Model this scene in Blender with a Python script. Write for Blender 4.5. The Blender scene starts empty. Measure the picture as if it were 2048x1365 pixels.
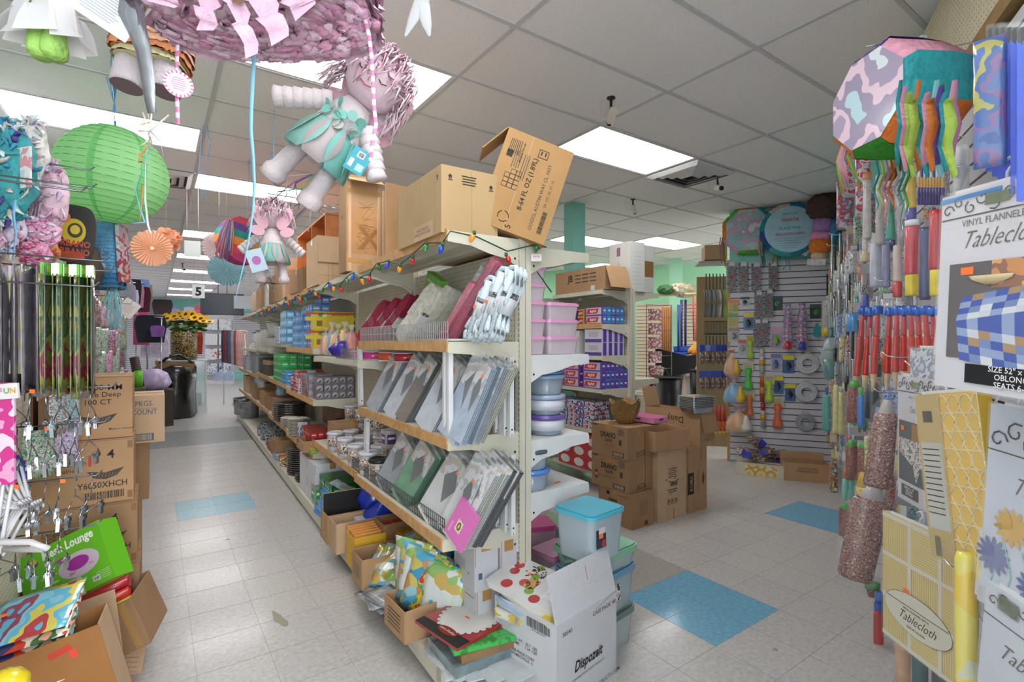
import bpy,math,random
from mathutils import Vector,Matrix
rnd = random.Random(7)
SC = bpy.context.scene
COL = SC.collection
V = Vector
R = math.radians
PI = math.pi
# ------------------------------------------------------------------ camera
F,YAW,CZ,HY = 1020.0,R(35),1.52,684.0
cs,sn = math.cos(YAW),math.sin(YAW)
cd = bpy.data.cameras.new('camera'); cam = bpy.data.objects.new('camera',cd); COL.objects.link(cam)
cam.location = (0,0,CZ); cam.rotation_euler = (R(90),0,-YAW)
cd.sensor_width = 36; cd.lens = 36*F/2048; cd.shift_y = (HY - 682.5)/2048; cd.clip_start = .02
SC.camera = cam
# ------------------------------------------------------------------ world and exposure
w = bpy.data.worlds.new('world'); SC.world = w; w.use_nodes = True
w.node_tree.nodes['Background'].inputs[0].default_value = (.93,.96,1,1)
w.node_tree.nodes['Background'].inputs[1].default_value = 1.6
SC.view_settings.view_transform = 'Standard'; SC.view_settings.look = 'None'
SC.view_settings.gamma = 1; SC.view_settings.use_curve_mapping = False
SC.view_settings.exposure = 1.05
SC.cycles.max_bounces = 7; SC.cycles.diffuse_bounces = 4; SC.cycles.transparent_max_bounces = 24
SC.cycles.caustics_reflective = False; SC.cycles.caustics_refractive = False
SC.cycles.sample_clamp_indirect = 4; SC.cycles.adaptive_threshold = 0.02
LIGHT_PANEL = 5.5          # emission of the troffer diffusers
DAY = 330                  # daylight through the shop front behind the photographer
def area(name,loc,rot,sx,sy,power,col):
 l = bpy.data.lights.new(name,'AREA'); l.shape = 'RECTANGLE'; l.size = sx; l.size_y = sy; l.energy = power; l.color = col
 o = bpy.data.objects.new(name,l); COL.objects.link(o); o.location = loc; o.rotation_euler = rot
 return o
area('shopfront_daylight',(.8,-3.6,1.7),(R(90),0,0),6,2.6,DAY,(.93,.97,1))
# ------------------------------------------------------------------ helpers
ORD = ['first','second','third','fourth','fifth','sixth','seventh','eighth','ninth','tenth','eleventh','twelfth','thirteenth','fourteenth','fifteenth','sixteenth','seventeenth','eighteenth','nineteenth','twentieth']
def C(lat,d,z=0):
 "point from sideways offset and depth along the view"
 return V((lat*cs +d*sn,-lat*sn +d*cs,z))
def P(px,py,d):
 return C((px - 1024)/F*d,d,CZ +(HY - py)/F*d)
def PZ(px,py,z):
 return P(px,py,(CZ - z)*F/(py - HY))
def lin(c):
 if isinstance(c,str):
  c = c.lstrip('#'); c = [int(c[i:i +2],16)/255 for i in (0,2,4)]
 return tuple((x/12.92 if x <= .04045 else ((x +.055)/1.055)** 2.4) for x in c[:3]) +(1,)
MC = {}
def M(col,rough=.55,metal=0,var=.0,vs=8,bump=0,bs=60,em=0,alpha=1,coat=0,trans=0,sub=0,spec=None):
 "procedural material with noise variation and bump"
 k = (col,rough,metal,var,vs,bump,bs,em,alpha,coat,trans,sub,spec)
 if k in MC: return MC[k]
 m = bpy.data.materials.new('m_' +str(col).strip('#')); m.use_nodes = True
 nt = m.node_tree; b = nt.nodes['Principled BSDF']; c = lin(col)
 b.inputs['Base Color'].default_value = c; b.inputs['Roughness'].default_value = rough; b.inputs['Metallic'].default_value = metal
 if spec is not None: b.inputs['Specular IOR Level'].default_value = spec
 if coat: b.inputs['Coat Weight'].default_value = coat; b.inputs['Coat Roughness'].default_value = .12
 if trans: b.inputs['Transmission Weight'].default_value = trans
 if alpha < 1: b.inputs['Alpha'].default_value = alpha
 if em: b.inputs['Emission Color'].default_value = c; b.inputs['Emission Strength'].default_value = em
 if var or bump:
  tc = nt.nodes.new('ShaderNodeTexCoord')
  if var:
   n = nt.nodes.new('ShaderNodeTexNoise'); n.inputs['Scale'].default_value = vs; n.inputs['Detail'].default_value = 4
   nt.links.new(tc.outputs['Object'],n.inputs['Vector'])
   r = nt.nodes.new('ShaderNodeValToRGB'); r.color_ramp.elements[0].position = .32; r.color_ramp.elements[1].position = .68
   r.color_ramp.elements[0].color = tuple(x*(1 - var) for x in c[:3]) +(1,)
   r.color_ramp.elements[1].color = tuple(min(1,x*(1 +var)) for x in c[:3]) +(1,)
   nt.links.new(n.outputs['Fac'],r.inputs[0]); nt.links.new(r.outputs[0],b.inputs['Base Color'])
  if bump:
   n = nt.nodes.new('ShaderNodeTexNoise'); n.inputs['Scale'].default_value = bs; n.inputs['Detail'].default_value = 3
   nt.links.new(tc.outputs['Object'],n.inputs['Vector'])
   u = nt.nodes.new('ShaderNodeBump'); u.inputs['Strength'].default_value = bump; u.inputs['Distance'].default_value = .01
   nt.links.new(n.outputs['Fac'],u.inputs['Height']); nt.links.new(u.outputs[0],b.inputs['Normal'])
 MC[k] = m
 return m
def PR(cols,scale=14,kind='vor',rough=.3,coat=.35,axis=(1,1,1),bump=0,metal=0,bs=30):
 "printed or patterned material: constant colour cells. kind vor | noise | wave | band"
 k = ('pr',tuple(cols),scale,kind,rough,coat,axis,bump,metal,bs)
 if k in MC: return MC[k]
 m = bpy.data.materials.new('print_' +kind); m.use_nodes = True; nt = m.node_tree; b = nt.nodes['Principled BSDF']
 b.inputs['Roughness'].default_value = rough; b.inputs['Coat Weight'].default_value = coat; b.inputs['Coat Roughness'].default_value = .12
 b.inputs['Metallic'].default_value = metal
 tc = nt.nodes.new('ShaderNodeTexCoord'); mp = nt.nodes.new('ShaderNodeMapping'); mp.inputs['Scale'].default_value = axis
 nt.links.new(tc.outputs['Object'],mp.inputs[0])
 r = nt.nodes.new('ShaderNodeValToRGB'); r.color_ramp.interpolation = 'CONSTANT'
 if kind == 'vor':
  n = nt.nodes.new('ShaderNodeTexVoronoi'); n.inputs['Scale'].default_value = scale
  s = nt.nodes.new('ShaderNodeSeparateColor'); nt.links.new(n.outputs['Color'],s.inputs[0]); out = s.outputs[0]
 elif kind == 'noise':
  n = nt.nodes.new('ShaderNodeTexNoise'); n.inputs['Scale'].default_value = scale; n.inputs['Detail'].default_value = 2.5
  a = nt.nodes.new('ShaderNodeMapRange'); a.inputs[1].default_value = .3; a.inputs[2].default_value = .7
  nt.links.new(n.outputs['Fac'],a.inputs[0]); out = a.outputs[0]
 elif kind == 'dot':
  n = nt.nodes.new('ShaderNodeTexVoronoi'); n.inputs['Scale'].default_value = scale; n.inputs['Randomness'].default_value = .55; out = n.outputs['Distance']
 else:
  n = nt.nodes.new('ShaderNodeTexWave'); n.inputs['Scale'].default_value = scale; n.inputs['Distortion'].default_value = 3 if kind == 'wave' else 0
  n.inputs['Detail'].default_value = 1; n.bands_direction = 'DIAGONAL' if kind == 'wave' else {(1,0,0): 'X',(0,1,0): 'Y',(0,0,1): 'Z'}.get(axis,'Z')
  if kind == 'band': mp.inputs['Scale'].default_value = (1,1,1)
  out = n.outputs['Fac']
 nt.links.new(mp.outputs[0],n.inputs['Vector']); nt.links.new(out,r.inputs[0])
 e = r.color_ramp.elements; N = len(cols)
 while len(e) < N: e.new(.5)
 for i,c in enumerate(cols):
  e[i].position = i/N; e[i].color = lin(c)
 nt.links.new(r.outputs[0],b.inputs['Base Color'])
 if bump:
  q = nt.nodes.new('ShaderNodeTexNoise'); q.inputs['Scale'].default_value = bs; nt.links.new(tc.outputs['Object'],q.inputs['Vector'])
  u = nt.nodes.new('ShaderNodeBump'); u.inputs['Strength'].default_value = bump; u.inputs['Distance'].default_value = .012
  nt.links.new(q.outputs['Fac'],u.inputs['Height']); nt.links.new(u.outputs[0],b.inputs['Normal'])
 MC[k] = m
 return m
def GRID(base,line,sx,sy,sz,w,rough=.5,shape='line',coat=0,var=.05,bump=0):
 "regular pattern: shape line (seams) or dot (perforation); spacing per object axis, 0 = off"
 k = ('grid',base,line,sx,sy,sz,w,rough,shape,coat)
 if k in MC: return MC[k]
 m = bpy.data.materials.new('grid'); m.use_nodes = True; nt = m.node_tree; b = nt.nodes['Principled BSDF']
 b.inputs['Roughness'].default_value = rough; b.inputs['Coat Weight'].default_value = coat
 tc = nt.nodes.new('ShaderNodeTexCoord'); sp = nt.nodes.new('ShaderNodeSeparateXYZ'); nt.links.new(tc.outputs['Object'],sp.inputs[0])
 def mth(op,a,bb=None,c=None):
  q = nt.nodes.new('ShaderNodeMath'); q.operation = op
  for i,x in enumerate((a,bb,c)):
   if x is None: continue
   if isinstance(x,(int,float)): q.inputs[i].default_value = x
   else: nt.links.new(x,q.inputs[i])
  return q.outputs[0]
 ds = []
 for i,s in enumerate((sx,sy,sz)):
  if not s: continue
  t = mth('ABSOLUTE',mth('SUBTRACT',mth('FRACT',mth('ADD',mth('DIVIDE',sp.outputs[i],s),100)),.5))
  t = mth('MULTIPLY',mth('SUBTRACT',.5,t),s)      # distance to nearest line
  ds.append(t)
 if shape == 'dot':
  q = None
  for t in ds:
   p = mth('POWER',t,2); q = p if q is None else mth('ADD',q,p)
  d = mth('SQRT',q)
 else:
  d = ds[0]
  for t in ds[1:]: d = mth('MINIMUM',d,t)
 fac = mth('LESS_THAN',d,w)
 n = nt.nodes.new('ShaderNodeTexNoise'); n.inputs['Scale'].default_value = 30; n.inputs['Detail'].default_value = 5
 nt.links.new(tc.outputs['Object'],n.inputs['Vector'])
 r = nt.nodes.new('ShaderNodeValToRGB'); c = lin(base); r.color_ramp.elements[0].position = .35; r.color_ramp.elements[1].position = .65
 r.color_ramp.elements[0].color = tuple(x*(1 - var) for x in c[:3]) +(1,); r.color_ramp.elements[1].color = tuple(min(1,x*(1 +var)) for x in c[:3]) +(1,)
 nt.links.new(n.outputs['Fac'],r.inputs[0])
 mx = nt.nodes.new('ShaderNodeMix'); mx.data_type = 'RGBA'
 nt.links.new(fac,mx.inputs[0]); nt.links.new(r.outputs[0],mx.inputs[6]); mx.inputs[7].default_value = lin(line)
 nt.links.new(mx.outputs[2],b.inputs['Base Color'])
 MC[k] = m
 return m
TXT = {}
def text_mesh(s,bold=0,shear=0):
 k = (s,bold,shear)
 if k not in TXT:
  cu = bpy.data.curves.new('t','FONT'); cu.body = s; cu.size = 1; cu.resolution_u = 2; cu.offset = bold; cu.shear = shear; cu.align_x = 'CENTER'; cu.space_line = .95
  o = bpy.data.objects.new('t',cu); m = o.to_mesh()
  vs = [v.co.copy() for v in m.vertices]; fs = [tuple(p.vertices) for p in m.polygons]
  o.to_mesh_clear(); bpy.data.objects.remove(o); bpy.data.curves.remove(cu)
  TXT[k] = (vs,fs)
 return TXT[k]
I4 = Matrix.Identity(4)
def T(x,y,z): return Matrix.Translation((x,y,z))
def RZ(a): return Matrix.Rotation(R(a),4,'Z')
def RX(a): return Matrix.Rotation(R(a),4,'X')
def RY(a): return Matrix.Rotation(R(a),4,'Y')
class B:
 "mesh collector"
 def __init__(s,mat=None): s.v = []; s.f = []; s.mi = []; s.mats = []; s.sm = []; s.cur = mat; s.X = I4
 def add(s,vs,fs,mat=None,X=None,smooth=False):
  mat = mat or s.cur
  if mat not in s.mats: s.mats.append(mat)
  k = s.mats.index(mat); n = len(s.v); X = s.X @ X if X is not None else s.X
  s.v += [X @ V(v) for v in vs]
  for f in fs: s.f.append(tuple(i +n for i in f)); s.mi.append(k); s.sm.append(smooth)
  return s
 def box(s,x0,y0,z0,x1,y1,z1,mat=None,X=None,t=1.0):
  "t = taper of the bottom face"
  cx,cy = (x0 +x1)/2,(y0 +y1)/2
  vs = [(cx +(x - cx)*(t if z == z0 else 1),cy +(y - cy)*(t if z == z0 else 1),z) for z in (z0,z1) for x,y in ((x0,y0),(x1,y0),(x1,y1),(x0,y1))]
  return s.add(vs,[(3,2,1,0),(4,5,6,7),(0,1,5,4),(1,2,6,5),(2,3,7,6),(3,0,4,7)],mat,X)
 def cb(s,w,d,h,mat=None,X=None): return s.box(-w/2,-d/2,0,w/2,d/2,h,mat,X)
 def quad(s,a,b,c,d,mat=None,X=None): return s.add([a,b,c,d],[(0,1,2,3)],mat,X)
 def prism(s,poly,z0,z1,mat=None,X=None,smooth=False,taper=1):
  n = len(poly); cx = sum(p[0] for p in poly)/n; cy = sum(p[1] for p in poly)/n
  vs = [(cx +(x - cx)*taper,cy +(y - cy)*taper,z0) for x,y in poly] +[(x,y,z1) for x,y in poly]
  s.add(vs,[tuple(range(n - 1,-1,-1)),tuple(range(n,2*n))],mat,X)
  return s.add(vs,[(i,(i +1) % n,n +(i +1) % n,n +i) for i in range(n)],mat,X,smooth)
 def tube(s,pts,r,mat=None,n=6,X=None,flat=1.0):
  pts = [V(p) for p in pts]; rs = r if isinstance(r,(list,tuple)) else [r]*len(pts); vs = []; fs = []
  up = V((0,0,1))
  for i,p in enumerate(pts):
   t = (pts[min(i +1,len(pts) - 1)] - pts[max(i - 1,0)]).normalized()
   if abs(t.z) > .95: up = V((0,1,0)) if i == 0 else up
   a = t.cross(up)
   if a.length < 1e-4: a = t.cross(V((1,0,0)))
   a.normalize(); b = a.cross(t).normalized()
   for j in range(n):
    q = 2*PI*j/n; vs.append(p +a*(math.cos(q)*rs[i]) +b*(math.sin(q)*rs[i]*flat))
  for i in range(len(pts) - 1):
   for j in range(n): fs.append((i*n +j,i*n +(j +1) % n,(i +1)*n +(j +1) % n,(i +1)*n +j))
  fs += [tuple(range(n - 1,-1,-1)),tuple((len(pts) - 1)*n +j for j in range(n))]
  return s.add(vs,fs,mat,X,True)
 def lathe(s,prof,mat=None,n=20,X=None,sx=1,sy=1,wob=None,smooth=True):
  vs = []; fs = []
  for i,(r,z) in enumerate(prof):
   for j in range(n):
    q = 2*PI*j/n; k = 1 +(wob(q,i) if wob else 0)
    vs.append((r*k*math.cos(q)*sx,r*k*math.sin(q)*sy,z))
  for i in range(len(prof) - 1):
   for j in range(n): fs.append((i*n +j,i*n +(j +1) % n,(i +1)*n +(j +1) % n,(i +1)*n +j))
  if prof[0][0] > 1e-4: fs.append(tuple(range(n - 1,-1,-1)))
  if prof[-1][0] > 1e-4: fs.append(tuple((len(prof) - 1)*n +j for j in range(n)))
  return s.add(vs,fs,mat,X,smooth)
 def text(s,st,size,mat,X,bold=0.0,shear=0.0,wx=1.0):
  "lettering in the XZ plane facing -Y, centred at the origin of X"
  vs,fs = text_mesh(st,bold,shear)
  return s.add([(v.x*size*wx,0,v.y*size) for v in vs],fs,mat,X)
 def rect(s,w,h,mat,X):
  "flat patch in XZ plane, centred, facing -Y"
  return s.add([(-w/2,0,-h/2),(w/2,0,-h/2),(w/2,0,h/2),(-w/2,0,h/2)],[(0,1,2,3)],mat,X)
 def disc(s,rx,rz,mat,X,n=24):
  return s.add([(rx*math.cos(2*PI*i/n),0,rz*math.sin(2*PI*i/n)) for i in range(n)],[tuple(range(n))],mat,X)
 def mesh(s,name):
  m = bpy.data.meshes.new(name); m.from_pydata([tuple(v) for v in s.v],[],s.f)
  for k in s.mats: m.materials.append(k)
  m.polygons.foreach_set('material_index',s.mi); m.polygons.foreach_set('use_smooth',s.sm); m.update()
  return m
 def build(s,name,parent=None,bevel=0,sub=0):
  o = bpy.data.objects.new(name,s.mesh(name)); COL.objects.link(o)
  if parent is not None: o.parent = parent
  if bevel:
   b = o.modifiers.new('b','BEVEL'); b.width = bevel; b.segments = 2; b.limit_method = 'ANGLE'; b.angle_limit = R(40)
  if sub:
   b = o.modifiers.new('s','SUBSURF'); b.levels = sub; b.render_levels = sub
  return o
def tag(o,label,cat,group=None,kind=None):
 if not 4 <= len(label.split()) <= 16: print('LABEL',len(label.split()),label)
 o['label'] = label; o['category'] = cat
 if group: o['group'] = group
 if kind: o['kind'] = kind
 return o
def struct(o): o['kind'] = 'structure'; return o
def thing(name,label,cat,loc=(0,0,0),rz=0,group=None,rx=0,ry=0):
 o = bpy.data.objects.new(name,None); COL.objects.link(o); o.location = loc; o.rotation_euler = (R(rx),R(ry),R(rz)); o.empty_display_size = .05
 return tag(o,label,cat,group)
def put(o,loc,rz=0,rx=0,ry=0):
 o.location = loc; o.rotation_euler = (R(rx),R(ry),R(rz)); return o
def dup(root,loc,rz=None,label=None,group=None,rx=None,ry=None,scale=None):
 r = root.copy(); COL.objects.link(r); r.location = loc
 e = list(root.rotation_euler)
 if rx is not None: e[0] = R(rx)
 if ry is not None: e[1] = R(ry)
 if rz is not None: e[2] = R(rz)
 r.rotation_euler = e
 if scale: r.scale = scale if isinstance(scale,tuple) else (scale,)*3
 if label: r['label'] = label
 if group: r['group'] = group
 for ch in list(root.children):
  c = ch.copy(); COL.objects.link(c); c.parent = r
  for g in list(ch.children):
   d = g.copy(); COL.objects.link(d); d.parent = c
 return r
class Fr:
 "local frame: a along, b to the right of it (seen from above), z up; head = heading in degrees from the aisle axis, clockwise"
 def __init__(s,o,head): s.o = V((o[0],o[1],0)); s.h = head; h = R(head); s.a = V((math.sin(h),math.cos(h),0)); s.b = V((math.cos(h),-math.sin(h),0)); s.rz = -head
 def __call__(s,a,b,z=0): return s.o +s.a*a +s.b*b +V((0,0,z))
 def hit(s,px,py,b):
  "where the sight line through a pixel meets the plane b = const"
  u = (px - 1024)/F; dr = C(u,1); t = (s(0,b) - V((0,0,0))).dot(s.b)/dr.dot(s.b)
  return P(px,py,t)
 def hita(s,px,py,a):
  u = (px - 1024)/F; dr = C(u,1); t = s(a,0).dot(s.a)/dr.dot(s.a)
  return P(px,py,t)
 def loc(s,p): q = V(p) - s.o; return q.dot(s.a),q.dot(s.b),p[2]
G1 = Fr(C(.066,2.45),2)            # middle gondola,along the aisle
G2 = Fr(C(1.24,5.3),2)             # second gondola
WR = Fr(C(2.11,2.535),62.3)        # angled right wall (runs away to the right),room side is b<0
WP_ = Fr(C(2.78,6.51),35 +112)    # slatwall end panel: runs to the right and towards us; room side is b>0 (see below)
WF = Fr(C(.3*11,11),35 +112)    # far green wall
WHITE = M('#d9d9dc',.5,var=.05); CREAM = M('#cfcbbb',.45,var=.05,vs=5); CREAM2 = M('#bdbaae',.5,var=.08,vs=6)
STEEL = M('#b9bbc0',.25,.9); DARKSTEEL = M('#6d6f73',.35,.8); CHROME = M('#d5d7dc',.12,1)
WOOD = M('#c79a66',.6,var=.16,vs=20); CARD = M('#b08a66',.8,var=.07,vs=6,bump=.08,bs=200); CARD2 = M('#9e7a58',.8,var=.08,vs=6,bump=.08,bs=200)
CARDL = M('#c4a484',.8,var=.06,vs=6,bump=.08,bs=200); CARDIN = M('#9c7348',.85,var=.08); CARDD = M('#8d6337',.85,var=.08)
INK = M('#23211f',.7); INK2 = M('#4a4038',.7); BLUEINK = M('#4a6472',.7); TAPE = M('#b58a52',.25,coat=.5)
TEAL = M('#8ed3c6',.6,var=.03,vs=2); GREEN_W = M('#a5dcb2',.6,var=.03,vs=2)
ORANGE = M('#ff7a33',.6); BLACK = M('#161616',.5); FILM = M('#ffffff',.08,alpha=.06,spec=.8); FILM2 = M('#e8eef5',.1,alpha=.24,spec=.8)
PEG = GRID('#d6d0c0','#5f5a50',0,.0254,.0254,.0035,shape='dot'); PEGX = GRID('#d8cdae','#6b6250',.0254,0,.0254,.0035,shape='dot')
# ------------------------------------------------------------------ structure
FT = .3048
def floor():
 base = M('#bfbbb9',.32,var=.13,vs=45,coat=.25); b2 = M('#bdb9b7',.32,var=.14,vs=40,coat=.25); b3 = M('#c2beba',.32,var=.12,vs=50,coat=.25)
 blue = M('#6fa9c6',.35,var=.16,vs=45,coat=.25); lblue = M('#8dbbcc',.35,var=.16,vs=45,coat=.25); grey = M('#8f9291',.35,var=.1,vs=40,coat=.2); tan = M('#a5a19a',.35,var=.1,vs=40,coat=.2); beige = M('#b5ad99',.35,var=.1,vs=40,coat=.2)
 b = B(); ox,oy = 2.29,1.50
 mats = {}
 for (x,y) in [(0,0),(1,0),(0,1),(1,1)]: mats[(x,y)] = blue
 for k in (0,1):
  for kk in (2,3): mats[(k,kk)] = tan
 g = 0
 r2 = random.Random(3)
 a0 = PZ(363,1037,0); li,lj = round((a0.x - ox)/FT),round((a0.y - oy)/FT)
 for x in (0,1):
  for y in (0,1): mats[(li +x,lj +y)] = lblue
 q = PZ(1690,1050,0); qi,qj = math.floor((q.x - ox)/FT),math.floor((q.y - oy)/FT)
 for x in (0,1):
  for y in (0,1): mats[(qi +x,qj +y)] = blue
  mats[(qi +x,qj - 1)] = beige; mats[(qi +x,qj - 2)] = beige
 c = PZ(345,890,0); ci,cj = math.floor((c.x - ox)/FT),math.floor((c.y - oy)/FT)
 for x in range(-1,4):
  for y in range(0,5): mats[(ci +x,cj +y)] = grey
 c = PZ(1120,1035,0); mats[(math.floor((c.x - ox)/FT),math.floor((c.y - oy)/FT))] = tan
 for i in range(-32,46):
  for j in range(-14,76):
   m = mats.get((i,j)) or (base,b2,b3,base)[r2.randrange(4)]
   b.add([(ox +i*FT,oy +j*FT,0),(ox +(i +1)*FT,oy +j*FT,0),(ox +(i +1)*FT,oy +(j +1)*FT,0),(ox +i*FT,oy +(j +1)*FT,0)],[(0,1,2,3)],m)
 o = struct(b.build('floor'))
 s = B(M('#95918f',.6)); e = .0009
 for i in range(-32,47): s.box(ox +i*FT - e,oy - 14*FT,0,ox +i*FT +e,oy +76*FT,.0006)
 for j in range(-14,77): s.box(ox - 32*FT,oy +j*FT - e,0,ox +46*FT,oy +j*FT +e,.0006)
 for (x,y,l,wd,a,c) in [(600,1000,.16,.006,0,'#a18d74'),(300,966,.3,.008,5,'#a89277'),(455,1080,.04,.02,0,'#6f6354'),(560,1240,.05,.22,8,'#9c9481'),(1265,1105,.05,.01,30,'#7d7a76'),(1550,1300,.03,.03,0,'#9a988f')]:
  p = PZ(x,y,0); n = 14
  s.add([(math.cos(2*PI*k/n)*l/2*(.7 +.5*rnd.random()),math.sin(2*PI*k/n)*wd/2*(.7 +.5*rnd.random()),.0008) for k in range(n)],[tuple(range(n))],M(c,.5),T(p.x,p.y,0) @ RZ(a))
 struct(s.build('floor_seam'))
floor()
HC = 3.18; CX0,CY0,CSX,CSY = 1.55,2.18,1.23,.615
def cellx(i): return CX0 +CSX*i
def celly(j): return CY0 +CSY*j
LIGHTS = [(-1,1),(1,1),(-2,4),(-3,4),(-1,6),(3,6),(4,5),(-1,11),(-1,15),(-1,19),(-1,23),(-1,27),(-1,31),
   (1,9),(1,14),(1,19),(3,11),(3,16),(-4,12),(-4,18),(-1,-5),(2,-5),(-3,-4),(5,9),(5,1),(1,24),(-4,24),(1,-4),(-1,-2)]  # extra panels out of sight, added to brighten the store and right wall
VENTS = [(4.01,2.80),(-.295,5.87)]
def ceiling():
 tile = M('#e6e3e4',.9,var=.03,vs=3,bump=.25,bs=160)
 nt = tile.node_tree; bs = nt.nodes['Principled BSDF']; tc = [n for n in nt.nodes if n.type == 'TEX_COORD'][0]
 v = nt.nodes.new('ShaderNodeTexNoise'); v.inputs['Scale'].default_value = 210; v.inputs['Detail'].default_value = 2
 nt.links.new(tc.outputs['Object'],v.inputs['Vector'])
 r = nt.nodes.new('ShaderNodeValToRGB'); r.color_ramp.elements[0].position = .29; r.color_ramp.elements[0].color = lin('#a5a2a4'); r.color_ramp.elements[1].position = .37; r.color_ramp.elements[1].color = lin('#ece9ea')
 nt.links.new(v.outputs['Fac'],r.inputs[0]); nt.links.new(r.outputs[0],bs.inputs['Base Color'])
 b = B(tile); hol = set(LIGHTS)
 for i in range(-8,10):
  for j in range(-10,36):
   if (i,j) in hol: continue
   x0,x1,y0,y1 = cellx(i),cellx(i +1),celly(j),celly(j +1)
   b.box(x0,y0,HC,x1,y1,HC +.02)
 struct(b.build('ceiling'))
 g = B(M('#c4c3c6',.5)); e = .0125
 for i in range(-8,11): g.box(cellx(i) - e,celly(-10),HC - .006,cellx(i) +e,celly(36),HC +.004)
 for j in range(-10,37): g.box(cellx(-8),celly(j) - e,HC - .0065,cellx(10),celly(j) +e,HC +.0035)
 struct(g.build('trim_1'))
 LP = M('#ffffff',.5,em=LIGHT_PANEL); fr = M('#d8d8d8',.5)
 names = {(-1,1): 'recessed ceiling light panel above the hanging fairy pinata',(1,1): 'recessed ceiling light panel beside the square air vent',(-2,4): 'recessed ceiling light panel behind the green paper lantern',(-3,4): 'recessed ceiling light panel cut by the picture edge, over the left pinatas',
    (-1,6): 'recessed ceiling light panel behind the long blue ribbon',(3,6): 'recessed ceiling light panel beside the teal pillar',(4,5): 'recessed ceiling light panel beyond the upright white carton',(-1,11): 'recessed ceiling light panel above the orange paper rosettes',(-1,15): 'ceiling light panel, second nearest behind the orange rosettes',
    (-1,19): 'ceiling light panel, third nearest behind the orange rosettes',(-1,23): 'ceiling light panel, next behind the third, left aisle',(-1,27): 'ceiling light panel just in front of the number five sign',(-1,31): 'ceiling light panel at the far back wall over the television'}
 for k in LIGHTS:
  x0,x1,y0,y1 = cellx(k[0]) +.02,cellx(k[0] +1) - .02,celly(k[1]) +.02,celly(k[1] +1) - .02
  t = thing('ceiling_light',names.get(k,f'added fill ceiling light panel deeper in the store behind the shelving, {ORD[LIGHTS.index(k) % 20]} of them' if LIGHTS.index(k) > 12 and k[1] > 0 else f'added fill ceiling light panel above the shop front, {ORD[LIGHTS.index(k) % 20]} of them'),'ceiling light',((x0 +x1)/2,(y0 +y1)/2,HC),group='fluorescent ceiling panels')
  w_,d_ = (x1 - x0)/2,(y1 - y0)/2
  f = B(fr)
  for a in (-1,1):
   f.box(a*w_ - .012,-d_ - .012,-.003,a*w_ +.012,d_ +.012,.04); f.box(-w_,a*d_ - .012,-.0028,w_,a*d_ +.012,.04)
  f.build('frame',t)
  B(LP).box(-w_ +.012,-d_ +.012,.004,w_ - .012,d_ - .012,.012).build('diffuser',t)
 for i,(x,y) in enumerate(VENTS):
  t = thing('air_vent',['square slatted ceiling air vent beside the lit panel','ceiling air vent behind the green paper lantern'][i],'air vent',(x +.305,y +.305,HC - .008))
  f = B(M('#d2d2d2',.5))
  B(M('#3d3d3f',.7)).box(-.28,-.28,-.002,.28,.28,.004).build('duct',t)
  for q in range(4):
   s0 = .3 - q*.065; s1 = s0 - .045; z0 = -.004 - q*.004; z1 = z0 - .028
   for rr in range(4):
    X = RZ(90*rr); f.add([(-s0,-s0,z0),(s0,-s0,z0),(s1,-s1,z1),(-s1,-s1,z1),(-s0,-s0,z0 - .003),(s0,-s0,z0 - .003),(s1,-s1,z1 - .003),(-s1,-s1,z1 - .003)],[(0,1,2,3),(7,6,5,4),(0,4,5,1),(3,2,6,7)],None,X)
  f.build('vane',t)
ceiling()
def sided(name,pts,z0,z1,mat,th=.1):
 b = B(mat); (x0,y0),(x1,y1) = pts; L = math.hypot(x1 - x0,y1 - y0); a = math.degrees(math.atan2(y1 - y0,x1 - x0))
 b.box(0,0,z0,L,th,z1,None); o = b.build(name); o.location = (x0,y0,0); o.rotation_euler = (0,0,R(a)); return struct(o)
XL = -.95      # face of left wall
sided('wall_left',((XL,-2.6),(XL,23.6)),0,HC,M('#cfd4d2',.6,var=.03),.1)
YB = 23.6
sided('wall_back',((XL,YB),(14,YB)),0,HC,TEAL)
a,c = WR(-3.2,.0),WR(3.95,.0)
sided('wall_right',((c.x,c.y),(a.x,a.y)),0,HC,TEAL)
e0,e1 = C(2.78,6.51),WR(3.95,0)
sided('wall_end',((e1.x,e1.y),(e0.x,e0.y)),0,HC,TEAL,-.12)
f0,f1 = WF(-5,0),WF(5,0)
sided('wall_far',((f1.x,f1.y),(f0.x,f0.y)),0,HC,GREEN_W,-.12)
def slatwall(name,fr,a0,a1,z0,z1,side,off=0,step=.0762,base='#cfcdd4',dark='#4f3c3c',th=.02):
 "boards with grooves between; side +1/-1 = room side in b"
 bo,gr = M(base,.4,var=.03),M(dark,.7); b = B(bo)
 k = 0; z = z0
 while z < z1 - .01:
  zt = min(z +step - .011,z1); b.box(a0,off,z,a1,off +side*th,zt); z += step
 b.box(a0,off,z0,a1,off +side*(th - .011),z1,gr)
 o = b.build(name); o.matrix_world = T(*fr.o) @ Matrix(((fr.a.x,fr.b.x,0,0),(fr.a.y,fr.b.y,0,0),(0,0,1,0),(0,0,0,1)))
 return struct(o)
slatwall('wall_end_slat',WP_,.0,1.24,.02,2.52,1,.001)
slatwall('wall_right_slat',WR,-2.6,3.9,.02,2.58,-1,.0)
slatwall('wall_far_slat',WF,-.6,4,.02,2.35,1,.001,base='#d8c3ae')
slatwall('wall_back_slat',Fr((XL +.1,YB),90),0,7,.3,2.75,1,.001)
slatwall('wall_left_slat',Fr((XL,9),0),0,14,.2,2.6,1,.0)
b = B(PEGX).box(-2.6,0,2.66,1.05,-.025,3.13)
b.box(-2.6,0,2.6,1.1,-.05,2.66,M('#8f6f3e',.6,var=.15,vs=30)); b.box(-2.6,0,2.66,-2.5,-.03,3.13)
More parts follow.
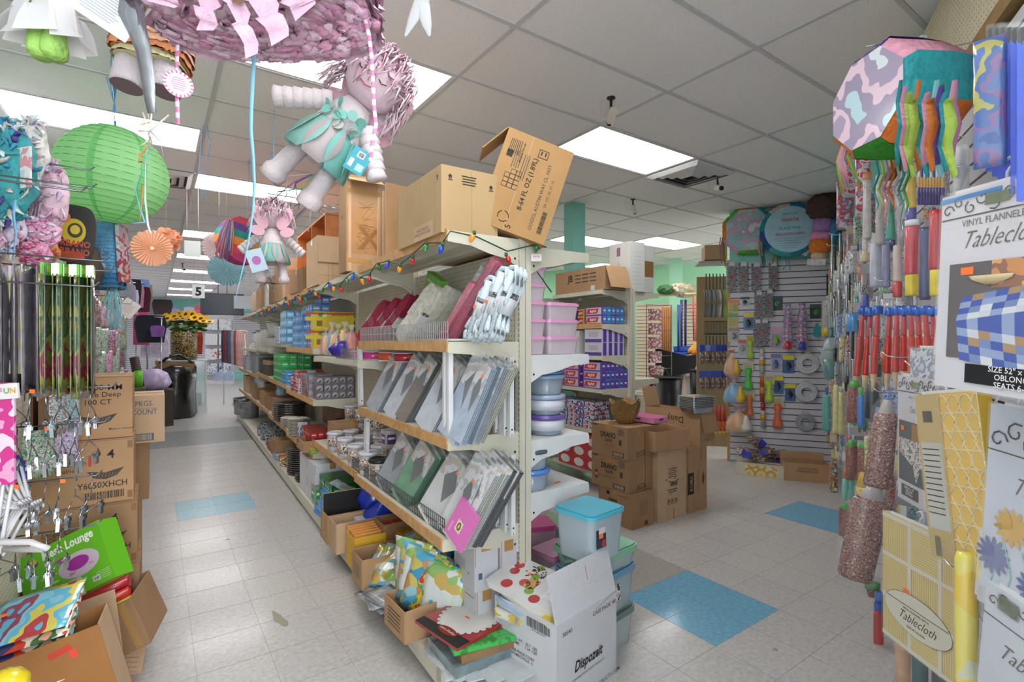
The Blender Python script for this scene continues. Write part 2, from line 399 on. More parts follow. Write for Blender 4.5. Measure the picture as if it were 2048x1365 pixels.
o = struct(b.build('wall_right_board')); o.matrix_world = T(*WR.o) @ Matrix(((WR.a.x,WR.b.x,0,0),(WR.a.y,WR.b.y,0,0),(0,0,1,0),(0,0,0,1)))
b = B(M('#b98f5e',.6,var=.15,vs=25)).box(-.03,-.12,.0,.002,.024,2.53)
o = struct(b.build('trim_2')); o.matrix_world = T(*WP_.o) @ Matrix(((WP_.a.x,WP_.b.x,0,0),(WP_.a.y,WP_.b.y,0,0),(0,0,1,0),(0,0,0,1)))
p = C(.755,6.15)
struct(put(B(M('#7fbfb4',.5,var=.04)).box(-.09,-.09,0,.09,.09,HC).build('pillar'),p,-2))
p = P(1352,700,10.2)
struct(put(B(M('#a3d8b8',.6)).box(-.12,-.1,0,.12,.1,HC).build('pillar'),(p.x,p.y,0),-57))
# ------------------------------------------------------------------ shelving
def shelf(par,a0,a1,z,side,dep,rail=True,mat=CREAM,w0=.03,under=True):
 s = side; b = B(mat)
 x0,x1 = (s*w0,s*dep) if s > 0 else (s*dep,s*w0)
 b.box(x0,a0 +.004,z - .012,x1,a1 - .004,z); fx = s*dep
 b.box(min(fx,fx - s*.012),a0 +.004,z - .04,max(fx,fx - s*.012),a1 - .004,z - .012)
 if under:
  for k in (.3,.62): xx = s*dep*k; b.box(xx - .012,a0 +.02,z - .03,xx +.012,a1 - .02,z - .012)
 o = b.build('shelf',par)
 pr = [(w0,z - .002),(dep - .004,z - .002),(dep +.002,z - .012),(dep +.002,z - .05),(dep*.72,z - .058),(dep*.48,z - .085),(dep*.25,z - .1),(w0,z - .14)]
 for a in (a0 +.001,a1 - .007):
  c = B(mat); c.add([(s*x,a,q) for x,q in pr] +[(s*x,a +.006,q) for x,q in pr],[tuple(range(8)),tuple(range(15,7,-1))] +[(i,i +8,(i +1) % 8 +8,(i +1) % 8) for i in range(8)])
  if a < a0 +.01: c.box(min(s*(w0+.02),s*(w0 +.03)),a0,z - .1,max(s*(w0+.02),s*(w0 +.03)),a0 +.002,z - .09,INK)
  c.build('bracket',o)
 if rail:
  r = B(WOOD if rail is True else rail); fx2 = s*(dep +.008)
  r.box(min(fx,fx2),a0 +.002,z - .045,max(fx,fx2),a1 - .002,z +.006); r.build('front_rail',o)
 return o
def wire_fence(par,a0,a1,z,x,h=.075,m=None):
 f = B(m or STEEL); n = max(2,int((a1 - a0)/.022))
 for i in range(n +1):
  a = a0 +(a1 - a0)*i/n; f.box(x - .0014,a - .0014,z,x +.0014,a +.0014,z +h)
 for q in (.004,h*.5,h): f.box(x - .0018,a0,z +q - .0015,x +.0018,a1,z +q +.0015)
 return f.build('wire_fence',par)
def uprights(par,A,z1,w=.033,mat=CREAM,slots=True):
 for a in A:
  b = B(mat)
  b.box(-w,a - .02,.0,-.002,a +.02,z1); b.box(.002,a - .02,.0,w,a +.02,z1); b.box(-.002,a - .014,0,.002,a +.014,z1 - .003,INK2)
  if slots:
   z = .12
   while z < z1 - .05:
    for sx in (-1,1): b.box(min(sx*w,sx*(w +.0006)),a - .013,z,max(sx*w,sx*(w +.0006)),a - .009,z +.016,INK)
    z += .0254
  b.build('upright',par)
def base_deck(par,a0,a1,dep,side,z=.13):
 b = B(CREAM); s = side; x0,x1 = sorted((s*.03,s*dep))
 b.box(x0,a0,z - .012,x1,a1,z); f0,f1 = sorted((s*dep,s*(dep - .02))); b.box(f0,a0,.035,f1,a1,z - .012)
 k0,k1 = sorted((s*(dep - .06),s*(dep - .08))); b.box(k0,a0,0,k1,a1,.035,CREAM2)
 b.box(x0,a0,.02,x1,a0 +.004,z - .012)
 d = B(INK2)       # perforations near the front edge
 a = a0 +.02
 while a < min(a1,a0 +3.2):
  for q in (.045,.06): xx = s*(dep - q); d.box(xx - .003,a,z,xx +.003,a +.008,z +.0006)
  a += .018
 o = b.build('base_deck',par); d.build('perforation',o)
BAY = 1.36
g1 = thing('gondola_shelving','long cream double-sided gondola shelving down the left aisle with pegboard back','shelving',G1(0,0,0),G1.rz)
uprights(g1,[BAY*i +(.022 if i == 0 else 0) for i in range(8)],2.03)
for i in range(7): B(PEG).box(-.014,BAY*i +.045,.05,.014,BAY*(i +1) - .022,1.97).build('pegboard',g1)
base_deck(g1,.01,7*BAY,.46,-1)
LEV = {0: (.65,1.09,1.52),1: (.65,1.395),2: (.53,1.0,1.46),3: (.56,1.04,1.5),4: (.59,1.05,1.42),5: (.59,1.0,1.4),6: (.59,1.0,1.4)}
for i in range(7):
 a0,a1 = BAY*i +.01,BAY*(i +1) - .01
 for z in LEV[i]:
  shelf(g1,a0,a1,z,-1,.405 if i or z > 1 else .43,rail=not (i == 1 and z > 1) and not (i > 2 and z > 1.3))
 shelf(g1,a0,a1,2.0 +(.0 if i % 2 else .012),-1,.405,rail=i in (0,2))
 if i < 2: shelf(g1,a0,a1,1.985,1,.41,rail=False)
 for z in ((.78,1.04,1.455) if i == 0 else ()): shelf(g1,a0,a1,z,1,.41,rail=False,mat=WHITE)
wire_fence(g1,.03,BAY - .02,1.52,-.398,.09,M('#c9cacd',.3,.5)); wire_fence(g1,.06,BAY +.2,.65,-.40,m=DARKSTEEL)
g2 = thing('gondola_shelving','cream double-sided gondola shelving behind the stacked brown cartons','shelving',G2(0,0,0),G2.rz)
uprights(g2,[0,.86,1.15,2.4],2.07)
for a0,a1 in ((.02,.84),(1.17,2.38)):
 B(PEG).box(-.014,a0,.05,.014,a1,2.0).build('pegboard',g2)
 for z in (.2,.62,1.04,1.375,1.70,2.045): shelf(g2,a0,a1,z,-1,.385,rail=(z == 1.70))
 for z in (.3,.75,1.12,2.045): shelf(g2,a0,a1,z,1,.44,rail=False)
# ------------------------------------------------------------------ generic products
def carton(name,label,cat,loc,w,d,h,rz=0,mat=CARD,group=None,flaps=(),rx=0,ry=0,open_=False,prints=None,tape=True,th=.005,fl=.5,seam=True):
 "cardboard box standing at loc, w along local x, d along local y. flaps = [(side, angle)] sides n s e w"
 t = thing(name,label,cat,loc,rz,group,rx,ry); b = B(mat); x,y = w/2,d/2
 if open_:
  b.box(-x,-y,0,x,y,th); b.box(-x,-y,th,x,-y +th,h); b.box(-x,y - th,th,x,y,h); b.box(-x,-y +th,th,-x +th,y - th,h); b.box(x - th,-y +th,th,x,y - th,h)
 else:
  b.box(-x,-y,0,x,y,h)
  if tape: b.box(-x - .0006,-.025,h - .05,x +.0006,.025,h +.0008,TAPE)
  if seam: b.box(-x +.004,-.001,h +.0008,x - .004,.001,h +.0012,CARDD)
 if seam and not open_: b.box(x,-y +.004,h*.5,x +.0004,-y +.007,h,CARDD)
 if prints: prints(b,x,y,h)
 b.build('carton_body',t,bevel=.003)
 for (s,ang) in flaps:
  f = B(mat); L = fl*(d if s in 'ns' else w)
  if s in 'ns': f.box(-x +.002,0,0,x - .002,th,L)
  else: f.box(-y +.002,0,0,y - .002,th,L)
  X = {'s': T(0,-y,h),'n': T(0,y,h) @ RZ(180),'e': T(x,0,h) @ RZ(90),'w': T(-x,0,h) @ RZ(-90)}[s]
  f2 = B(mat); f2.v = [X @ RX(ang) @ v for v in f.v]; f2.f = f.f; f2.mi = f.mi; f2.mats = f.mats; f2.sm = f.sm
  f2.build('flap',t)
 return t
def bars(b,w,h,X,n=22,m=INK,seed=1):
 r = random.Random(seed); x = -w/2
 while x < w/2:
  t = w/n*r.uniform(.25,.9); b.add([(x,0,-h/2),(min(x +t,w/2),0,-h/2),(min(x +t,w/2),0,h/2),(x,0,h/2)],[(0,1,2,3)],m,X); x += t +w/n*r.uniform(.25,.8)
def fS(x,y,h,u=0,v=.5,o=.0008): return T(u*x,-y - o,h*v)                 # front (south) face
def fE(x,y,h,u=0,v=.5,o=.0008): return T(x +o,u*y,h*v) @ RZ(90)
def fW(x,y,h,u=0,v=.5,o=.0008): return T(-x - o,-u*y,h*v) @ RZ(-90)
def fN(x,y,h,u=0,v=.5,o=.0008): return T(-u*x,y +o,h*v) @ RZ(180)
def fT(x,y,h,u=0,v=0,o=.001): return T(u*x,v*y,h +o) @ RX(-90)
def boxy(name,label,cat,loc,w,d,h,rz,mat,group=None,face=None,rx=0,ry=0,bevel=.002,kind=None):
 "small printed box as one mesh; face(b,x,y,h) adds graphics"
 b = B(mat); b.cb(w,d,h)
 if face: face(b,w/2,d/2,h)
 o = b.build(name,bevel=0); put(o,loc,rz,rx,ry); return tag(o,label,cat,group,kind)
def pouch_mesh(w,h,t,mat,film=True,face=None,hanger=False,seed=0,n=6,header=None,bulge=1.0):
 "flat bagged pack, local: hangs from origin downwards, face -Y"
 r = random.Random(seed); b = B(mat); N = 7; K = 8; vs = []; fs = []
 for sgn in (-1,1):
  for j in range(K +1):
   for i in range(N +1):
    u,v = i/N,j/K
    e = (math.sin(PI*u)*math.sin(PI*v))** .35 if 0 < u < 1 and 0 < v < 1 else 0
    vs.append(((u - .5)*w*(1 +.02*math.sin(j*2.1 +seed)),sgn*(t*.5*e*bulge +.001 +e*t*.12*math.sin(i*2.3 +j*1.7 +seed)),-v*h))
 q = (N +1)*(K +1)
 for j in range(K):
  for i in range(N):
   a = j*(N +1) +i; fs.append((a +N +1,a +N +2,a +1,a)); a += q; fs.append((a,a +1,a +N +2,a +N +1))
 for j in range(K):
  a = j*(N +1); fs.append((a,a +q,a +q +N +1,a +N +1)); a += N; fs.append((a +N +1,a +q +N +1,a +q,a))
 for i in range(N): fs.append((i,i +1,i +1 +q,i +q)); a = K*(N +1) +i; fs.append((a +q,a +1 +q,a +1,a))
 b.add(vs,fs,mat,None,True)
 return b
def hook(frame,a,bwall,L,z,par=None,side=-1,label='chrome wire peg hook sticking out of the wall',tip=True,name='peg_hook',group='wire peg hooks'):
 b = B(CHROME); s = side
 pts = [(0,0,0),(0,s*L*.9,-.004),(0,s*L,.012),(0,s*(L +.012),.03)]
 b.tube(pts,.0028,n=5); b.box(-.012,0,-.018,.012,s*.004,.018)
 o = b.build(name); o.location = frame(a,bwall,z); o.rotation_euler = (0,0,R(90 +frame.rz)); return tag(o,label,'peg hook',group)
# ================================================================== goods on the aisle side of the gondola
def A1(px,b): return G1.loc(G1.hit(px,700,b))[0]
FACE = G1.rz - 90          # local -Y looks at the aisle,local +X runs back towards the gondola end
def g1p(a,b,z): return G1(a,b,z)
greys = PR(('#b4b8be','#c4c7cd','#a5a8ae','#d0d3d9','#b9b0ac','#c9ccd4'),7,'noise',bump=.3,bs=40)
def bagged(name,label,cat,group,a,b,z,lean,w,h,t,body,photo=None,strip=None,sticker=False,hole=True):
 "clear-bagged placemat set, face to the aisle"
 o_ = g1p(a,b,z); X = B(body); X.cb(w,t,h*.94)
 X.rect(w*.98,h*.34,photo or greys,T(0,-t/2 - .0006,h*.77))
 for k in range(3): X.box(w/2,-t/2 +t*(k +.2)/3,.004,w/2 +.0015,-t/2 +t*(k +.55)/3,h*.93,M('#6b7078',.4))
 X.box(-.02,-.001,h*.94,.02,.001,h*.97,M('#5b5d60',.4))
 if strip: X.add([(-w*.25,-t/2 - .001,h*.63),(w*.1,-t/2 - .001,h*.35),(w*.32,-t/2 - .001,h*.63),(w*.05,-t/2 - .001,h*.84)],[(0,1,2,3)],strip)
 if sticker: X.rect(.022,.016,ORANGE,T(w*.1,-t/2 - .0015,h*.8))
 X.box(-w/2 - .002,-t/2 - .003,-.001,w/2 +.004,-t/2 - .0022,h,FILM)
 ob = X.build(name); ob.matrix_world = T(*o_) @ RZ(FACE) @ RY(lean*1.05) @ RX(-20); return tag(ob,label,cat,group)
def stack_of(n,a,z,lean,w,h,cols,desc,seed=0,b0=-.37,dt=.034,drift=-.006,wj=.01):
 r = random.Random(seed)
 for k in range(n):
  c = cols[k % len(cols)]; ff = k == 0
  bagged('placemat_pack',('front ' if ff else ORD[k] +' ') +desc,'placemat pack',desc,a +drift*k,b0 +dt*.85*k - .02,z +.002,lean +r.uniform(-1.2,1.2),w +r.uniform(-wj,wj),h +r.uniform(-.01,.01),dt*.8,c,
    strip=M('#5d6169',.4) if ff else None,sticker=ff)
bl = M('#a3b2c9',.25,var=.12,vs=20,coat=.5); bw = M('#b9c0cc',.25,var=.1,vs=20,coat=.5); cr = M('#c9c6ae',.3,var=.1,coat=.5); brn = M('#6c6052',.3,var=.2,vs=30,coat=.5); gry = M('#9aa1ad',.25,var=.15,vs=25,coat=.6); grn = M('#5c9b78',.3,var=.25,coat=.5); dgrn = M('#1f6b45',.3,coat=.5); slate = M('#5f7688',.3,var=.2,coat=.5); blk = M('#2b2422',.35,var=.5,vs=60,coat=.4); wht = M('#cfd2d4',.3,var=.05,coat=.5)
def aa(px,py,z,b): return G1.loc(PZ(px,py,z))[0]
# --- third shelf up (z 1.09)
Z3 = 1.09
stack_of(5,A1(748,-.38),Z3,21,.17,.40,[gry,bw,slate],'grey bagged placemat pack of the leftmost leaning stack, middle shelf',1)
stack_of(5,A1(783,-.38),Z3,22,.16,.41,[bw,slate,gry],'pale blue bagged placemat pack beside the leftmost stack, middle shelf',2)
stack_of(5,A1(812,-.36),Z3,24,.12,.42,[brn,slate,brn,gry],'brown edged bagged placemat pack in mid middle shelf',3)
stack_of(5,A1(852,-.38),Z3,21,.19,.41,[bw,bl,cr],'white and blue bagged placemat pack left of the metal divider, middle shelf',4,dt=.04)
stack_of(5,A1(918,-.38) +.09,Z3,15,.17,.40,[bl,bw,bl,cr,cr],'light blue bagged placemat pack right of the metal divider, middle shelf',5,dt=.033)
stack_of(3,A1(975,-.3) +.1,Z3,9,.1,.37,[bl,slate,gry],'blue grey bagged placemat pack next to the end post, middle shelf',6)
# --- second shelf up (z .65)
Z4 = .65
stack_of(3,A1(768,-.38),Z4,24,.2,.36,[gry,bw,bl],'clear bagged placemat pack beside the white tins, lower shelf',7)
stack_of(6,A1(806,-.37),Z4,25,.19,.38,[grn,grn,dgrn,bl,bl],'green bagged placemat pack, lower shelf',8,dt=.038)
stack_of(7,A1(868,-.36),Z4,24,.22,.38,[wht,wht,cr,slate,dgrn,dgrn],'white crinkled bagged placemat pack behind the wire fence, lower shelf',9,dt=.04)
stack_of(5,A1(924,-.39) +.13,Z4,19,.19,.40,[wht,cr,wht,blk,blk,slate],'white placemat pack with diamond window at the shelf corner, lower shelf',10,dt=.03)
stack_of(2,A1(975,-.25) +.08,Z4,10,.12,.33,[wht,bl],'pale placemat pack beside the end post, lower shelf',11)
o = B(M('#d674b8',.35,coat=.3)); o.cb(.155,.018,.17); o.rect(.045,.05,M('#d9c9c6',.4),T(.0,-.0095,.07)); o.disc(.014,.018,M('#5d5a3a',.4),T(0,-.0098,.07)); o.disc(.006,.011,M('#d5c944',.4),T(0,-.0102,.07)); o.rect(.014,.05,M('#e59ad0',.4),T(-.05,-.0098,.04))
o = o.build('card_pack'); o.matrix_world = T(*g1p(A1(898,-.425),-.405,Z4 +.012)) @ RZ(FACE) @ RY(20) @ RX(-20); tag(o,'flat pink packet with small emblem leaning at the shelf corner','card packet')
def divider2(px,z,b0,dep,h,lab,lean=0):
 a = A1(px,b0); m = B(WHITE)
 for k,(x0,x1) in enumerate(((0,.03),)):
  m.box(-.004,0,0,.004,dep,.016); m.box(-.011,0,0,.011,.022,h); m.box(-.009,dep - .02,0,.009,dep,h*.96); m.box(-.004,0,h*.93,.004,dep,h*.96)
  for q in (.03,h - .03): m.box(-.004,-.0008,q,.004,.0,q +.008,INK)
 o = m.build('shelf_divider',bevel=.004); o.matrix_world = T(*g1p(a,b0,z)) @ RZ(G1.rz) @ RY(0) @ RX(lean); return tag(o,lab,'shelf divider')
divider2(724,Z3,-.37,.06,.42,'white metal divider at the left end of the middle shelf',-4)
divider2(902,Z3,-.385,.07,.41,'white metal divider standing mid middle shelf between blue packs',0)
divider2(735,Z4,-.37,.06,.38,'white metal divider beside the tins on the lower shelf',2)
for i,(px,z) in enumerate(((1012,Z3),(1024,Z3),(1014,Z4),(1027,Z4))):
 divider2(px,z,-.14,.1,.36,['white metal divider by the end post, outer one, middle shelf','white metal divider by the end post, inner one, middle shelf','white metal divider by the end post, outer one, lower shelf','white metal divider by the end post, inner one, lower shelf'][i],0)
# --- folded chair pads on the top shelf (z 1.52)
Z2 = 1.52
def pad(px,lean,w,h,t,col,lab,band=True,b=-.3,z=Z2,group=None,tail=.09):
 m = M(col,.85,var=.18,vs=40,bump=.25,bs=320); t_ = thing('folded_chair_pad',lab,'chair pad',(0,0,0),0,group)
 t_.matrix_world = T(*g1p(A1(px,b),b - .02,z +.003)) @ RZ(FACE) @ RY(lean) @ RX(-20)
 c = B(m); n = 14; pts = []
 for k in range(5):
  yo = (k - 2)*t/4.2; ww = w*(1 - .05*abs(k - 2))
  prof = [(-ww*.30,.0),(-ww*.5,h*.12),(-ww*.42,h*.36),(-ww*.46,h*.6),(-ww*.48,h*.8),(-ww*.3,h*.97),(0,h),(ww*.3,h*.97),(ww*.48,h*.8),(ww*.46,h*.6),(ww*.42,h*.36),(ww*.5,h*.12),(ww*.3,0)]
  c.prism([(x,zz) for x,zz in prof],-t/9,t/9,None,T(0,yo,0) @ RX(90),True)
 c.build('cushion',t_,bevel=.006)
 if band:
  q = B(M('#c9c6cb',.5)); q.box(-w*.5,-t*.58,h*.36,w*.5,t*.58,h*.6)
  q.box(-w*.5 - .0005,-t*.58 - .0005,h*.55,w*.5 +.0005,t*.58 +.0005,h*.6,PR(('#3d3a3c','#a29fa3'),90,'noise'))
  for k in range(4): q.rect(w*.7,.0025,M('#8a878c',.6),T(0,-t*.58 - .001,h*(.52 - .035*k)))
  q.build('paper_band',t_,bevel=.004)
 return t_
mar = '#8c1838'
pad(735,42,.12,.35,.09,mar,'maroon folded chair pad with white band, leftmost behind the wire fence',b=-.33)
pad(757,40,.09,.35,.1,mar,'maroon folded chair pad with white band, second behind the wire fence',b=-.31)
pad(779,38,.09,.36,.1,mar,'maroon folded chair pad with white band, third behind the wire fence',b=-.29)
pad(797,36,.08,.36,.09,mar,'maroon folded chair pad squeezed behind the white pad',False,b=-.2)
pad(818,36,.13,.38,.10,'#cdc9bd','cream white folded chair pad with grey band and paper label',b=-.31)
pad(846,36,.07,.37,.1,'#c2beb2','second cream chair pad tucked behind the banded one',False,b=-.25)
o = B(M('#6db33f',.4,coat=.3)); o.cb(.2,.05,.42); o.text('Mesh Lounge',.026,M('#eef3ea',.5),T(.0,-.026,.37),.01,.1); o.rect(.17,.3,M('#b9d2cf',.4),T(.015,-.026,.17)); o.disc(.012,.01,M('#e7762e',.4),T(-.075,-.0265,.375)); o.rect(.02,.014,ORANGE,T(.05,-.0268,.3))
o = o.build('boxed_float',bevel=.002); o.matrix_world = T(*g1p(A1(855,-.12),-.13,Z2)) @ RZ(FACE) @ RY(24); tag(o,'green boxed pool lounge float standing behind the chair pads','boxed float')
def roll(px,lean,r0,h,mat,lab,b,z,sx=1,wrap=True,cat='rolled pad'):
 c = B(mat); pr = [(.0,0),(r0*.7,0),(r0,.015),(r0,h*.3),(r0*.97,h*.6),(r0,h - .02),(r0*.7,h),(r0*.2,h - .015),(0,h - .012)]
 c.lathe(pr,None,18,None,sx,1,lambda q,i: .06*math.sin(5*q +i))
 if wrap: c.lathe([(r0*1.05,.01),(r0*1.05,h - .01)],FILM,12,None,sx,1)
 o = c.build('rolled_mat'); o.matrix_world = T(*g1p(A1(px,b),b,z +.004)) @ RZ(FACE) @ RY(lean) @ RX(-20); return tag(o,lab,cat)
bagged('bagged_cloth','clear bagged grey cloth with orange sticker leaning left of the maroon roll','bagged cloth',None,A1(905,-.28),-.3,Z2,26,.12,.42,.05,gry,sticker=True)
roll(898,29,.036,.45,M('#8a2a48',.7,var=.35,vs=90,bump=.5,bs=200),'tall maroon rolled mat in clear film leaning on the white rolls',-.33,Z2,1.1)
roll(886,26,.034,.32,M('#a04a62',.5,var=.2,vs=60,coat=.4),'short maroon rolled mat in film beside the tall roll',-.34,Z2,1.0)
def rolled_pad(px,lab,b,lean,h):
 t_ = thing('rolled_chair_pad',lab,'chair pad'); t_.matrix_world = T(*g1p(A1(px,b),b - .03,Z2 +.003)) @ RZ(FACE) @ RY(lean) @ RX(-18)
 c = B(M('#c8d3dc',.8,var=.08,vs=30,bump=.5,bs=160))
 for k in range(3):
  y = -.022 +.022*k; c.tube([(-.012,y,.004),(-.03,y,.03),(-.04,y,h*.16),(-.022,y,h*.32),(-.03,y,h*.5),(-.044,y,h*.74),(-.04,y,h*.9),(-.018,y,h*.99),(.018,y,h*.99),(.04,y,h*.9),(.044,y,h*.74),(.03,y,h*.5),(.022,y,h*.32),(.04,y,h*.16),(.03,y,.03),(.012,y,.004)],.0115,n=8)
  c.tube([(0,y,.02),(0,y,h*.93)],[.012,.024],n=8)
 c.build('cushion',t_)
 q = B(M('#c4c6cc',.5)); q.lathe([(.042,h*.36),(.05,h*.64)],None,14,None,1.05,.85); q.lathe([(.049,h*.58),(.051,h*.65)],PR(('#2f2e30','#8d8b90'),90,'noise'),14,None,1.05,.85)
 q.rect(.02,.014,ORANGE,T(-.01,-.043,h*.5)); q.build('paper_band',t_)
rolled_pad(953,'pale blue rolled chair pad with band, first right of the maroon roll',-.31,15,.29)
rolled_pad(976,'pale blue rolled chair pad with band, between its two neighbours',-.3,11,.32)
rolled_pad(998,'pale blue rolled chair pad with band, closest to the end post',-.28,8,.32)
o = B(M('#c9cbca',.8,bump=.4)).box(-.3,0,0,.28,.2,.012).build('folded_cloth',bevel=.005); o.matrix_world = T(*g1p(.35,-.39,Z2 +.002)) @ RZ(FACE); tag(o,'white cloth laid flat on the top display shelf under the pads','folded cloth')
# --- stacks of small boxes: individuals on the visible faces
def pile(name,lab,cat,fr,a0,b0,z0,na,nb,nz,sa,sb,sz,mats,rz=None,skip=None,seed=0,face=None,jit=.002,only=True,z_of=None,bevel=0,lim=None):
 "a grows down the aisle, b grows to the back; individual boxes, hidden inner ones left out"
 r = random.Random(seed); protos = {}
 for k in range(nz):
  for i in range(na):
   for j in range(nb):
    if only and j > 0 and i > 0 and k < nz - 1: continue
    if skip and skip(i,j,k): continue
    q = (i*7 +j*3 +k*5 +r.randrange(3)) % len(mats) if len(mats) > 1 else 0
    loc = fr(a0 +i*(sa +.002) +r.uniform(-jit,jit),b0 +j*(sb +.002) +r.uniform(-jit,jit),z0 +k*(sz +.0008))
    L = lab.replace('{r}',ORD[k] +' layer').replace('{c}',ORD[i] +' along').replace('{d}','front row' if j == 0 else ORD[j] +' row back')
    L += ', ' +' '.join((([ORD[k] +' layer'] if nz > 1 else []) +([ORD[i] +' along'] if na > 1 else []) +([ORD[j] +' row'] if j else [])))
    if q not in protos:
     b = B(mats[q]); b.cb(sa,sb,sz)
     if face: face(b,sa/2,sb/2,sz)
     o = b.build(name); protos[q] = o
    else: o = protos[q].copy(); COL.objects.link(o)
    o.location = loc; o.rotation_euler = (0,0,R(fr.rz - 90)); tag(o,L.rstrip(', '),cat,lab.replace('{r}','').strip())
def lbl(col,ink='#ffffff',st=None,top=None):
 def f(b,x,y,h):
  b.rect(x*1.5,h*.55,M(col,.4),T(0,-y - .0006,h*.5)); b.rect(y*1.5,h*.55,M(col,.4),T(x +.0006,0,h*.5) @ RZ(90))
  b.rect(x*1.2,h*.12,M(ink,.4),T(0,-y - .001,h*.55)); b.rect(y*1.2,h*.12,M(ink,.4),T(x +.001,0,h*.55) @ RZ(90))
  if top: b.rect(x*1.4,y*1.4,M(top,.4),T(0,0,h +.0006) @ RX(-90))
  if st: b.text(st,h*.3,M(ink,.4),T(0,-y - .0012,h*.3))
 return f
def bulb(b,x,y,h):
 b.disc(x*.7,h*.36,M('#8b8790',.25,coat=.4),T(0,-y - .0006,h*.5)); b.disc(y*.75,h*.36,M('#c0bcc4',.25),T(x +.0006,0,h*.5) @ RZ(90))
 b.add([(x +.001,-y*.7,h*.2),(x +.001,y*.1,h*.2),(x +.001,y*.6,h*.62),(x +.001,-y*.1,h*.5)],[(0,1,2,3)],M('#59545c',.4))
 b.box(-x,-y - .0008,h*.02,x,-y - .0002,h*.12,M('#a82c33',.4))
Bg = M('#7f7b83',.35,coat=.3); a3 = BAY*2 +.04
pile('bulb_box','grey glossy bulb box in the end block','bulb box',G1,a3 +.03,-.345,1.002,3,5,3,.066,.066,.066,[Bg],face=bulb)
pile('bulb_box','silver bulb box beside the grey block','bulb box',G1,a3 +.25,-.36,1.002,5,3,3,.075,.07,.07,[M('#a9a4ab',.3,coat=.3),M('#b03c44',.35,coat=.3),M('#918b93',.3,coat=.3)],seed=2,face=bulb,skip=lambda i,j,k: (i +k) % 4 == 3 and k == 2)
pile('bulb_box','red and white bulb box at shelf front','bulb box',G1,a3 +.66,-.37,1.002,5,3,3,.085,.08,.075,[M('#c7c3c6',.3,coat=.3),M('#b8323c',.35,coat=.3),M('#d9d6d8',.3,coat=.4)],seed=5,face=lbl('#b4303a'),skip=lambda i,j,k: k == 2 and i > 2)
pile('bulb_box','green bulb box on the bulb shelf','bulb box',G1,BAY*3 +.42,-.36,1.042,6,3,4,.1,.085,.083,[M('#2fa44b',.35,coat=.3),M('#39b457',.35,coat=.3)],face=lbl('#3ebf61','#e9f5ec'),skip=lambda i,j,k: k == 3 and j == 0 and i < 2)
pile('bulb_box','blue bulb box before the green ones','bulb box',G1,BAY*3 +.05,-.37,1.042,3,2,2,.1,.085,.075,[M('#4f9fd6',.35,coat=.3)],face=lbl('#3b7fc4'))
pile('bulb_box','dark green bulb box at the back','bulb box',G1,BAY*3 +.1,-.18,1.042,7,1,5,.11,.085,.083,[M('#1f8a3c',.35),M('#28983f',.35)],face=lbl('#2fae50'))
blues = [M('#3f8fd0',.3,coat=.4),M('#5aa9dd',.3,coat=.4),M('#2e6fc0',.3,coat=.4)]
pile('bulb_box','blue bulb box under the string lights','bulb box',G1,BAY*2 +.56,-.36,1.462,6,2,5,.085,.08,.08,blues,face=lbl('#66b5e6','#dcecf7'),skip=lambda i,j,k: k == 4 and j == 0)
pile('bulb_box','dark blue bulb box beside yellow carton','bulb box',G1,BAY*2 +.24,-.34,1.462,3,2,6,.09,.08,.08,[M('#2a5fb8',.3,coat=.4),M('#3f7fd0',.3,coat=.4),M('#2a5fb8',.3,coat=.4),M('#a22f45',.35)],seed=3,face=lbl('#7f98c9','#dcecf7'),skip=lambda i,j,k: k == 5 and j == 0)
pile('bulb_box','light blue bulb box farther down','bulb box',G1,BAY*3 +.02,-.37,1.502,4,2,4,.1,.09,.09,[M('#6fb9e2',.3,coat=.4),M('#4a9bd6',.3,coat=.4)],face=lbl('#a9d6ef','#f2f8fc'))
pile('bulb_box','white boxed bulb beside pale blue ones','bulb box',G1,BAY*3 +.46,-.38,1.502,3,1,2,.1,.09,.1,[M('#c9d3da',.4)],face=lbl('#8fb6cf'))
def tub(name,lab,cat,loc,r0,r1,h,body,lid=None,rz=0,n=24,sq=0,lidh=.02,group=None,lab_mat=None,content=None,handle=False):
 t = thing(name,lab,cat,loc,rz,group); b = B(body)
 if sq:
  w,d = sq; def_ = lambda ww,dd,c: [(sx*(ww/2 - c) +c*math.cos(q),sy*(dd/2 - c) +c*math.sin(q)) for sx,sy,q0 in ((1,1,0),(-1,1,90),(-1,-1,180),(1,-1,270)) for q in [R(q0 +30*k) for k in range(4)]]
  pr = def_(w,d,min(w,d)*.14); b.prism(pr,0,h,None,None,True,.88)
  b.build('container_body',t)
  if lid:
   l = B(lid); pl = def_(w*1.05,d*1.05,min(w,d)*.16); l.prism(pl,h - lidh,h,None,None,True); l.prism([(x*.93,y*.93) for x,y in pl],h,h +.005,None,None,True); l.build('lid',t,bevel=.003)
 else:
  b.lathe([(r0,0),(r0*1.01,.004),(r1,h - .002)],None,n)
  b.build('container_body',t)
  if lid: l = B(lid); l.lathe([(r1*1.04,h - lidh),(r1*1.06,h - lidh*.5),(r1*1.04,h),(r1*.9,h +.004),(r1*.86,h),(0,h)],None,n); l.build('lid',t)
 if lab_mat:
  q = B(lab_mat)
  if sq: q.rect(sq[0]*.4,h*.45,None,T(-sq[0]*.12,-sq[1]/2*.98,h*.55) @ RX(-4));
  else: q.lathe([(r1*1.005,h*.25),(r1*1.012,h*.75)],None,n)
  q.build('paper_label',t)
 return t
def galv(lab,loc,r,h,mat=None):
 return tub('galvanized_bucket',lab,'bucket',loc,r*.78,r,h,mat or M('#b9bcc0',.3,.6,var=.15,vs=30),M('#8b8e93',.35,.8),lidh=.008)
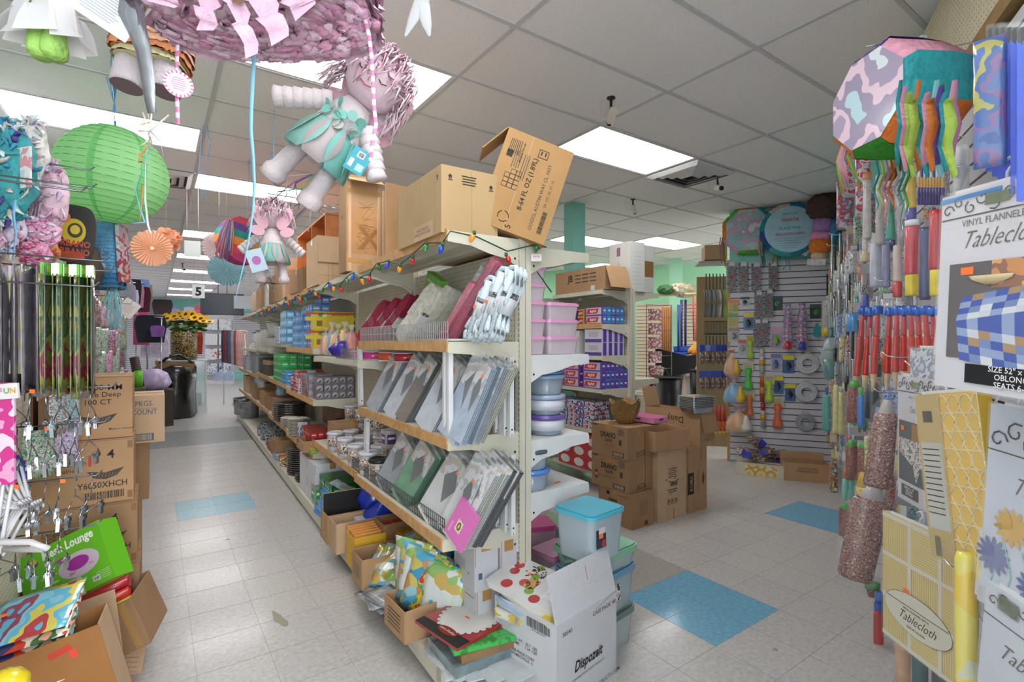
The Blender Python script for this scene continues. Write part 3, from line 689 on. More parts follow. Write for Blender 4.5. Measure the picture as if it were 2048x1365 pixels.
for k,(a,z,rr,hh) in enumerate([(BAY*4 +.35,1.42,.13,.17),(BAY*4 +.35,1.595,.13,.2),(BAY*4 +.75,1.42,.12,.3),(BAY*4 +1.05,1.42,.12,.3),(BAY*5 +.3,1.4,.12,.3),(BAY*5 +.7,1.4,.12,.28)]):
 galv(['white metal bucket at the bottom of the short pair near the light bulbs','white metal bucket on top of another by the light bulbs','white metal bucket standing after the pair on the far top shelf','white metal bucket fourth down the far top shelf','white metal bucket farther down past the fourth','last white metal bucket on the far top shelf'][k],g1p(a,-.26,z +.003),rr,hh,M('#c9c8c5',.4,.2,var=.06))
def yel(b,x,y,h):
 b.rect(.5,.035,M('#d8c43a',.4),fS(x,y,h,0,.6)); b.disc(.02,.02,M('#49a04b',.4),fS(x,y,h,-.7,.82)); b.disc(.02,.02,M('#d2e0c8',.4),fS(x,y,h,-.5,.82)); b.rect(.05,.05,M('#8f6420',.4),fS(x,y,h,-.75,.35)); b.text('MOSQUITO',.03,M('#c14a2a',.5),fS(x,y,h,.3,.78),.02); b.rect(.5,.02,M('#c05a2a',.4),fS(x,y,h,0,.9))
for k in range(2):
 boxy('yellow_carton',['yellow printed carton at the bottom behind the bagged toys','yellow printed carton resting on another behind the bagged toys'][k],'carton',g1p(2.83,-.215,1.463 +.165*k),.35,.14,.163,G1.rz,M('#dfc52e',.4,coat=.3),face=yel)
toyc = [('#e4572e','#f2b134'),('#3f8fd0','#e4402e'),('#f2772e','#f6d34a'),('#4a2f9d','#8f6fd0'),('#e87fa8','#f3c14b')]
def toybag(lab,a,b_,z,w,h,cols,seed):
 r = random.Random(seed); t = thing('bagged_toy',lab,'bagged toy',g1p(a,b_,z),FACE)
 c = B();
 for k in range(5):
  m = M(r.choice(cols),.35,coat=.4); x = r.uniform(-w*.25,w*.25); y = r.uniform(-.03,.03)
  c.tube([(x,y,.01),(x +r.uniform(-.02,.02),y,h*.3),(x*.4,y,h*r.uniform(.55,.8))],[.028,.03,.014],m,8)
 c.build('toy_body',t)
 f = B(FILM2); f.lathe([(w*.42,0),(w*.5,h*.12),(w*.45,h*.55),(w*.2,h*.78),(.014,h*.84),(w*.22,h*.93),(w*.3,h)],None,14,None,1,.5,lambda q,i: .08*math.sin(4*q +i*2 +seed)); f.build('clear_bag',t)
for k,(px,cols,h) in enumerate([(652,('#e87fa8','#f6c14a','#e8a13f'),.25),(664,('#e23b32','#3c8fcc','#f3d24b'),.29),(676,('#3b8fd0','#f2b03a','#46a7da'),.27),(690,('#f28a3a','#f6c94b','#5d2fa0'),.28),(703,('#e8572e','#4a2f9d','#7a5fd0'),.25)]):
 toybag(['pink and yellow toy in a clear bag, first of the bagged row','red and blue toy in a clear bag, second of the row','blue and yellow toy in a clear bag, mid row','orange toy in a clear bag over purple ones','purple and orange toy in a clear bag beside the wire fence'][k],A1(px,-.31),-.31,1.397,.2,h,cols,k)
wire_fence(g1,BAY +.12,BAY +.62,1.395,-.395)
o = B(M('#3a1f8f',.4,coat=.4)).lathe([(0,0),(.07,.02),(.09,.07),(.06,.12),(.02,.13)],None,14,None,1.2,.8,lambda q,i: .15*math.sin(6*q +i)).build('purple_scoop'); put(o,g1p(A1(684,-.37),-.35,1.397)); tag(o,'crumpled dark purple gift bow bag behind the wire fence','gift bow')
for k,(px,c,lab) in enumerate([(718,'#d98fb0','pale pink ribbon spool, left of three'),(740,'#d6459a','magenta ribbon spool in the middle of three'),(768,'#d9552f','orange ribbon spool, right of three'),(792,'#b02a46','dark red ribbon spool behind the orange one')]):
 m = B(); rr = .07; m.lathe([(rr,0),(rr,.055)],M(c,.25,coat=.6,var=.1),28); m.lathe([(rr*1.08,-.001),(rr*1.08,.004)],M('#e6dfe2',.4),28); m.lathe([(rr*1.08,.051),(rr*1.08,.056)],M('#e6c9d6',.4),28); m.rect(.03,.02,ORANGE,T(0,-rr - .002,.03))
 o = m.build('ribbon_spool'); put(o,g1p(A1(px,-.3),-.3 +.02*k,1.398)); tag(o,lab +' under the maroon pads','ribbon spool')
jar = M('#b9b3b5',.15,coat=.4,var=.25,vs=22); lidw = M('#d4d2dc',.3,coat=.3)
spots = [(A1(672,-.35),0,0),(A1(690,-.36),0,0),(A1(712,-.36),0,0),(A1(733,-.37),0,0),(A1(683,-.22),0,1),(A1(703,-.22),0,1),(A1(726,-.22),0,1),(A1(755,-.24),0,1),(A1(700,-.12),1,2),(A1(722,-.12),1,2),(A1(741,-.12),1,2),(A1(700,-.11),0,2),(A1(722,-.11),0,2),(A1(742,-.11),0,2),(A1(762,-.1),1,3),(A1(762,-.1),0,3)]
jp = None
for k,(a,lv,row) in enumerate(spots):
 bb = (-.355,-.225,-.105,-.1)[row]; loc = g1p(a,bb,.652 +.152*lv)
 L = f"clear jar with white lid, {ORD[k]} of the jars on the lower shelf"
 if jp is None:
  jp = tub('lidded_jar',L,'jar',loc,.058,.06,.148,jar,lidw,group='clear lidded jars on the lower shelf',lab_mat=PR(('#5b4a45','#c9bdb2','#8f6f5f','#d8d2cc','#3d3735'),30,'noise'))
 else: dup(jp,loc,40*k,L)
o = tub('lidded_jar','clear jar with a black lid among white-lidded ones','jar',g1p(A1(752,-.36),-.34,.652),.06,.062,.13,jar,BLACK,lab_mat=PR(('#5b4a45','#c9bdb2','#8f6f5f'),30,'noise'))
boxy('printed_box','small white and purple box on top of the jars','box',g1p(A1(778,-.2),-.2,.652 +.15),.1,.08,.12,FACE,M('#c9c3c0',.4),face=lbl('#6a3f8a'))
pile('red_box','red boxed candle on the low shelf','candle box',G1,BAY*2 +.18,-.37,.532,8,3,2,.05,.06,.085,[M('#a81f26',.35,coat=.3)],face=lbl('#c7383c','#e8d8d0'))
boxy('printed_box','blue and white box at the end of the red boxed candles','box',g1p(BAY*2 +.67,-.37,.532),.07,.08,.18,FACE,M('#cfd6dd',.4),face=lbl('#3f7ab8'))
pile('red_box','red boxed candle in the raised row','candle box',G1,BAY*2 +.1,-.12,.532,6,1,3,.07,.06,.085,[M('#8f1c24',.35)],face=lbl('#b02a30','#e8d8d0'))
pile('sponge_pack','green and yellow packet under the red boxed candles','packet',G1,BAY*2 +.1,-.41,.532,1,1,1,.3,.05,.04,[M('#a9b52f',.4)],face=lbl('#3f9a3a'))
t = carton('open_carton','brown fruit carton hanging over the low shelf edge, red mark on its side','carton',g1p(BAY*2 +.22,-.43,.532 - .0),.32,.1,.1,FACE,CARD,open_=True,prints=lambda b,x,y,h: (b.disc(.02,.02,M('#a3392b',.6),fS(x,y,h,-.75,.4)),b.rect(.05,.025,INK2,fS(x,y,h,-.5,.75))))
o = B(M('#dfe0e3',.35,coat=.2));
def bowl_stack(lab,a,b_,z,n,r,m,cat='bowl',group=None,dz=.02):
 p = None
 for k in range(n):
  loc = g1p(a +rnd.uniform(-.004,.004),b_,z +dz*k); L = f'{lab}, {ORD[k]} from the bottom'
  if p is None:
   c = B(m); c.lathe([(0,.003),(r*.5,0),(r*.9,dz*1.1),(r,dz*1.5),(r*.97,dz*1.6),(r*.88,dz*1.2),(r*.45,.006),(0,.006)],None,22); p = put(c.build(cat.replace(' ','_')),loc); tag(p,L,cat,group or lab)
  else: q = p.copy(); COL.objects.link(q); q.location = loc; q['label'] = L
plas = M('#d3cabd',.5,var=.05)
bowl_stack('cream paper plate in the tall stack beside the red boxes',BAY*2 +.98,-.36,.532,12,.1,plas,'paper plate',dz=.015)
bowl_stack('cream paper plate in the short stack past the tall one',BAY*2 +1.2,-.3,.532,9,.11,plas,'paper plate',dz=.015)
bowl_stack('cream paper plate in the far stack on the low shelf',BAY*3 +.15,-.35,.562,6,.1,plas,'paper plate',dz=.015)
tray = M('#a9a7a3',.2,.85)
def tray_stack(lab,a,b_,z,n,r):
 p = None
 for k in range(n):
  loc = g1p(a,b_,z +.022*k); L = f'{lab}, {ORD[k]} up'
  if p is None:
   c = B(tray); c.lathe([(0,0),(r*.72,0),(r*.97,.02),(r,.022),(r,.025),(r*.95,.023),(r*.7,.004),(0,.004)],None,30); c.lathe([(r*.72,-.006),(r*.9,.014)],M('#1f1d1c',.4),30); p = put(c.build('steel_tray'),loc); tag(p,L,'steel tray',lab)
  else: q = p.copy(); COL.objects.link(q); q.location = loc; q['label'] = L
tray_stack('round silver tray stacked on the low shelf over the booklets',BAY*3 +.55,-.27,.562,10,.2)
tray_stack('round silver tray stacked on the bottom deck by the white cartons',BAY*2 +1.02,-.27,.132,12,.19)
tray_stack('round silver tray in the short pile just left of the white cartons',BAY*2 +.68,-.3,.132,3,.14)
carton('brown_carton','small brown carton behind the round trays, low shelf','carton',g1p(BAY*3 +1.0,-.25,.562),.3,.3,.24,FACE,CARD2)
toybag('blue and purple toy in a clear bag over the tray stack',BAY*3 +1.1,-.3,.82,.26,.2,('#6fc3d8','#9a8fd8','#d8d8e8'),31)
carton('brown_carton','brown kraft carton on the low shelf left of the jars','carton',g1p(BAY +.98,-.2,.652),.2,.3,.2,FACE,CARD2)
boxy('dark_box','dark wooden looking box behind the red candles','box',g1p(BAY*2 +.5,-.1,.70),.5,.12,.18,FACE,M('#7a5a48',.5,var=.2))
# --- bottom deck (z .13)
ZD = .132
for k,(a,z,w_) in enumerate([(BAY*2 +.28,ZD,.3),(BAY*2 +.28,ZD +.172,.3),(BAY*2 - .06,ZD +.172,.3),(BAY*2 - .06,ZD,.3)]):
 carton('white_carton',['plain white carton at the bottom left of four','plain white carton on top, its side near the aisle trays','plain white carton on top, toward the green boxes','plain white carton at the bottom behind the booklets'][k],'carton',g1p(a,-.29,z),w_,.3,.17,FACE,M('#d3d3d8',.5),group=None)
pile('green_box','dark green box in upper deck row','green box',G1,BAY +.72,-.36,ZD +.17,7,3,1,.058,.1,.105,[M('#17632f',.35,coat=.3)],face=lbl('#2b8a48','#cfe5d2'))
pile('green_box','dark green box in lower deck row','green box',G1,BAY +.72,-.36,ZD,5,1,1,.085,.1,.165,[M('#17632f',.35,coat=.3)],face=lbl('#2b8a48','#cfe5d2'))
boxy('green_box','green and white packet beside the blue booklets','packet',g1p(BAY +1.22,-.4,ZD),.14,.08,.17,FACE,M('#cfd8d0',.4),face=lbl('#3fa95c',top='#4fb96a'))
def uno(b,x,y,h):
 b.rect(x*1.2,y*1.0,M('#2a7fc8',.4),fT(x,y,h,.2,0)); b.text('120',.06,M('#f2e25a',.4),T(-x*.45,0,h +.0014) @ RX(-90) @ RY(0),.03,.2); b.disc(.012,.012,M('#e8e0d0',.4),fT(x,y,h,.6,.1,.0012)); b.rect(x*.5,y*.5,BLACK,fT(x,y,h,-.5,-.5,.0011))
for k in range(9):
 st = k // 4 if k < 8 else 1
 boxy('blue_booklet',f'blue covered notebook pad, {ORD[k]} of the slumped stack on the bottom deck','notebook',g1p(BAY +.86 +.03*(k % 2) - .012*k,-.37 +.006*k,ZD +.024*k),.27,.2,.022,FACE +rnd.uniform(-14,8),M('#2f8bd6',.3,coat=.4),'blue notebooks slumped in a stack',face=uno if k == 8 else None)
o = boxy('clear_packet','flat silver clear packet lying tilted across the blue notebooks','packet',g1p(BAY +.5,-.33,.40),.3,.09,.012,FACE +40,M('#b3bcc0',.15,.3,coat=.6,var=.3,vs=25),ry=22)
for k,(a,r_,z) in enumerate([(BAY +.42,.15,.132),(BAY +.12,.15,.132),(BAY +.28,.12,.3)]):
 c = B(M('#1f3fc0',.2,coat=.6,var=.25,vs=9)); c.lathe([(r_*.7,0),(r_,r_*.3),(r_*1.05,r_*.8),(r_*.8,r_*1.4),(r_*.25,r_*1.75),(r_*.35,r_*2)],None,18,None,1,.8,lambda q,i: .09*math.sin(5*q +2.3*i))
 o = put(c.build('blue_plastic_bag'),g1p(a,-.2,z)); tag(o,['shiny royal blue plastic bag, left of two on the deck','shiny royal blue plastic bag, right of two on the deck','shiny royal blue plastic bag resting on the two below'][k],'plastic bag')
def bin_(lab,a,b_,w_,d_,h_,mt,rz=0,prints=None,flaps=()):
 return carton('open_carton',lab,'carton',g1p(a,b_,ZD),w_,d_,h_,FACE +rz,mt,open_=True,prints=prints,flaps=flaps,fl=.35)
def aZ(px,py,z=ZD): return G1.loc(PZ(px,py,z))[:2]
def bincorner(lab,px,py,w_,d_,h_,mt,rz=0,**k):
 "px,py = near lower corner towards the aisle and the gondola end"
 a,b_ = aZ(px,py); return bin_(lab,a +w_/2,b_ +d_/2,w_,d_,h_,mt,rz,**k)
bincorner('open brown carton with a black panel at its back, first of the deck cartons',655,1092,.2,.34,.2,CARD)
a,b_ = aZ(655,1092); o = B(M('#17181c',.5)).box(-.17,0,0,.17,.006,.3,None).build('black_panel'); o.matrix_world = T(*g1p(a +.12,b_ +.17,ZD +.02)) @ RZ(G1.rz); tag(o,'black board with yellow rim standing in the first deck carton','board')
c = B(M('#c9b24a',.5)).box(-.172,.001,.0,.172,.005,.303).build('rim',o)
bincorner('open brown carton holding white paper, second of the deck cartons',672,1112,.18,.42,.2,CARDL)
boxy('paper_stack','white paper stack inside the second deck carton','paper',g1p(*[x +y for x,y in zip(aZ(672,1112),(.09,.28))],ZD +.006),.14,.24,.17,FACE,M('#cfcfd2',.6))
boxy('paper_stack','red and white pamphlets tilted in the second deck carton','pamphlet',g1p(*[x +y for x,y in zip(aZ(672,1112),(.09,.1))],ZD +.05),.13,.14,.09,FACE,PR(('#d8d2cc','#c9584a','#6f8a4a','#e8e2dc'),30),rx=-18)
a,b_ = aZ(705,1147)
bin_('open yellow carton with orange envelopes at the deck edge',a +.09,b_ +.11,.17,.2,.2,M('#d8a92e',.6))
for k in range(5): boxy('orange_envelope',f'orange wrapped envelope, {ORD[k]} in the yellow carton','envelope',g1p(a +.02 +.032*k,b_ +.11,ZD +.008),.012,.17,.2 +.004*k,FACE,M('#e39a52',.35,coat=.4),'orange envelopes in the yellow carton',ry=-14)
bin_('open brown carton with orange packets near the pegboard',a +.12,b_ +.3,.19,.2,.24,CARD2)
for k in range(3): boxy('orange_packet',f'orange packet with black print, {ORD[k]} in the inner carton','packet',g1p(a +.07 +.04*k,b_ +.3,ZD +.008),.02,.15,.2,FACE,PR(('#e08a2e','#2b2620','#e8a23f','#c8402a'),16),'packets in the inner carton',ry=-10)
boxy('orange_board','plain ochre box behind the letter-stamped carton','box',g1p(a - .06,b_ +.34,ZD),.16,.12,.2,FACE,M('#bf8a2e',.6))
a,b_ = aZ(727,1183)
bin_('open brown carton with a black letter stamp and colourful pamphlets',a +.1,b_ +.17,.2,.36,.17,CARD,prints=lambda b,x,y,h: (b.rect(.1,.1,CARDL,fE(x,y,h,-.3,.5)),b.text('JJF',.05,INK,fE(x,y,h,-.25,.55,.0012),.02),[b.rect(.16,.004,INK2,fE(x,y,h,-.2,.14 +.1*q,.0014)) for q in range(3)],b.rect(.12,.08,M('#8f7a62',.7),fS(x,y,h,0,.5))))
for k in range(5): boxy('pamphlet',f'colourful pamphlet, {ORD[k]} in the letter-stamped carton','pamphlet',g1p(a +.1,b_ +.08 +.05*k,ZD +.006),.16,.012,.12 +.006*k,FACE,PR(('#4f7a4a','#c9c4b0','#2a3f6a','#c8572e','#58b0d0'),26),'pamphlets in the letter-stamped carton',rx=-16)
party = PR(('#8fa046','#c9d1cc','#6fafc6','#a3b552','#d6d8d2','#5fa3c0','#8fb86a','#c9a85a','#cfd6d6'),17,'vor',rough=.15,coat=.8,bump=.4,bs=18)
party2 = PR(('#3f9cc4','#5fb0cf','#2f88b8','#c9b860','#9fcad8','#4aa5c8','#c98f5a','#3a94bc'),22,'vor',rough=.15,coat=.8,bump=.4,bs=18)
def pk(name,lab,cat,a,b_,z,w_,h_,t,m,rz=0,rx=0,ry=0,seed=0,group=None):
 c = pouch_mesh(w_,h_,t,m,seed=seed); o = c.build(name); o.matrix_world = T(*g1p(a,b_,z)) @ RZ(FACE +rz) @ RY(ry) @ RX(rx); return tag(o,lab,cat,group)
r_ = random.Random(5)
for k in range(9):
 a,b_ = aZ(775 +8*(k % 5),1175 +6*(k % 4));
 pk('party_pack',f'cartoon printed party pack lying in the slumped heap, {ORD[k]} from the bottom','party pack',a +.1 - .015*k,b_ +.12 +.025*k,ZD +.16 +.022*k,.28,.26,.016,party if k % 3 else party2,35 +r_.uniform(-20,20),-62 +r_.uniform(-10,10),r_.uniform(-10,10),k,'slumped party packs')
for k in range(5):
 a,b_ = aZ(765 +6*k,1200 +5*k)
 pk('clear_pack',f'clear bagged grey sheet in the low slump by the deck edge, {ORD[k]} one','bagged sheet',a +.08,b_ +.16,ZD +.008 +.014*k,.3,.24,.01,M('#9fa4a8',.15,coat=.8,var=.3,vs=20),r_.uniform(-15,15),-84,0,k +20,'clear bagged sheets under the party packs')
a,b_ = aZ(803,1290)
bin_('open brown carton bursting with cartoon party packs',a +.11,b_ +.15,.23,.3,.15,CARD,rz=4,prints=lambda b,x,y,h: [b.rect(.14,.006,INK2,fS(x,y,h,0,.25 +.12*q)) for q in range(5)])
for k in range(7):
 pk('party_pack',['upright green and blue cartoon pack with white splash shapes, front of the bursting carton','upright cartoon pack just behind the front one','orange edged cartoon pack mid carton','blue edged cartoon pack mid carton','red striped cartoon pack near the white cartons','tilted cartoon pack at the carton rear','small cyan cartoon pack hanging over the carton rim'][k],'party pack',
  a +.14 - .03*k,b_ +.12 +.022*k,ZD +.41 - .02*k,.21,.30,.02,[party,party2,party,party2,PR(('#c8402e','#e8c94a','#6aa838','#3fa9cf'),18,'noise',coat=.8),party,party2][k],[38,42,46,44,40,44,40][k],[8,6,2,-2,-4,-8,4][k],[6,10,14,16,14,8,0][k],k +40)
for k in range(3): pk('bagged_snack',['pinkish clear bagged favors leaning on the white cartons','blue bagged favors wedged behind the party packs','pale blue wrapped favors at the pegboard foot'][k],'bagged favors',.34 +.18*k,-.24 +.05*k,.42 +.05*k,.22,.26,.07,[PR(('#d8b5a8','#c98f7a','#e3d3cb','#cfcfd4'),14,'noise',coat=.8),party2,PR(('#9fc4d6','#4f9fc4','#d8dde0'),16,'noise',coat=.8)][k],20,-14,5,k +60)
def wprint(b,x,y,h):
 for q in range(8): b.rect(.1,.0015,M('#7d7d82',.6),fS(x,y,h,-.35,.52 - .028*q))
 b.rect(.032,.04,M('#77777c',.6),fS(x,y,h,-.6,.22)); b.rect(.026,.016,ORANGE,fS(x,y,h,-.75,.82)); b.rect(.024,.016,ORANGE,fS(x,y,h,-.85,.74)); b.text('- - - - - -',.02,INK2,fS(x,y,h,0,.93))
 b.box(x*.0,-y - .0008,h*.86,x*.8,-y,h*.87,INK2); b.disc(.005,.005,INK2,fS(x,y,h,.45,.3)); b.rect(.02,.03,BLUEINK,fE(x,y,h,-.5,.3))
WC = M('#c4c4cb',.45)
a,b_ = .125,-.205
carton('white_carton','plain white carton standing tight behind the stickered pair by the pegboard','carton',g1p(.11,-.09,ZD),.2,.09,.45,FACE,M('#c4c4cb',.45))
carton('white_carton','tall pale carton with orange stickers at the bottom beneath the shelf corner','carton',g1p(a,b_,ZD),.2,.12,.24,FACE +3,WC,prints=wprint)
carton('white_carton','tall pale carton with orange stickers on top, tucked under the shelf corner','carton',g1p(a,b_,ZD +.242),.21,.125,.23,FACE - 1,WC,prints=wprint)
zz = ZD
for k,(w_,d_,h_,m,lab) in enumerate([(.34,.4,.02,M('#b9bec2',.2,coat=.6,var=.2,vs=18),'flat grey clear wrapped bundle lowest in the doily pile'),(.33,.38,.045,M('#6f7f84',.2,coat=.7,var=.3,vs=16),'bluish grey wrapped bundle in the doily pile'),(.3,.3,.035,M('#8a6a45',.25,coat=.6,var=.2),'brown and green wrapped bundle in the doily pile'),(.26,.34,.02,PR(('#2f9a42','#3fb354','#2a8a3a'),20,'noise',coat=.6),'bright green wrapped bundle under the doily pack')]):
 o = boxy('wrapped_bundle',lab,'wrapped bundle',g1p(-.01 - .02*k,-.27,zz),w_*.8,d_,h_,FACE +6 - 5*k,m,bevel=.01); zz += h_ +.001
c = B(M('#a32430',.3,coat=.6)); c.cb(.3,.36,.012)
n = 28; c.add([((.125 +.008*math.cos(14*2*PI*i/n))*math.cos(2*PI*i/n),(.15 +.008*math.cos(14*2*PI*i/n))*math.sin(2*PI*i/n) +.02,.0135) for i in range(n)],[tuple(range(n))],M('#d9d6d2',.7))
for i in range(28): q = 2*PI*i/28; c.disc(.012,.012,M('#d0cdc9',.7),T(.125*math.cos(q),.15*math.sin(q) +.02,.0139) @ RX(-90),10)
c.add([(-.15,-.18,.0132),(.15,-.18,.0132),(.15,-.11,.0132),(-.15,-.13,.0132)],[(0,1,2,3)],BLACK); c.disc(.06,.025,M('#8a1c28',.3),T(.02,-.13,.0142) @ RX(-90)); c.text('Lace Doilies',.02,M('#e8d9d0',.4),T(.02,-.135,.0148) @ RX(-90),.01,.3); c.rect(.03,.01,ORANGE,T(0,.0,.0145) @ RX(-90))
o = put(c.build('doily_pack'),g1p(.03,-.3,zz),FACE +12,0,0); tag(o,'red pack of round white lace doilies on top of the pile','doily pack')
for k in range(4): boxy('wrapped_bundle',f'clear wrapped sheet poking out beneath the doily pile, {ORD[k]} one','bagged sheet',g1p(-.03 - .05*k,-.36 +.05*k,ZD +.005*k - .0),.26,.18,.006,FACE - 18 +9*k,M('#c0c4c9',.15,coat=.7,var=.15),'clear wrapped sheets by the deck end')
carton('brown_carton','brown carton tucked among plates far down the deck','carton',g1p(BAY*3 +.7,-.3,ZD),.3,.3,.2,FACE,CARD2)
for k in range(6): boxy('magazine_pile',f'magazine in the pile beside the silver trays, {ORD[k]} up','magazine',g1p(BAY*3 +.18 +.01*k,-.34,ZD +.014*k),.28,.22,.013,FACE +rnd.uniform(-12,12),PR(('#e3b23a','#c23b2e','#3b2f2a','#d8d0c4'),20),'magazines on the bottom deck')
boxy('blue_booklet','single blue notebook beside the magazines, bottom deck','notebook',g1p(BAY*3 +.5,-.36,ZD),.24,.2,.05,FACE,M('#5f9fd8',.35))
for k in range(8): boxy('chrome_rack',f'dark handled utensil bundle, {ORD[k]} in the jumble past the magazines','utensil bundle',g1p(BAY*4 +.1 +.14*k,-.33 +.03*(k % 3),ZD),.12,.2,.14 +.03*(k % 3),FACE +8*k,PR(('#4a5560','#aeb4ba','#2b2f36','#d3d7da'),22,'noise'),'utensil bundles far down the bottom deck')
carton('brown_carton','reddish brown carton front under the utensil bundles','carton',g1p(BAY*3 +1.0,-.42,ZD),.5,.05,.1,FACE,M('#a0563a',.7))
for k,(a,z,w_,h_,c) in enumerate([(BAY*4 +.3,.59,.5,.16,CARD2),(BAY*4 +.9,.59,.4,.2,CARD),(BAY*4 +.5,1.05,.5,.14,M('#4a4845',.6)),(BAY*4 +.5,1.195,.45,.06,CARD),(BAY*4 +1.0,1.05,.3,.22,M('#3d3c3b',.5)),(BAY*5 +.5,.59,.5,.25,CARD2),(BAY*5 +.5,1.0,.5,.3,M('#8f9194',.4,.5)),(BAY*6 +.5,.59,.5,.3,CARDL),(BAY*6 +.5,1.0,.6,.26,M('#a3a6aa',.4,.5))]):
 carton('far_carton',f"{['brown', 'kraft', 'charcoal', 'thin kraft', 'black', 'wide brown', 'steel grey', 'light kraft', 'silver grey'][k]} carton on the far shelves past the light bulbs",'carton',g1p(a,-.24,z +.001),w_,.3,h_,FACE,c,tape=False)
def steel_tub(lab,a,b_,z,w_,d_,h_):
 t = thing('galvanized_tub',lab,'metal tub',g1p(a,b_,z),FACE); g = M('#9da0a2',.35,.6,var=.2,vs=14)
 c = B(g); n = 20; c.lathe([(.5,0),(.55,h_*.9),(.57,h_),(.54,h_),(.52,h_*.9),(.47,.01)],None,n,None,w_,d_); c.build('tub_body',t)
 c = B(M('#cfd6c4',.4)); c.disc(.06,.03,None,T(0,-d_*.57,h_*.6)); c.build('handle',t)
steel_tub('oval galvanized metal tub at the far end of the deck',BAY*6 +.95,-.36,ZD,.5,.34,.3)
steel_tub('second oval galvanized tub stacked beyond the first',BAY*6 +.3,-.33,ZD,.4,.3,.3)
for k in range(5): toybag(f'clear bagged clutter hanging low at the far gondola end, {ORD[k]} bag',BAY*5 +.35*k,-.33,[.8,.84,.59,1.3,1.26][k],.3,.25,('#c9c9cf','#b9a6a0','#dcdce0'),70 +k)
# ================================================================== cartons on top of the gondola
A90 = G1.rz - 90
def gc(fr,name,lab,a0,a1,b0,b1,z,h,mat=CARD,rz=0,**k):
 return carton(name,lab,'carton',fr((a0 +a1)/2,(b0 +b1)/2,z),b1 - b0,a1 - a0,h,fr.rz +rz,mat,**k)
def arrow(b,X,s,m=INK):
 b.add([(-s,0,0),(s,0,0),(0,0,s*1.1)],[(0,1,2)],m,X); b.rect(s*1.1,s*.9,m,X @ T(0,0,-s*.4)); b.rect(s*1.9,s*.3,m,X @ T(0,0,-s*1.25)); b.rect(s*.3,s*.5,CARD,X @ T(0,-.0004,-s*.4))
def p_tan(b,x,y,h):
 arrow(b,fS(x,y,h,-.7,.84),.012); arrow(b,fS(x,y,h,.75,.78),.012); arrow(b,fW(x,y,h,.85,.85),.01)
 for q in range(4): b.rect(.075 - .01*(q % 2),.005,INK,fS(x,y,h,-.05,.88 - .04*q))
 b.rect(.0015,h*.98,CARDD,fS(x,y,h,.05,.5)); b.rect(.0015,h*.98,CARDD,fW(x,y,h,.1,.5)); b.rect(.0015,h*.98,CARDD,fW(x,y,h,.75,.5))
 b.text('CARGO FRAGILE\nHANDLE WITH CARE',.02,INK2,fW(x,y,h,.2,.14)); b.rect(.22,.07,CARDL,fW(x,y,h,.25,.12,.0004))
TAN = M('#b5986e',.8,var=.05,vs=5,bump=.08,bs=200)
gc(G1,'open_carton','open tan carton with arrow prints at the front top of the gondola',.03,.56,-.43,-.14,2.003,.30,TAN,open_=True,prints=p_tan,flaps=(('n',172),),fl=.4,th=.006)
gc(G1,'open_carton','tall open carton with a raised flap behind the tan one',.25,.95,-.11,.3,2.003,.33,CARDL,open_=True,flaps=(('n',4),('e',10)),fl=.24)
def p_tape(b,x,y,h):
 for u in (-.9,.95): b.rect(.02,h*.98,CARDL,fS(x,y,h,u*.9,.5))
 for q in range(26):
  b.add([(-.05,0,-.004),(.05,0,-.002),(.05,0,.001),(-.05,0,-.0005)],[(0,1,2,3)],CARDD,fS(x,y,h,-.2 +.5*rnd.random(),.25 +.5*rnd.random()) @ RY(rnd.uniform(-70,70)))
 b.rect(2*x*.98,h*.5,M('#b5875d',.12,coat=.8,var=.08),fS(x,y,h,0,.45,.0006)); b.text('X',.22,M('#94663f',.3),fS(x,y,h,.3,.25,.0012),.02); b.rect(2*x,.03,TAPE,fS(x,y,h,0,.12,.0016)); b.rect(2*x,.03,TAPE,fS(x,y,h,0,.86,.0016)); b.disc(.016,.02,CARDD,fW(x,y,h,0,.6))
gc(G1,'tall_taped_carton','tall carton wrapped in shiny brown tape standing on the top shelf',1.6,1.8,-.42,-.17,2.015,.66,CARD,prints=p_tape,flaps=(('s',118),('n',-4)),fl=.42)
for k in range(4):
 o = B(CARDL if k % 2 else CARD).box(-.09,-.004,0,.1 - .01*k,.004,.52 - .03*k).build('flat_cardboard',bevel=.001); put(o,G1(1.12 +.09*k,-.22 +.012*k,2.004),G1.rz +8,0,0); tag(o,f'flattened cardboard sheet upright between two top cartons, {ORD[k]} from the tan box','cardboard sheet')
gc(G1,'creased_carton','creased kraft carton with black strap lines left of the taped one',2.5,2.95,-.42,-.06,2.004,.42,CARDL,flaps=(('s',176),),prints=lambda b,x,y,h: ([b.rect(.002,h*.97,CARDD,fS(x,y,h,u,.5)) for u in (-.5,-.3,.55)],[b.rect(2*x*.98,.002,CARDD,fS(x,y,h,0,v)) for v in (.2,.45,.78)],b.rect(.004,h,INK2,fS(x,y,h,.5,.5))))
t = thing('wooden_crate','orange stained wooden crate shelf lying on top of the gondola','crate',G1(3.65,-.08,2.02),G1.rz); m = M('#c97a42',.5,var=.12,vs=12)
b = B(m); b.box(-.17,-.7,0,.17,.7,.02); b.box(-.17,-.7,.7,.17,.7,.72); b.box(.15,-.7,.02,.17,.7,.7); b.build('crate_body',t,bevel=.002)
for yy in (-.69,-.1,.68): B(m).box(-.17,yy,.02,.15,yy +.02,.7).build('divider',t)
o = B(CHROME)
for q in range(3): o.tube([(.13*math.cos(R(18*k)),.13*math.sin(R(18*k)),.02*math.sin(R(36*k +90*q)) +.02*q) for k in range(21)],.004,n=5)
put(o.build('wire_wreath_frame'),G1(3.1,-.14,2.79)); tag(bpy.data.objects['wire_wreath_frame'],'silver wire ring frame lying on the wooden crate','wire frame')
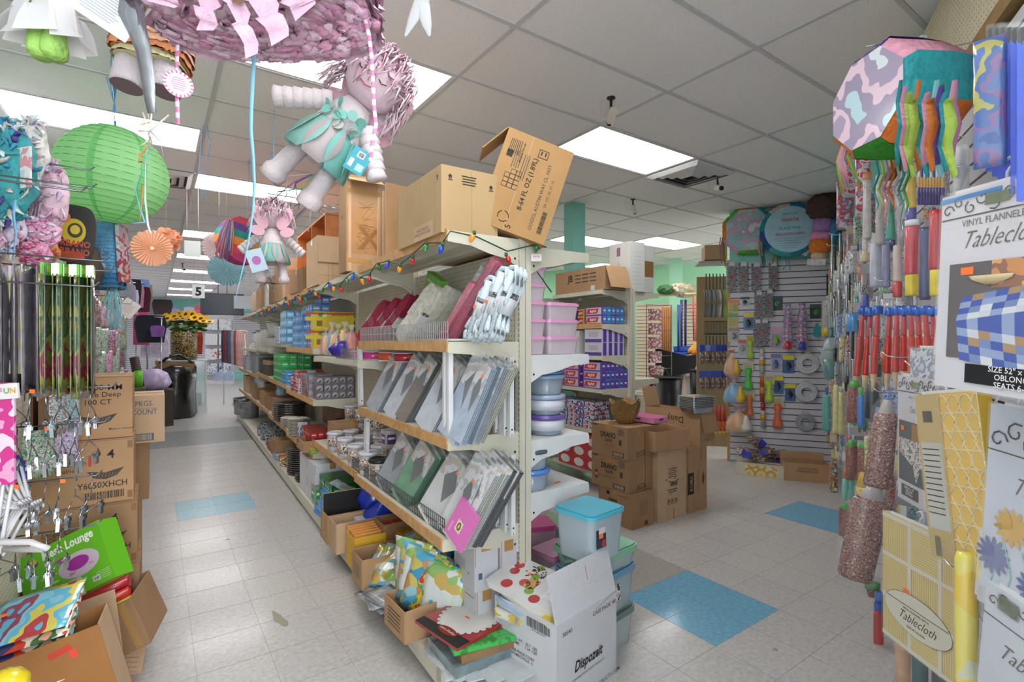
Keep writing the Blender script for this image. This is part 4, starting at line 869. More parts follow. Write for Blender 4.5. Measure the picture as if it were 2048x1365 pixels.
for k,(a0,a1,b0,b1,h,m,lab,nm) in enumerate([(3.15,3.75,-.42,-.27,.22,CARD2,'low brown carton in front of the wooden crate','brown_carton'),(4.5,4.9,-.4,-.02,.5,CARD,'tall brown carton beyond the wooden crate','brown_carton'),(5.0,5.4,-.4,-.05,.35,CARD2,'brown carton behind the hanging doll pinata legs','brown_carton'),(5.6,6.0,-.4,-.1,.3,M('#d8d8d6',.5),'white carton near the far end of the gondola top','white_carton'),(6.1,6.6,-.4,-.05,.45,CARD,'brown carton past the white one on the gondola top','brown_carton'),(6.8,7.5,-.4,0,.3,CARDL,'light brown carton, last on the gondola top','brown_carton'),(4.0,4.35,-.42,-.28,.3,CARDL,'kraft carton between crate and tall brown carton','brown_carton')]):
 gc(G1,nm,lab,a0,a1,b0,b1,2.014,h,m,rz=rnd.uniform(-5,5),flaps=(('s',170),) if k % 2 else ())
def p_oz(b,x,y,h):
 s = -y - .0012
 def X(u,v,r=0): return T(u,s,v) @ RY(r)
 b.text('8-64 FL OZ (1.89L)',.034,INK,X(.012,h*.52,-90),.012); b.text('OOOCL AUSTIN WAY CL. HOY',.024,INK2,X(.085,h*.44,-90),.002); b.text('24. 157. 10. 37. 15',.019,INK2,X(.12,h*.5,-90))
 for q in range(7): b.rect(.003,.075,INK,X(-.135 +.0085*q,h*.83));
 b.rect(.03,.035,INK,X(-.125,h*.755)); b.text('MADE IN THE USA',.012,INK,X(-.065,h*.8,-90),.01)
 for (u,v,w_,h_) in ((.03,.9,.05,.003),(.03,.82,.05,.003),(.007,.86,.003,.04),(.053,.86,.003,.04)): b.rect(w_,h_,INK,X(u,h*v))
 for q in (-1,1): b.rect(.006,.02,INK,X(.03 +.01*q,h*.865));
 for i in range(3):
  for j in range(4):
   if (i,j) != (0,3): c = X(-.105 +.026*i,h*(.44 +.048*j)); b.rect(.024,.002,INK,c @ T(0,0,.011)); b.rect(.024,.002,INK,c @ T(0,0,-.011)); b.rect(.002,.022,INK,c @ T(.012,0,0)); b.rect(.002,.022,INK,c @ T(-.012,0,0))
 for q in range(4): b.rect(.003,.1 - .02*(q % 2),INK2,X(-.1 +.011*q,h*.72))
 for q in range(3): b.rect(.003,.13,INK2,X(-.05 +.011*q,h*.66))
 for q in range(3): a = R(120*q); b.tube([(-.06 +.026*math.cos(a +R(k*18)),s,h*.13 +.026*math.sin(a +R(k*18))) for k in range(6)],.0018,INK,4)
 b.text('5',.04,INK,X(-.01,h*.05,-90),.01); bars(b,.11,.022,X(.125,h*.2,-90),26)
 b.rect(.002,h*.98,CARDL,X(-.04,h*.5))
t = carton('tilted_carton','big brown carton tilted over the gondola end post with black printing','carton',P(1016,475,2.47),.335,.16,.485,-35 +6,M('#a98253',.8,var=.05,bump=.08,bs=200),prints=p_oz,ry=0,tape=False,flaps=(('w',150),),fl=.5)
t.rotation_euler = (Matrix.Rotation(R(-35 +8),4,'Z') @ RY(19) @ RX(-4)).to_euler()
b = B(M('#1f4a2f',.5)); pts = []; lights = thing('string_light','string of coloured bulb lights along the front of the top shelf','string lights',G1(0,0,0),G1.rz)
pts = [(.1,-.03,1.98),(.03,-.03,1.985),(-.12,-.025,1.94),(-.28,-.02,1.99),(-.41,-.02,2.0)] +[(-.437,.17*k +.02*(k % 3),1.95 +.03*math.sin(k*1.7)) for k in range(38)]
b.tube(pts,.0035,n=5); b.build('cable',lights)
bc = [M('#1a3fae',.15,coat=.8,em=.15),M('#15703c',.15,coat=.8,em=.12),M('#b8211f',.15,coat=.8,em=.15),M('#e08a1f',.15,coat=.8,em=.15)]
for k,p in enumerate([(-.13,-.03,1.925),(-.3,-.035,2.005),(.04,-.035,1.99)] +[(-.437,.17*k,1.945 +.03*math.sin(k*1.7)) for k in range(38)]):
 q = B(bc[[2,3,1][k] if k < 3 else (k - 3) % 4]); q.lathe([(.0,-.05),(.006,-.045),(.0125,-.03),(.012,-.018),(.0075,-.01)],None,10,T(*p) @ RX(rnd.uniform(-25,45)) @ RY(rnd.uniform(-25,25))); q.lathe([(.0075,-.01),(.008,.006)],M('#1d5a36',.5),8,T(*p)); q.build('bulb',lights)
o = B(M('#d8d3d6',.5)).rect(.05,.035,None,I4); o.text('PRICES',.011,M('#b04a5a',.5),T(0,-.001,.002),.01); o = o.build('price_tag'); put(o,G1(-.025,.045,1.925),-35); tag(o,'small white tag taped on the end post top with pinkish print','price tag')
o = B(BLACK).tube([(0,0,0),(.07,0,-.1)],.003,n=5).build('cable_tie'); put(o,G1(-.01,.06,1.86),-35); tag(o,'black cable tie dangling beside the end post','cable tie')
# ================================================================== tubs on the short shelves right of the post
pk_b = M('#dccdd8',.12,coat=.5,alpha=.72,var=.06); pk_l = M('#e3a0ca',.3,coat=.4); cl_b = M('#a9b4c6',.12,coat=.5,alpha=.72,var=.08)
n = 0
for col,(bc_,w_) in enumerate(((.075,.15),(.262,.205))):
 for k in range(5 if col == 0 else 3):
  tub('food_container',['pink-lidded clear food box in the left column, ','pink-lidded clear food box in the wide right column, '][col] +ORD[k] +' from bottom','food container',G1(.11,bc_,1.457 +.087*k),0,0,.085,pk_b,pk_l,sq=(w_,.16),rz=G1.rz,lidh=.012)
for k,(z,h,lc,lab) in enumerate([(1.042,.1,'#6a4fa0','round clear tub with a purple lid, bottom of three'),(1.145,.1,'#9fb0cc','round clear tub with orange sticker, middle of three'),(1.248,.1,'#8fa3c2','round clear tub at the top of the stack of three')]):
 tub('round_container',lab,'food container',G1(.13,.215,z),.08,.1,h,cl_b,M(lc,.25,coat=.5),n=28,lidh=.02,lab_mat=None if k == 2 else M('#cfd0dc',.4))
o = B(M('#5f8ec9',.25,coat=.5)); o.lathe([(.0,.0),(.09,0),(.095,.01),(.085,.018),(0,.02)],None,26); put(o.build('plastic_disc'),G1(.13,.22,1.352)); tag(bpy.data.objects['plastic_disc'],'flat blue plastic lid lying on the round tubs','lid')
c = pouch_mesh(.24,.2,.05,FILM2); o = c.build('plastic_sheet'); o.matrix_world = T(*G1(.12,.2,1.45)) @ RZ(-30) @ RX(60); tag(o,'clear plastic wrap over the blue lid and round tubs','plastic wrap')
for k,(z,lc,lab) in enumerate([(.782,'#4f86d6','round clear tub with blue lid on the lowest short shelf'),(.885,'#54606e','round clear tub with dark grey lid stacked on the blue one')]):
 tub('round_container',lab,'food container',G1(.1,.1,z),.075,.092,.1,cl_b,M(lc,.25,coat=.5),n=26,lidh=.02)
o = B(ORANGE).box(-.02,-.008,0,.02,.008,.001).build('price_sticker'); put(o,G1(.1,.27,.7805),20); tag(o,'orange price sticker on the lowest short shelf','sticker')
milky = M('#b9c4c9',.25,coat=.3,alpha=.86,var=.06)
def wlatch(t,w,d,z,m):
 for s in (-1,1):
  B(m).tube([(s*w*.53,-d*.2,z +.01),(s*w*.56,-d*.18,z - .02),(s*w*.55,-.02,z - .012),(s*w*.56,.02,z - .03),(s*w*.55,d*.2,z - .01)],.007,n=6).build('clip_handle',t)
def ptag(b,x,y,h): pass
st = C(.42,2.57)
specs = [(0,.19,'#5f7b74','clear storage bin with dark green lid at the bottom on the floor',0,.33,.25),(.192,.21,'#6c9cc6','clear storage bin with blue lid and black printed label',2,.34,.26),(.404,.1,'#86c3a0','clear storage bin with sage green lid under the aqua one',-3,.34,.27)]
for z,h,lc,lab,rz,w_,d_ in specs:
 t = tub('storage_bin',lab,'storage bin',st +V((0,0,z)),0,0,h,milky,M(lc,.3,coat=.3),sq=(w_,d_),rz=-35 +42 +rz,lidh=.03,lab_mat=PR(('#2b2d33','#c9b49a','#e8e4df','#2b2d33','#8a5a3a'),22,'noise') if '6c9c' in lc else None); wlatch(t,w_,d_,h - .02,M(lc,.3,coat=.3))
 l = B(M(lc,.3,coat=.3)); l.box(-w_*.3,-.03,h +.005,w_*.3,-.018,h +.012); l.box(-w_*.3,.03,h +.005,w_*.3,.018,h +.012); l.build('lid_rib',t)
t = tub('storage_bin','tall square clear bin with bright aqua lid on top of the stack','storage bin',C(.37,2.44,.512),0,0,.22,M('#b7c6d2',.2,coat=.4,alpha=.8),M('#4fb9d4',.3,coat=.4),sq=(.25,.235),rz=7,lidh=.018)
q = B(M('#2f3a52',.4)); q.rect(.07,.1,None,T(-.055,-.1145,.12) @ RX(-2)); q.rect(.05,.03,M('#d8d3d6',.4),T(-.05,-.1165,.15)); q.rect(.03,.02,ORANGE,T(-.06,-.1175,.125)); q.disc(.014,.018,M('#c2342f',.4),T(-.04,-.1175,.09)); q.build('paper_label',t)
pg = M('#86c3a0',.3,coat=.3)
for lab,la,d,z,h,m,lm,q,rz,lh in [('clear bin with sage green clip lid behind the aqua one',.36,3.15,.212,.2,milky,pg,(.3,.24),-35,.03),('lower clear bin holding up the rear sage green one',.36,3.15,0,.21,milky,M('#c9cfd2',.3),(.3,.24),-35,.02),('clear bin with hot pink lid beside the post',.15,3.02,.222,.23,M('#d3a9bb',.2,alpha=.8),M('#d8559a',.3,coat=.4),(.18,.2),-20,.02),('lower clear bin under the hot pink lidded one',.15,3.02,0,.22,milky,M('#b7b0b8',.3),(.2,.22),-20,.02),
 ('clear bin with dusty rose lid and orange sticker',.235,2.74,.282,.13,M('#cdb3c2',.2,alpha=.8),M('#c886ab',.3,coat=.4),(.23,.18),8,.018),('lower clear bin under the dusty rose lidded one',.235,2.74,0,.28,M('#a8a6cf',.2,alpha=.85,var=.3),M('#7f7fb8',.3),(.19,.15),8,.02)]:
 tub('storage_bin',lab,'storage bin',C(la,d,z),0,0,h,m,lm,sq=q,rz=rz,lidh=lh)
# ================================================================== white printed carton in the foreground
WHB = M('#c9c9d0',.4,var=.02); cx = C(.2,2.31)
def p_disp(b,x,y,h):
 b.text('Dispozeit',.052,INK,fE(x,y,h,0,.38),.022,.25,.82); b.text('it',.052,M('#d8cf3a',.5),fE(x,y,h,.47,.38,.0016),.03,.25,.82)
 b.text('DISPOSABLE FOOD SERVICE PRODUCTS',.0125,INK2,fE(x,y,h,0,.3),.0,0); b.text('CASE PACK: 48',.028,INK2,fE(x,y,h,.5,.84),.004); b.text('38540',.026,INK2,fE(x,y,h,-.6,.72),.006)
 b.text('WWW.DISPOZEITPRODUCTS.COM',.024,INK2,fE(x,y,h,.1,.04),.002)
 b.text('GROSS WT   20.7  LBS\nVOLUME      1.34  CBF\n\nNBB PRIDE CORP\nROMEOVILLE IL 60446\nBARCODE',.017,INK2,fS(x,y,h,.05,.6),.004); bars(b,.11,.035,fS(x,y,h,.55,.87),30); b.text('1 08 71488 38540 7',.011,INK2,fS(x,y,h,.55,.79))
 b.rect(.003,h,M('#9a9aa2',.5),fE(x,y,h,-.99,.5))
t = thing('white_shipping_carton','large open white carton with black product lettering in the foreground','carton',cx)
x_,y_,h_ = .18,.212,.385
t.rotation_euler[2] = R(90 - (35 +45) - 0) - R(0)
b = B(WHB); X2 = RZ(0)
th = .006
b.box(-y_,-x_,0,y_,x_,th); b.box(-y_,-x_,th,y_,-x_ +th,h_); b.box(-y_,x_ - th,th,y_,x_,h_); b.box(-y_,-x_ +th,th,-y_ +th,x_ - th,h_); b.box(y_ - th,-x_ +th,th,y_,x_ - th,h_)
F1 = lambda u,v,o=.001: T(u*y_,-x_ - o,h_*v)            # right face,towards the viewer
F2 = lambda u,v,o=.001: T(-y_ - o,-u*x_,h_*v) @ RZ(-90)  # left face
b.text('Dispozeit',.062,INK,F1(0,.38),.03,.25,.82); b.text('DISPOSABLE FOOD SERVICE PRODUCTS',.0125,INK2,F1(0,.29)); b.text('CASE PACK: 48',.026,INK2,F1(.55,.86),.004); b.text('38540',.026,INK2,F1(-.68,.84),.006); b.text('DISPOZEITPRODUCTS.COM',.026,INK2,F1(.35,.03),.002)
b.text('GROSS WT   20.7  LBS\nVOLUME      1.34  CBF\n\nNBB PRIDE CORP\nROMEOVILLE  IL',.018,INK2,F2(-.05,.62),.006); bars(b,.13,.04,F2(.45,.9),30); b.text('1 08 71488 38540 7',.011,INK2,F2(.45,.82))
b.build('carton_body',t,bevel=.002)
b = B(WHB); b.box(-y_,0,0,y_,th,.19)
for q in range(14): b.tube([(-.1 +.018*q*rnd.random()*1.4,-.001,.05 +.1*rnd.random()),(-.1 +.018*q,-.001,.06 +.09*rnd.random())],.0004,M('#b9a9ae',.6),4)
b.rect(.004,.06,M('#b06a6a',.6),T(.03,-.0008,.13))
f = b.build('flap',t,bevel=.001); f.matrix_local = T(0,-x_ +.003,h_) @ RX(-14)
b = B(WHB); b.box(-x_,0,0,x_,th,.16); f = b.build('flap',t,bevel=.001); f.matrix_local = T(y_ - .003,0,h_) @ RZ(90) @ RX(-100)
TC = [('#e8e6e2','#c0282f'),('#d9b83a','#e8e4d0')]
tomato = PR(('#c12a33','#c12a33','#e3e1dd','#e3e1dd','#e3e1dd','#7fa838','#e3e1dd','#e3e1dd'),9,'dot',coat=.8)
dots = M('#d9d7d6',.2,coat=.7)
def lying(name,lab,cat,loc,w,d,h,rz,m,rx=0,ry=0,deco=None):
 c = B(m); c.prism([(x*w/2,y*d/2) for x,y in ((-.96,-1),(.96,-1),(1,-.9),(1,.9),(.95,1),(-.95,1),(-1,.9),(-1,-.9))],0,h,None,None,False,.97)
 if deco: deco(c,w/2,d/2,h)
 o = c.build(name,bevel=.004); put(o,loc,rz,rx,ry); return tag(o,lab,cat)
zt = h_
def d_tom(c,x,y,h):
 for (u,v,rr,cl) in [(-.75,.6,.032,'#c0323a'),(-.3,.2,.03,'#c23a3f'),(-.62,-.1,.026,'#7fae3f'),(.1,.75,.028,'#c0323a'),(.55,.8,.03,'#c0323a'),(.3,.1,.024,'#7fae3f'),(-.9,-.4,.03,'#b82f38'),(.9,.2,.024,'#8fae4f')]: c.disc(rr,rr*.8,M(cl,.3,coat=.6),fT(x,y,h,u*.9,v*.85,.0008))
 for q in range(36): c.disc(.005,.005,M('#5a2430',.4),fT(x,y,h,.1 +.75*rnd.random(),-.1 +.5*rnd.random(),.0012))
 c.rect(x*.9,y*.35,M('#e6e4e4',.4),fT(x,y,h,-.15,-.6,.0014)); c.rect(x*1.0,y*.14,BLACK,fT(x,y,h,-.05,-.88,.0016)); c.text('52 x 70',.016,M('#ffffff',.5),fT(x,y,h,.0,-.92,.002),.01); c.text('Tablecloth',.018,INK,fT(x,y,h,-.1,-.6,.002),0,.4); c.rect(.02,.014,ORANGE,fT(x,y,h,.25,.25,.002)); c.rect(x*.6,y*.3,PR(('#6b4a35','#c9a060','#3b2a24'),30,'noise'),fT(x,y,h,-.2,.0,.0016))
Zt = .30
base = C(.12,2.27)
lying('tablecloth_pack','yellow and white tablecloth pack at the bottom in the white carton','tablecloth pack',base +V((0,0,Zt)),.25,.34,.03,30,PR(('#d8b53a','#dfdcd2','#d8b53a','#8f9aa8'),12,'noise',coat=.8),8)
lying('tablecloth_pack','blue striped tablecloth pack with a black band in the white carton','tablecloth pack',C(.13,2.25,Zt +.04),.24,.34,.022,20,M('#a9bcd2',.2,coat=.7,var=.15,vs=10),8,0,lambda c,x,y,h: (c.rect(x*1.9,.02,BLACK,fT(x,y,h,0,-.85)),c.rect(x*1.3,.05,M('#d8d9e0',.3),fT(x,y,h,0,-.4))))
lying('tablecloth_pack','white pack with yellow corners third from the bottom of the open carton','tablecloth pack',C(.14,2.25,Zt +.07),.25,.33,.022,8,M('#d3d0c8',.2,coat=.7),9,0,lambda c,x,y,h: (c.rect(.07,.06,M('#e0bf3a',.3),fT(x,y,h,-.6,-.7)),c.rect(.06,.04,M('#e0bf3a',.3),fT(x,y,h,.5,-.75))))
lying('tablecloth_pack','tomato printed tablecloth pack on top of the open white carton','tablecloth pack',C(.10,2.31,Zt +.105),.27,.36,.03,22,dots,8,-4,d_tom)
# ================================================================== brown cartons standing in the right aisle
def ac(name,lab,lat,d,z,wx,wy,h,m=CARD,rz=0,**k):
 "near corner given, box runs right (wx) and away along the aisle (wy)"
 o = C(lat,d); return carton(name,lab,'carton',(o.x +wx/2,o.y +wy/2,z),wx,wy,h,rz,m,**k)
def p_dr(top):
 def f(b,x,y,h):
  b.text('DRANO',.062,INK,fW(x,y,h,-.05,.6),.03,0,.8); b.text('LIQUID',.034,INK,fW(x,y,h,-.02,.47),.03,0,.8); b.text('CLOG REMOVER\nNET WT. PER UNIT',.014,INK2,fW(x,y,h,0,.36))
  for q in range(4): b.rect(.06 +.01*(q % 2),.006,INK2,fW(x,y,h,.65,.9 - .05*q))
  b.rect(.03,.045,INK2,fW(x,y,h,.62,.5)); b.rect(.13,.04,INK2,fW(x,y,h,.5,.12)); bars(b,.11,.028,fW(x,y,h,.5,.12,.0014),14,CARDL); b.rect(.07,.012,INK2,fW(x,y,h,-.8,.95))
  b.tube([(x*.1,-y - .001,h*.06),(x*.1,-y - .001,h*.2),(x*.95,-y - .001,h*.24),(x*.95,-y - .001,h*.1),(x*.1,-y - .001,h*.06)],.0018,INK2,4); b.text('CONTAINER',.022,INK2,fS(x,y,h,.5,.12))
  if top: b.disc(.01,.01,ORANGE,fS(x,y,h,.3,.8))
  else:
   X = fW(x,y,h,-.72,.35); b.add([(0,0,.045),(-.035,0,.0),(0,0,-.045),(.035,0,0)],[(0,1,2,3)],INK2,X); b.rect(.05,.03,M('#b08558',.8),X @ T(0,-.0005,0))
 return f
ac('brown_carton','lowest brown carton of the stack topped by wicker baskets',.969,4.10,0,.256,.384,.285,CARD2,prints=lambda b,x,y,h: (b.text('CORNERSTONE',.02,INK2,fW(x,y,h,.4,.84)),b.disc(.02,.016,INK,fW(x,y,h,-.4,.86)),b.rect(.1,.02,INK2,fW(x,y,h,-.1,.68)),[b.rect(.09,.003,INK2,fS(x,y,h,.1,.78 - .06*q)) for q in range(8)],b.rect(.04,.035,INK2,fS(x,y,h,.3,.12)),b.rect(.012,.2,TAPE,fE(x,y,h,0,.6))),rz=-1)
ac('brown_carton','middle brown carton with black diamond mark in the basket stack',.94,4.12,.287,.2,.42,.27,CARD2,prints=p_dr(0),rz=1)
ac('brown_carton','upper brown carton with orange dot under the wicker baskets',.935,4.11,.559,.2,.42,.262,CARD2,prints=p_dr(1),rz=-1)
ac('brown_carton','brown carton behind the orange-dot one, middle level',1.115,4.26,.287,.17,.4,.27,CARD2,prints=p_dr(0))
ac('brown_carton','brown carton behind the orange-dot one, upper level',1.115,4.25,.559,.17,.4,.255,CARD2,prints=p_dr(0))
def p_tall(b,x,y,h):
 for q in range(5): b.rect(.12 - .03*(q % 2),.007,INK2,fS(x,y,h,0,.72 - .03*q)); b.rect(.02,.01,INK2,fS(x,y,h,-.4 +.2*q,.57 - .03*(q % 3)))
 bars(b,.1,.04,fS(x,y,h,.1,.5)); b.rect(.13,.008,INK2,fS(x,y,h,0,.42)); b.rect(.1,.008,INK2,fS(x,y,h,0,.39)); b.text('N.W: 1',.02,INK2,fS(x,y,h,-.1,.35))
 for q in (-1,0,1): b.rect(.035,.045,INK2,fS(x,y,h,.25*q,.25)); b.rect(.027,.037,CARD,fS(x,y,h,.25*q,.25,.0014)); b.add([(-.01,0,0),(.01,0,0),(0,0,.014)],[(0,1,2)],INK,fS(x,y,h,.25*q,.25,.002))
 b.rect(.018,.1,TAPE,fS(x,y,h,.1,.06))
ac('tall_carton','tall brown carton standing on end with shipping symbols',1.22,4.27,0,.385,.3,.6,CARDL,prints=p_tall,tape=False)
ac('tall_carton','tall brown carton with sideways print, rightmost in the aisle',1.56,4.51,0,.27,.3,.57,CARD,prints=lambda b,x,y,h: (b.rect(.09,.19,INK,fS(x,y,h,-.75,.45)),b.text('ROMA',.06,CARD,fS(x,y,h,-.55,.45,.002) @ RY(-90),.02,0,.8),b.text('FULL SIZE\nLACE CONTAINER',.026,INK2,fS(x,y,h,.0,.45) @ RY(-90),.003),b.add([(.0,0,.07),(-.02,0,-.02),(0,0,-.07),(.02,0,0)],[(0,1,2,3)],INK2,fS(x,y,h,.6,.5)),b.text('1037314',.03,INK2,fS(x,y,h,.45,.86) @ RY(-90),.01)),tape=False)
ac('low_tray_carton','low open carton tray lying across the tall cartons',1.2,4.2,.602,.42,.36,.17,CARD,open_=True,rz=-4,prints=lambda b,x,y,h: (b.rect(.06,.07,M('#d3d3d8',.5),fW(x,y,h,-.45,.7)),b.text('WALL 1.8',.04,INK2,fW(x,y,h,.5,.5) @ RY(-90),.01)))
def p_daisy(b,x,y,h):
 b.text('Daisy',.085,INK,fW(x,y,h,.15,.82) @ RY(180),.004,0); b.disc(.008,.008,INK,fW(x,y,h,.2,.45)); b.disc(.008,.008,INK,fW(x,y,h,.17,.40)); b.disc(.008,.008,INK,fW(x,y,h,.23,.40))
 b.tube([(-x - .001,.0 - .14 +.02*math.cos(R(k*20)),h*.5 +.014*math.sin(R(2*k*20))) for k in range(19)],.0015,INK,4); b.text('STEAL',.03,INK2,fS(x,y,h,0,.15))
ac('open_carton','open brown carton with upside-down script lettering behind the tray',1.68,4.56,.572,.22,.62,.31,CARD,open_=True,prints=p_daisy,flaps=(('n',15),('s',165)),fl=.3)
o = C(1.67,4.62); p = None
for k in range(8):
 c = B(M('#c3c5c8',.22,.9)); h = .045; c.prism([(sx*.11 +.02*math.cos(q),sy*.075 +.02*math.sin(q)) for sx,sy,q0 in ((1,1,0),(-1,1,90),(-1,-1,180),(1,-1,270)) for q in [R(q0 +30*j) for j in range(4)]],0,h,None,None,True,.82); c.prism([(sx*.117 +.022*math.cos(q),sy*.082 +.022*math.sin(q)) for sx,sy,q0 in ((1,1,0),(-1,1,90),(-1,-1,180),(1,-1,270)) for q in [R(q0 +30*j) for j in range(4)]],h,h +.004)
 if p is None: p = put(c.build('foil_pan'),(o.x,o.y,.884),-8); tag(p,'aluminium foil pan in the nested stack, first from the bottom','foil pan','nested foil pans on the cartons')
 else: q = p.copy(); COL.objects.link(q); q.location = (o.x,o.y,.884 +.014*k); q['label'] = f'aluminium foil pan in the nested stack, {ORD[k]} from the bottom'
o = C(1.17,4.5); t = thing('pink_tray','shallow pink plastic basket tray lying on the brown cartons','plastic tray',(o.x,o.y,.823),4); m = M('#dd8fb8',.35,coat=.3)
b = B(m); b.box(-.1,-.17,0,.1,.17,.006); b.box(-.1,-.17,0,.1,-.164,.05); b.box(-.1,.164,0,.1,.17,.05); b.box(-.1,-.17,0,-.094,.17,.05); b.box(.094,-.17,0,.1,.17,.05); b.build('tray_body',t); c = B(M('#3a2a30',.6)); c.rect(.06,.012,None,T(.0,-.1708,.03)); c.rect(.12,.012,None,T(-.1008,.03,.03) @ RZ(-90)); c.build('handle_slot',t)
o = C(.97,4.38); wk = PR(('#a07c48','#7c5c33','#b5905a','#8f6d3d'),60,'noise',rough=.7,coat=0,bump=.6,bs=120)
for k in range(7):
 c = B(wk); prof = [(.055,0),(.075,.02),(.105,.07),(.125,.115)]; n = 40
 c.lathe(prof +[(.118,.112),(.07,.026),(0,.01)],None,n,None,1,1,None,False)
 for i,v in enumerate(c.v):
  a = math.atan2(v.y,v.x); hh = v.z/.115; v.z += .022*hh*math.cos(4*a) ; v.x *= 1 +.05*hh*math.cos(4*a) +.015*math.cos(n/2*a*1.0); v.y *= 1 +.05*hh*math.cos(4*a)
 ob = put(c.build('wicker_basket'),(o.x,o.y,.825 +.012*k),10 +3*k,rnd.uniform(-3,3)); tag(ob,f'fluted wicker bread basket in the nested stack, {ORD[k]} from the bottom','wicker basket','nested wicker baskets on the cartons')
# ================================================================== second gondola goods
gc(G2,'long_carton','long brown carton with logo lying on the second gondola top',.0,.8,-.37,-.08,2.048,.24,CARD,prints=lambda b,x,y,h: (b.text('JB',.1,INK,fW(x,y,h,-.35,.5),.02),[b.rect(.1,.012,INK2,fW(x,y,h,-.05 +.3*(q % 3),.75 - .16*(q // 3))) for q in range(9)],b.rect(.06,.05,M('#cfcfd2',.5),fW(x,y,h,.55,.12)),b.rect(.05,.22,TAPE,fW(x,y,h,-.2,.3)),b.rect(.04,.05,M('#cfcfd2',.5),fS(x,y,h,.4,.3)),b.text('JB',.06,INK,fS(x,y,h,-.3,.7),.02)),flaps=(('s',160),),fl=.3)
t = gc(G2,'upright_white_carton','upright white carton with torn open side on the second gondola',.0,.3,-.02,.2,2.048,.52,M('#d3d3d0',.5),prints=lambda b,x,y,h: (b.rect(.05,.09,PR(('#3f7fb8','#b04a6a','#7f3a6a'),30,'noise'),fW(x,y,h,-.1,.82)),b.tube([(-x - .001,.02 +.03*math.cos(R(20*k)),h*.4 +.1*math.sin(R(20*k))) for k in range(19)],.0015,INK2,4),[b.rect(.12,.003,M('#a8a8a6',.6),fS(x,y,h,0,.15 +.08*q)) for q in range(9)]),tape=False)
t = gc(G2,'open_white_carton','white carton flap side with brown inside next to it',.02,.28,.21,.36,2.048,.5,M('#cfcfcc',.5),prints=lambda b,x,y,h: b.rect(x*1.9,h*.34,CARDD,fS(x,y,h,0,.5)),tape=False)
def bagface(col,c2):
 def f(b,x,y,h):
  b.rect(x*1.7,h*.8,M(c2,.4),T(0,-y - .0006,h*.5)); b.add([(-x*.85,0,-h*.3),(x*.4,0,-h*.3),(x*.6,0,h*.3),(-x*.7,0,h*.3)],[(0,1,2,3)],M('#c9302f',.4),T(0,-y - .001,h*.5)); b.text('BagFull',h*.42,M('#f0eef0',.4),T(-x*.1,-y - .0014,h*.38),.02,.1,.9)
  b.rect(y*1.7,h*.85,M(col,.4),T(x +.0006,0,h*.5) @ RZ(90)); b.rect(y*1.0,h*.2,M('#dfe3ee',.4),T(x +.001,0,h*.55) @ RZ(90))
 return f
Bb,Bp,Bk = M('#3f8fd2',.4,coat=.3),M('#7a3fa0',.4,coat=.3),M('#232842',.4)
def bp(nm,lab,a0,b0,z0,na,nb,nz,sa,sb,sz,m,face,**k): pile(nm,lab,'bag box',G2,a0,b0,z0,na,nb,nz,sa,sb,sz,m,face=face,**k)
bp('bag_box','blue ended storage bag box, end block',.15,-.355,1.702,1,5,2,.26,.058,.086,[Bb,Bp],bagface('#3f8fd2','#c9c9d6'))
bp('bag_box','dark purple trash bag box',.58,-.34,1.702,1,4,1,.3,.07,.15,[Bk,M('#4a2340',.4),M('#5a2f7a',.4)],bagface('#4a2f6a','#8a2f5a'))
bp('bag_box','yellow trash bag box',.4,-.3,1.702,1,1,2,.12,.1,.08,[M('#cdbb3a',.4)],bagface('#a8a02f','#b0403a'))
bp('glove_box','white glove box with purple ends, end block',.16,-.345,1.377,1,4,2,.26,.075,.135,[M('#cfc9d6',.4)],lambda b,x,y,h: (b.rect(x*1.9,h*.25,M('#5a3fa0',.4),T(0,-y - .0006,h*.14)),b.rect(x*1.1,h*.4,M('#b8b3c2',.4),T(0,-y - .0006,h*.6)),b.rect(y*1.2,h*.95,M('#5f3fa8',.4),T(x +.0006,0,h*.5) @ RZ(90))))
bp('napkin_box','white box with a black butterfly print',.5,-.345,1.377,1,1,2,.26,.09,.13,[M('#cfcfd0',.4)],lambda b,x,y,h: (b.add([(-.05,0,-.03),(0,0,-.01),(.06,0,-.04),(.02,0,.005),(.05,0,.045),(-.005,0,.02),(-.05,0,.03),(-.02,0,0)],[(0,1,7),(1,2,3),(3,4,5),(5,6,7),(1,3,5,7)],INK,T(0,-y - .0008,h*.5)),))
bp('bag_box','red and blue storage bag box, low block',.17,-.36,1.042,1,6,3,.28,.06,.09,[Bb,Bp],bagface('#5a4fb0','#a9bcd8'),skip=lambda i,j,k: k == 2 and j > 4)
bp('bag_box','purple storage bag box, left low block',.5,-.36,1.042,1,2,3,.26,.06,.09,[Bp],bagface('#6f3fa0','#d3a9b8'))
pile('foil_box','yellow and green wrap box stacked lengthwise','wrap box',G2,.76,-.36,1.042,2,2,3,.2,.06,.08,[PR(('#2b3f7a','#d3cb3a','#3f8f5a','#2b3f7a','#c9c9c9'),26,'noise')])
pile('wrap_box','blue and red wrap box in the loose pile','wrap box',G2,.3,-.35,.622,3,3,6,.26,.08,.045,[PR(('#1f3f9a','#c9302f','#2b5fb8','#e0e0e8','#1f2f6a'),18,'noise'),PR(('#2b4fa8','#1f2f6a','#c9cfe0','#b02f3a'),22,'noise')],jit=.012)
pile('bulb_pack','red and white light bulb pack on the lowest shelf','bulb pack',G2,.12,-.36,.202,3,2,3,.22,.12,.115,[M('#b3262c',.4,coat=.3)],face=lambda b,x,y,h: (b.disc(x*.7,h*.38,M('#d6d0d2',.4),T(0,-y - .0008,h*.5)),b.disc(y*.6,h*.3,M('#d6d0d2',.4),T(x +.0008,0,h*.5) @ RZ(90))))
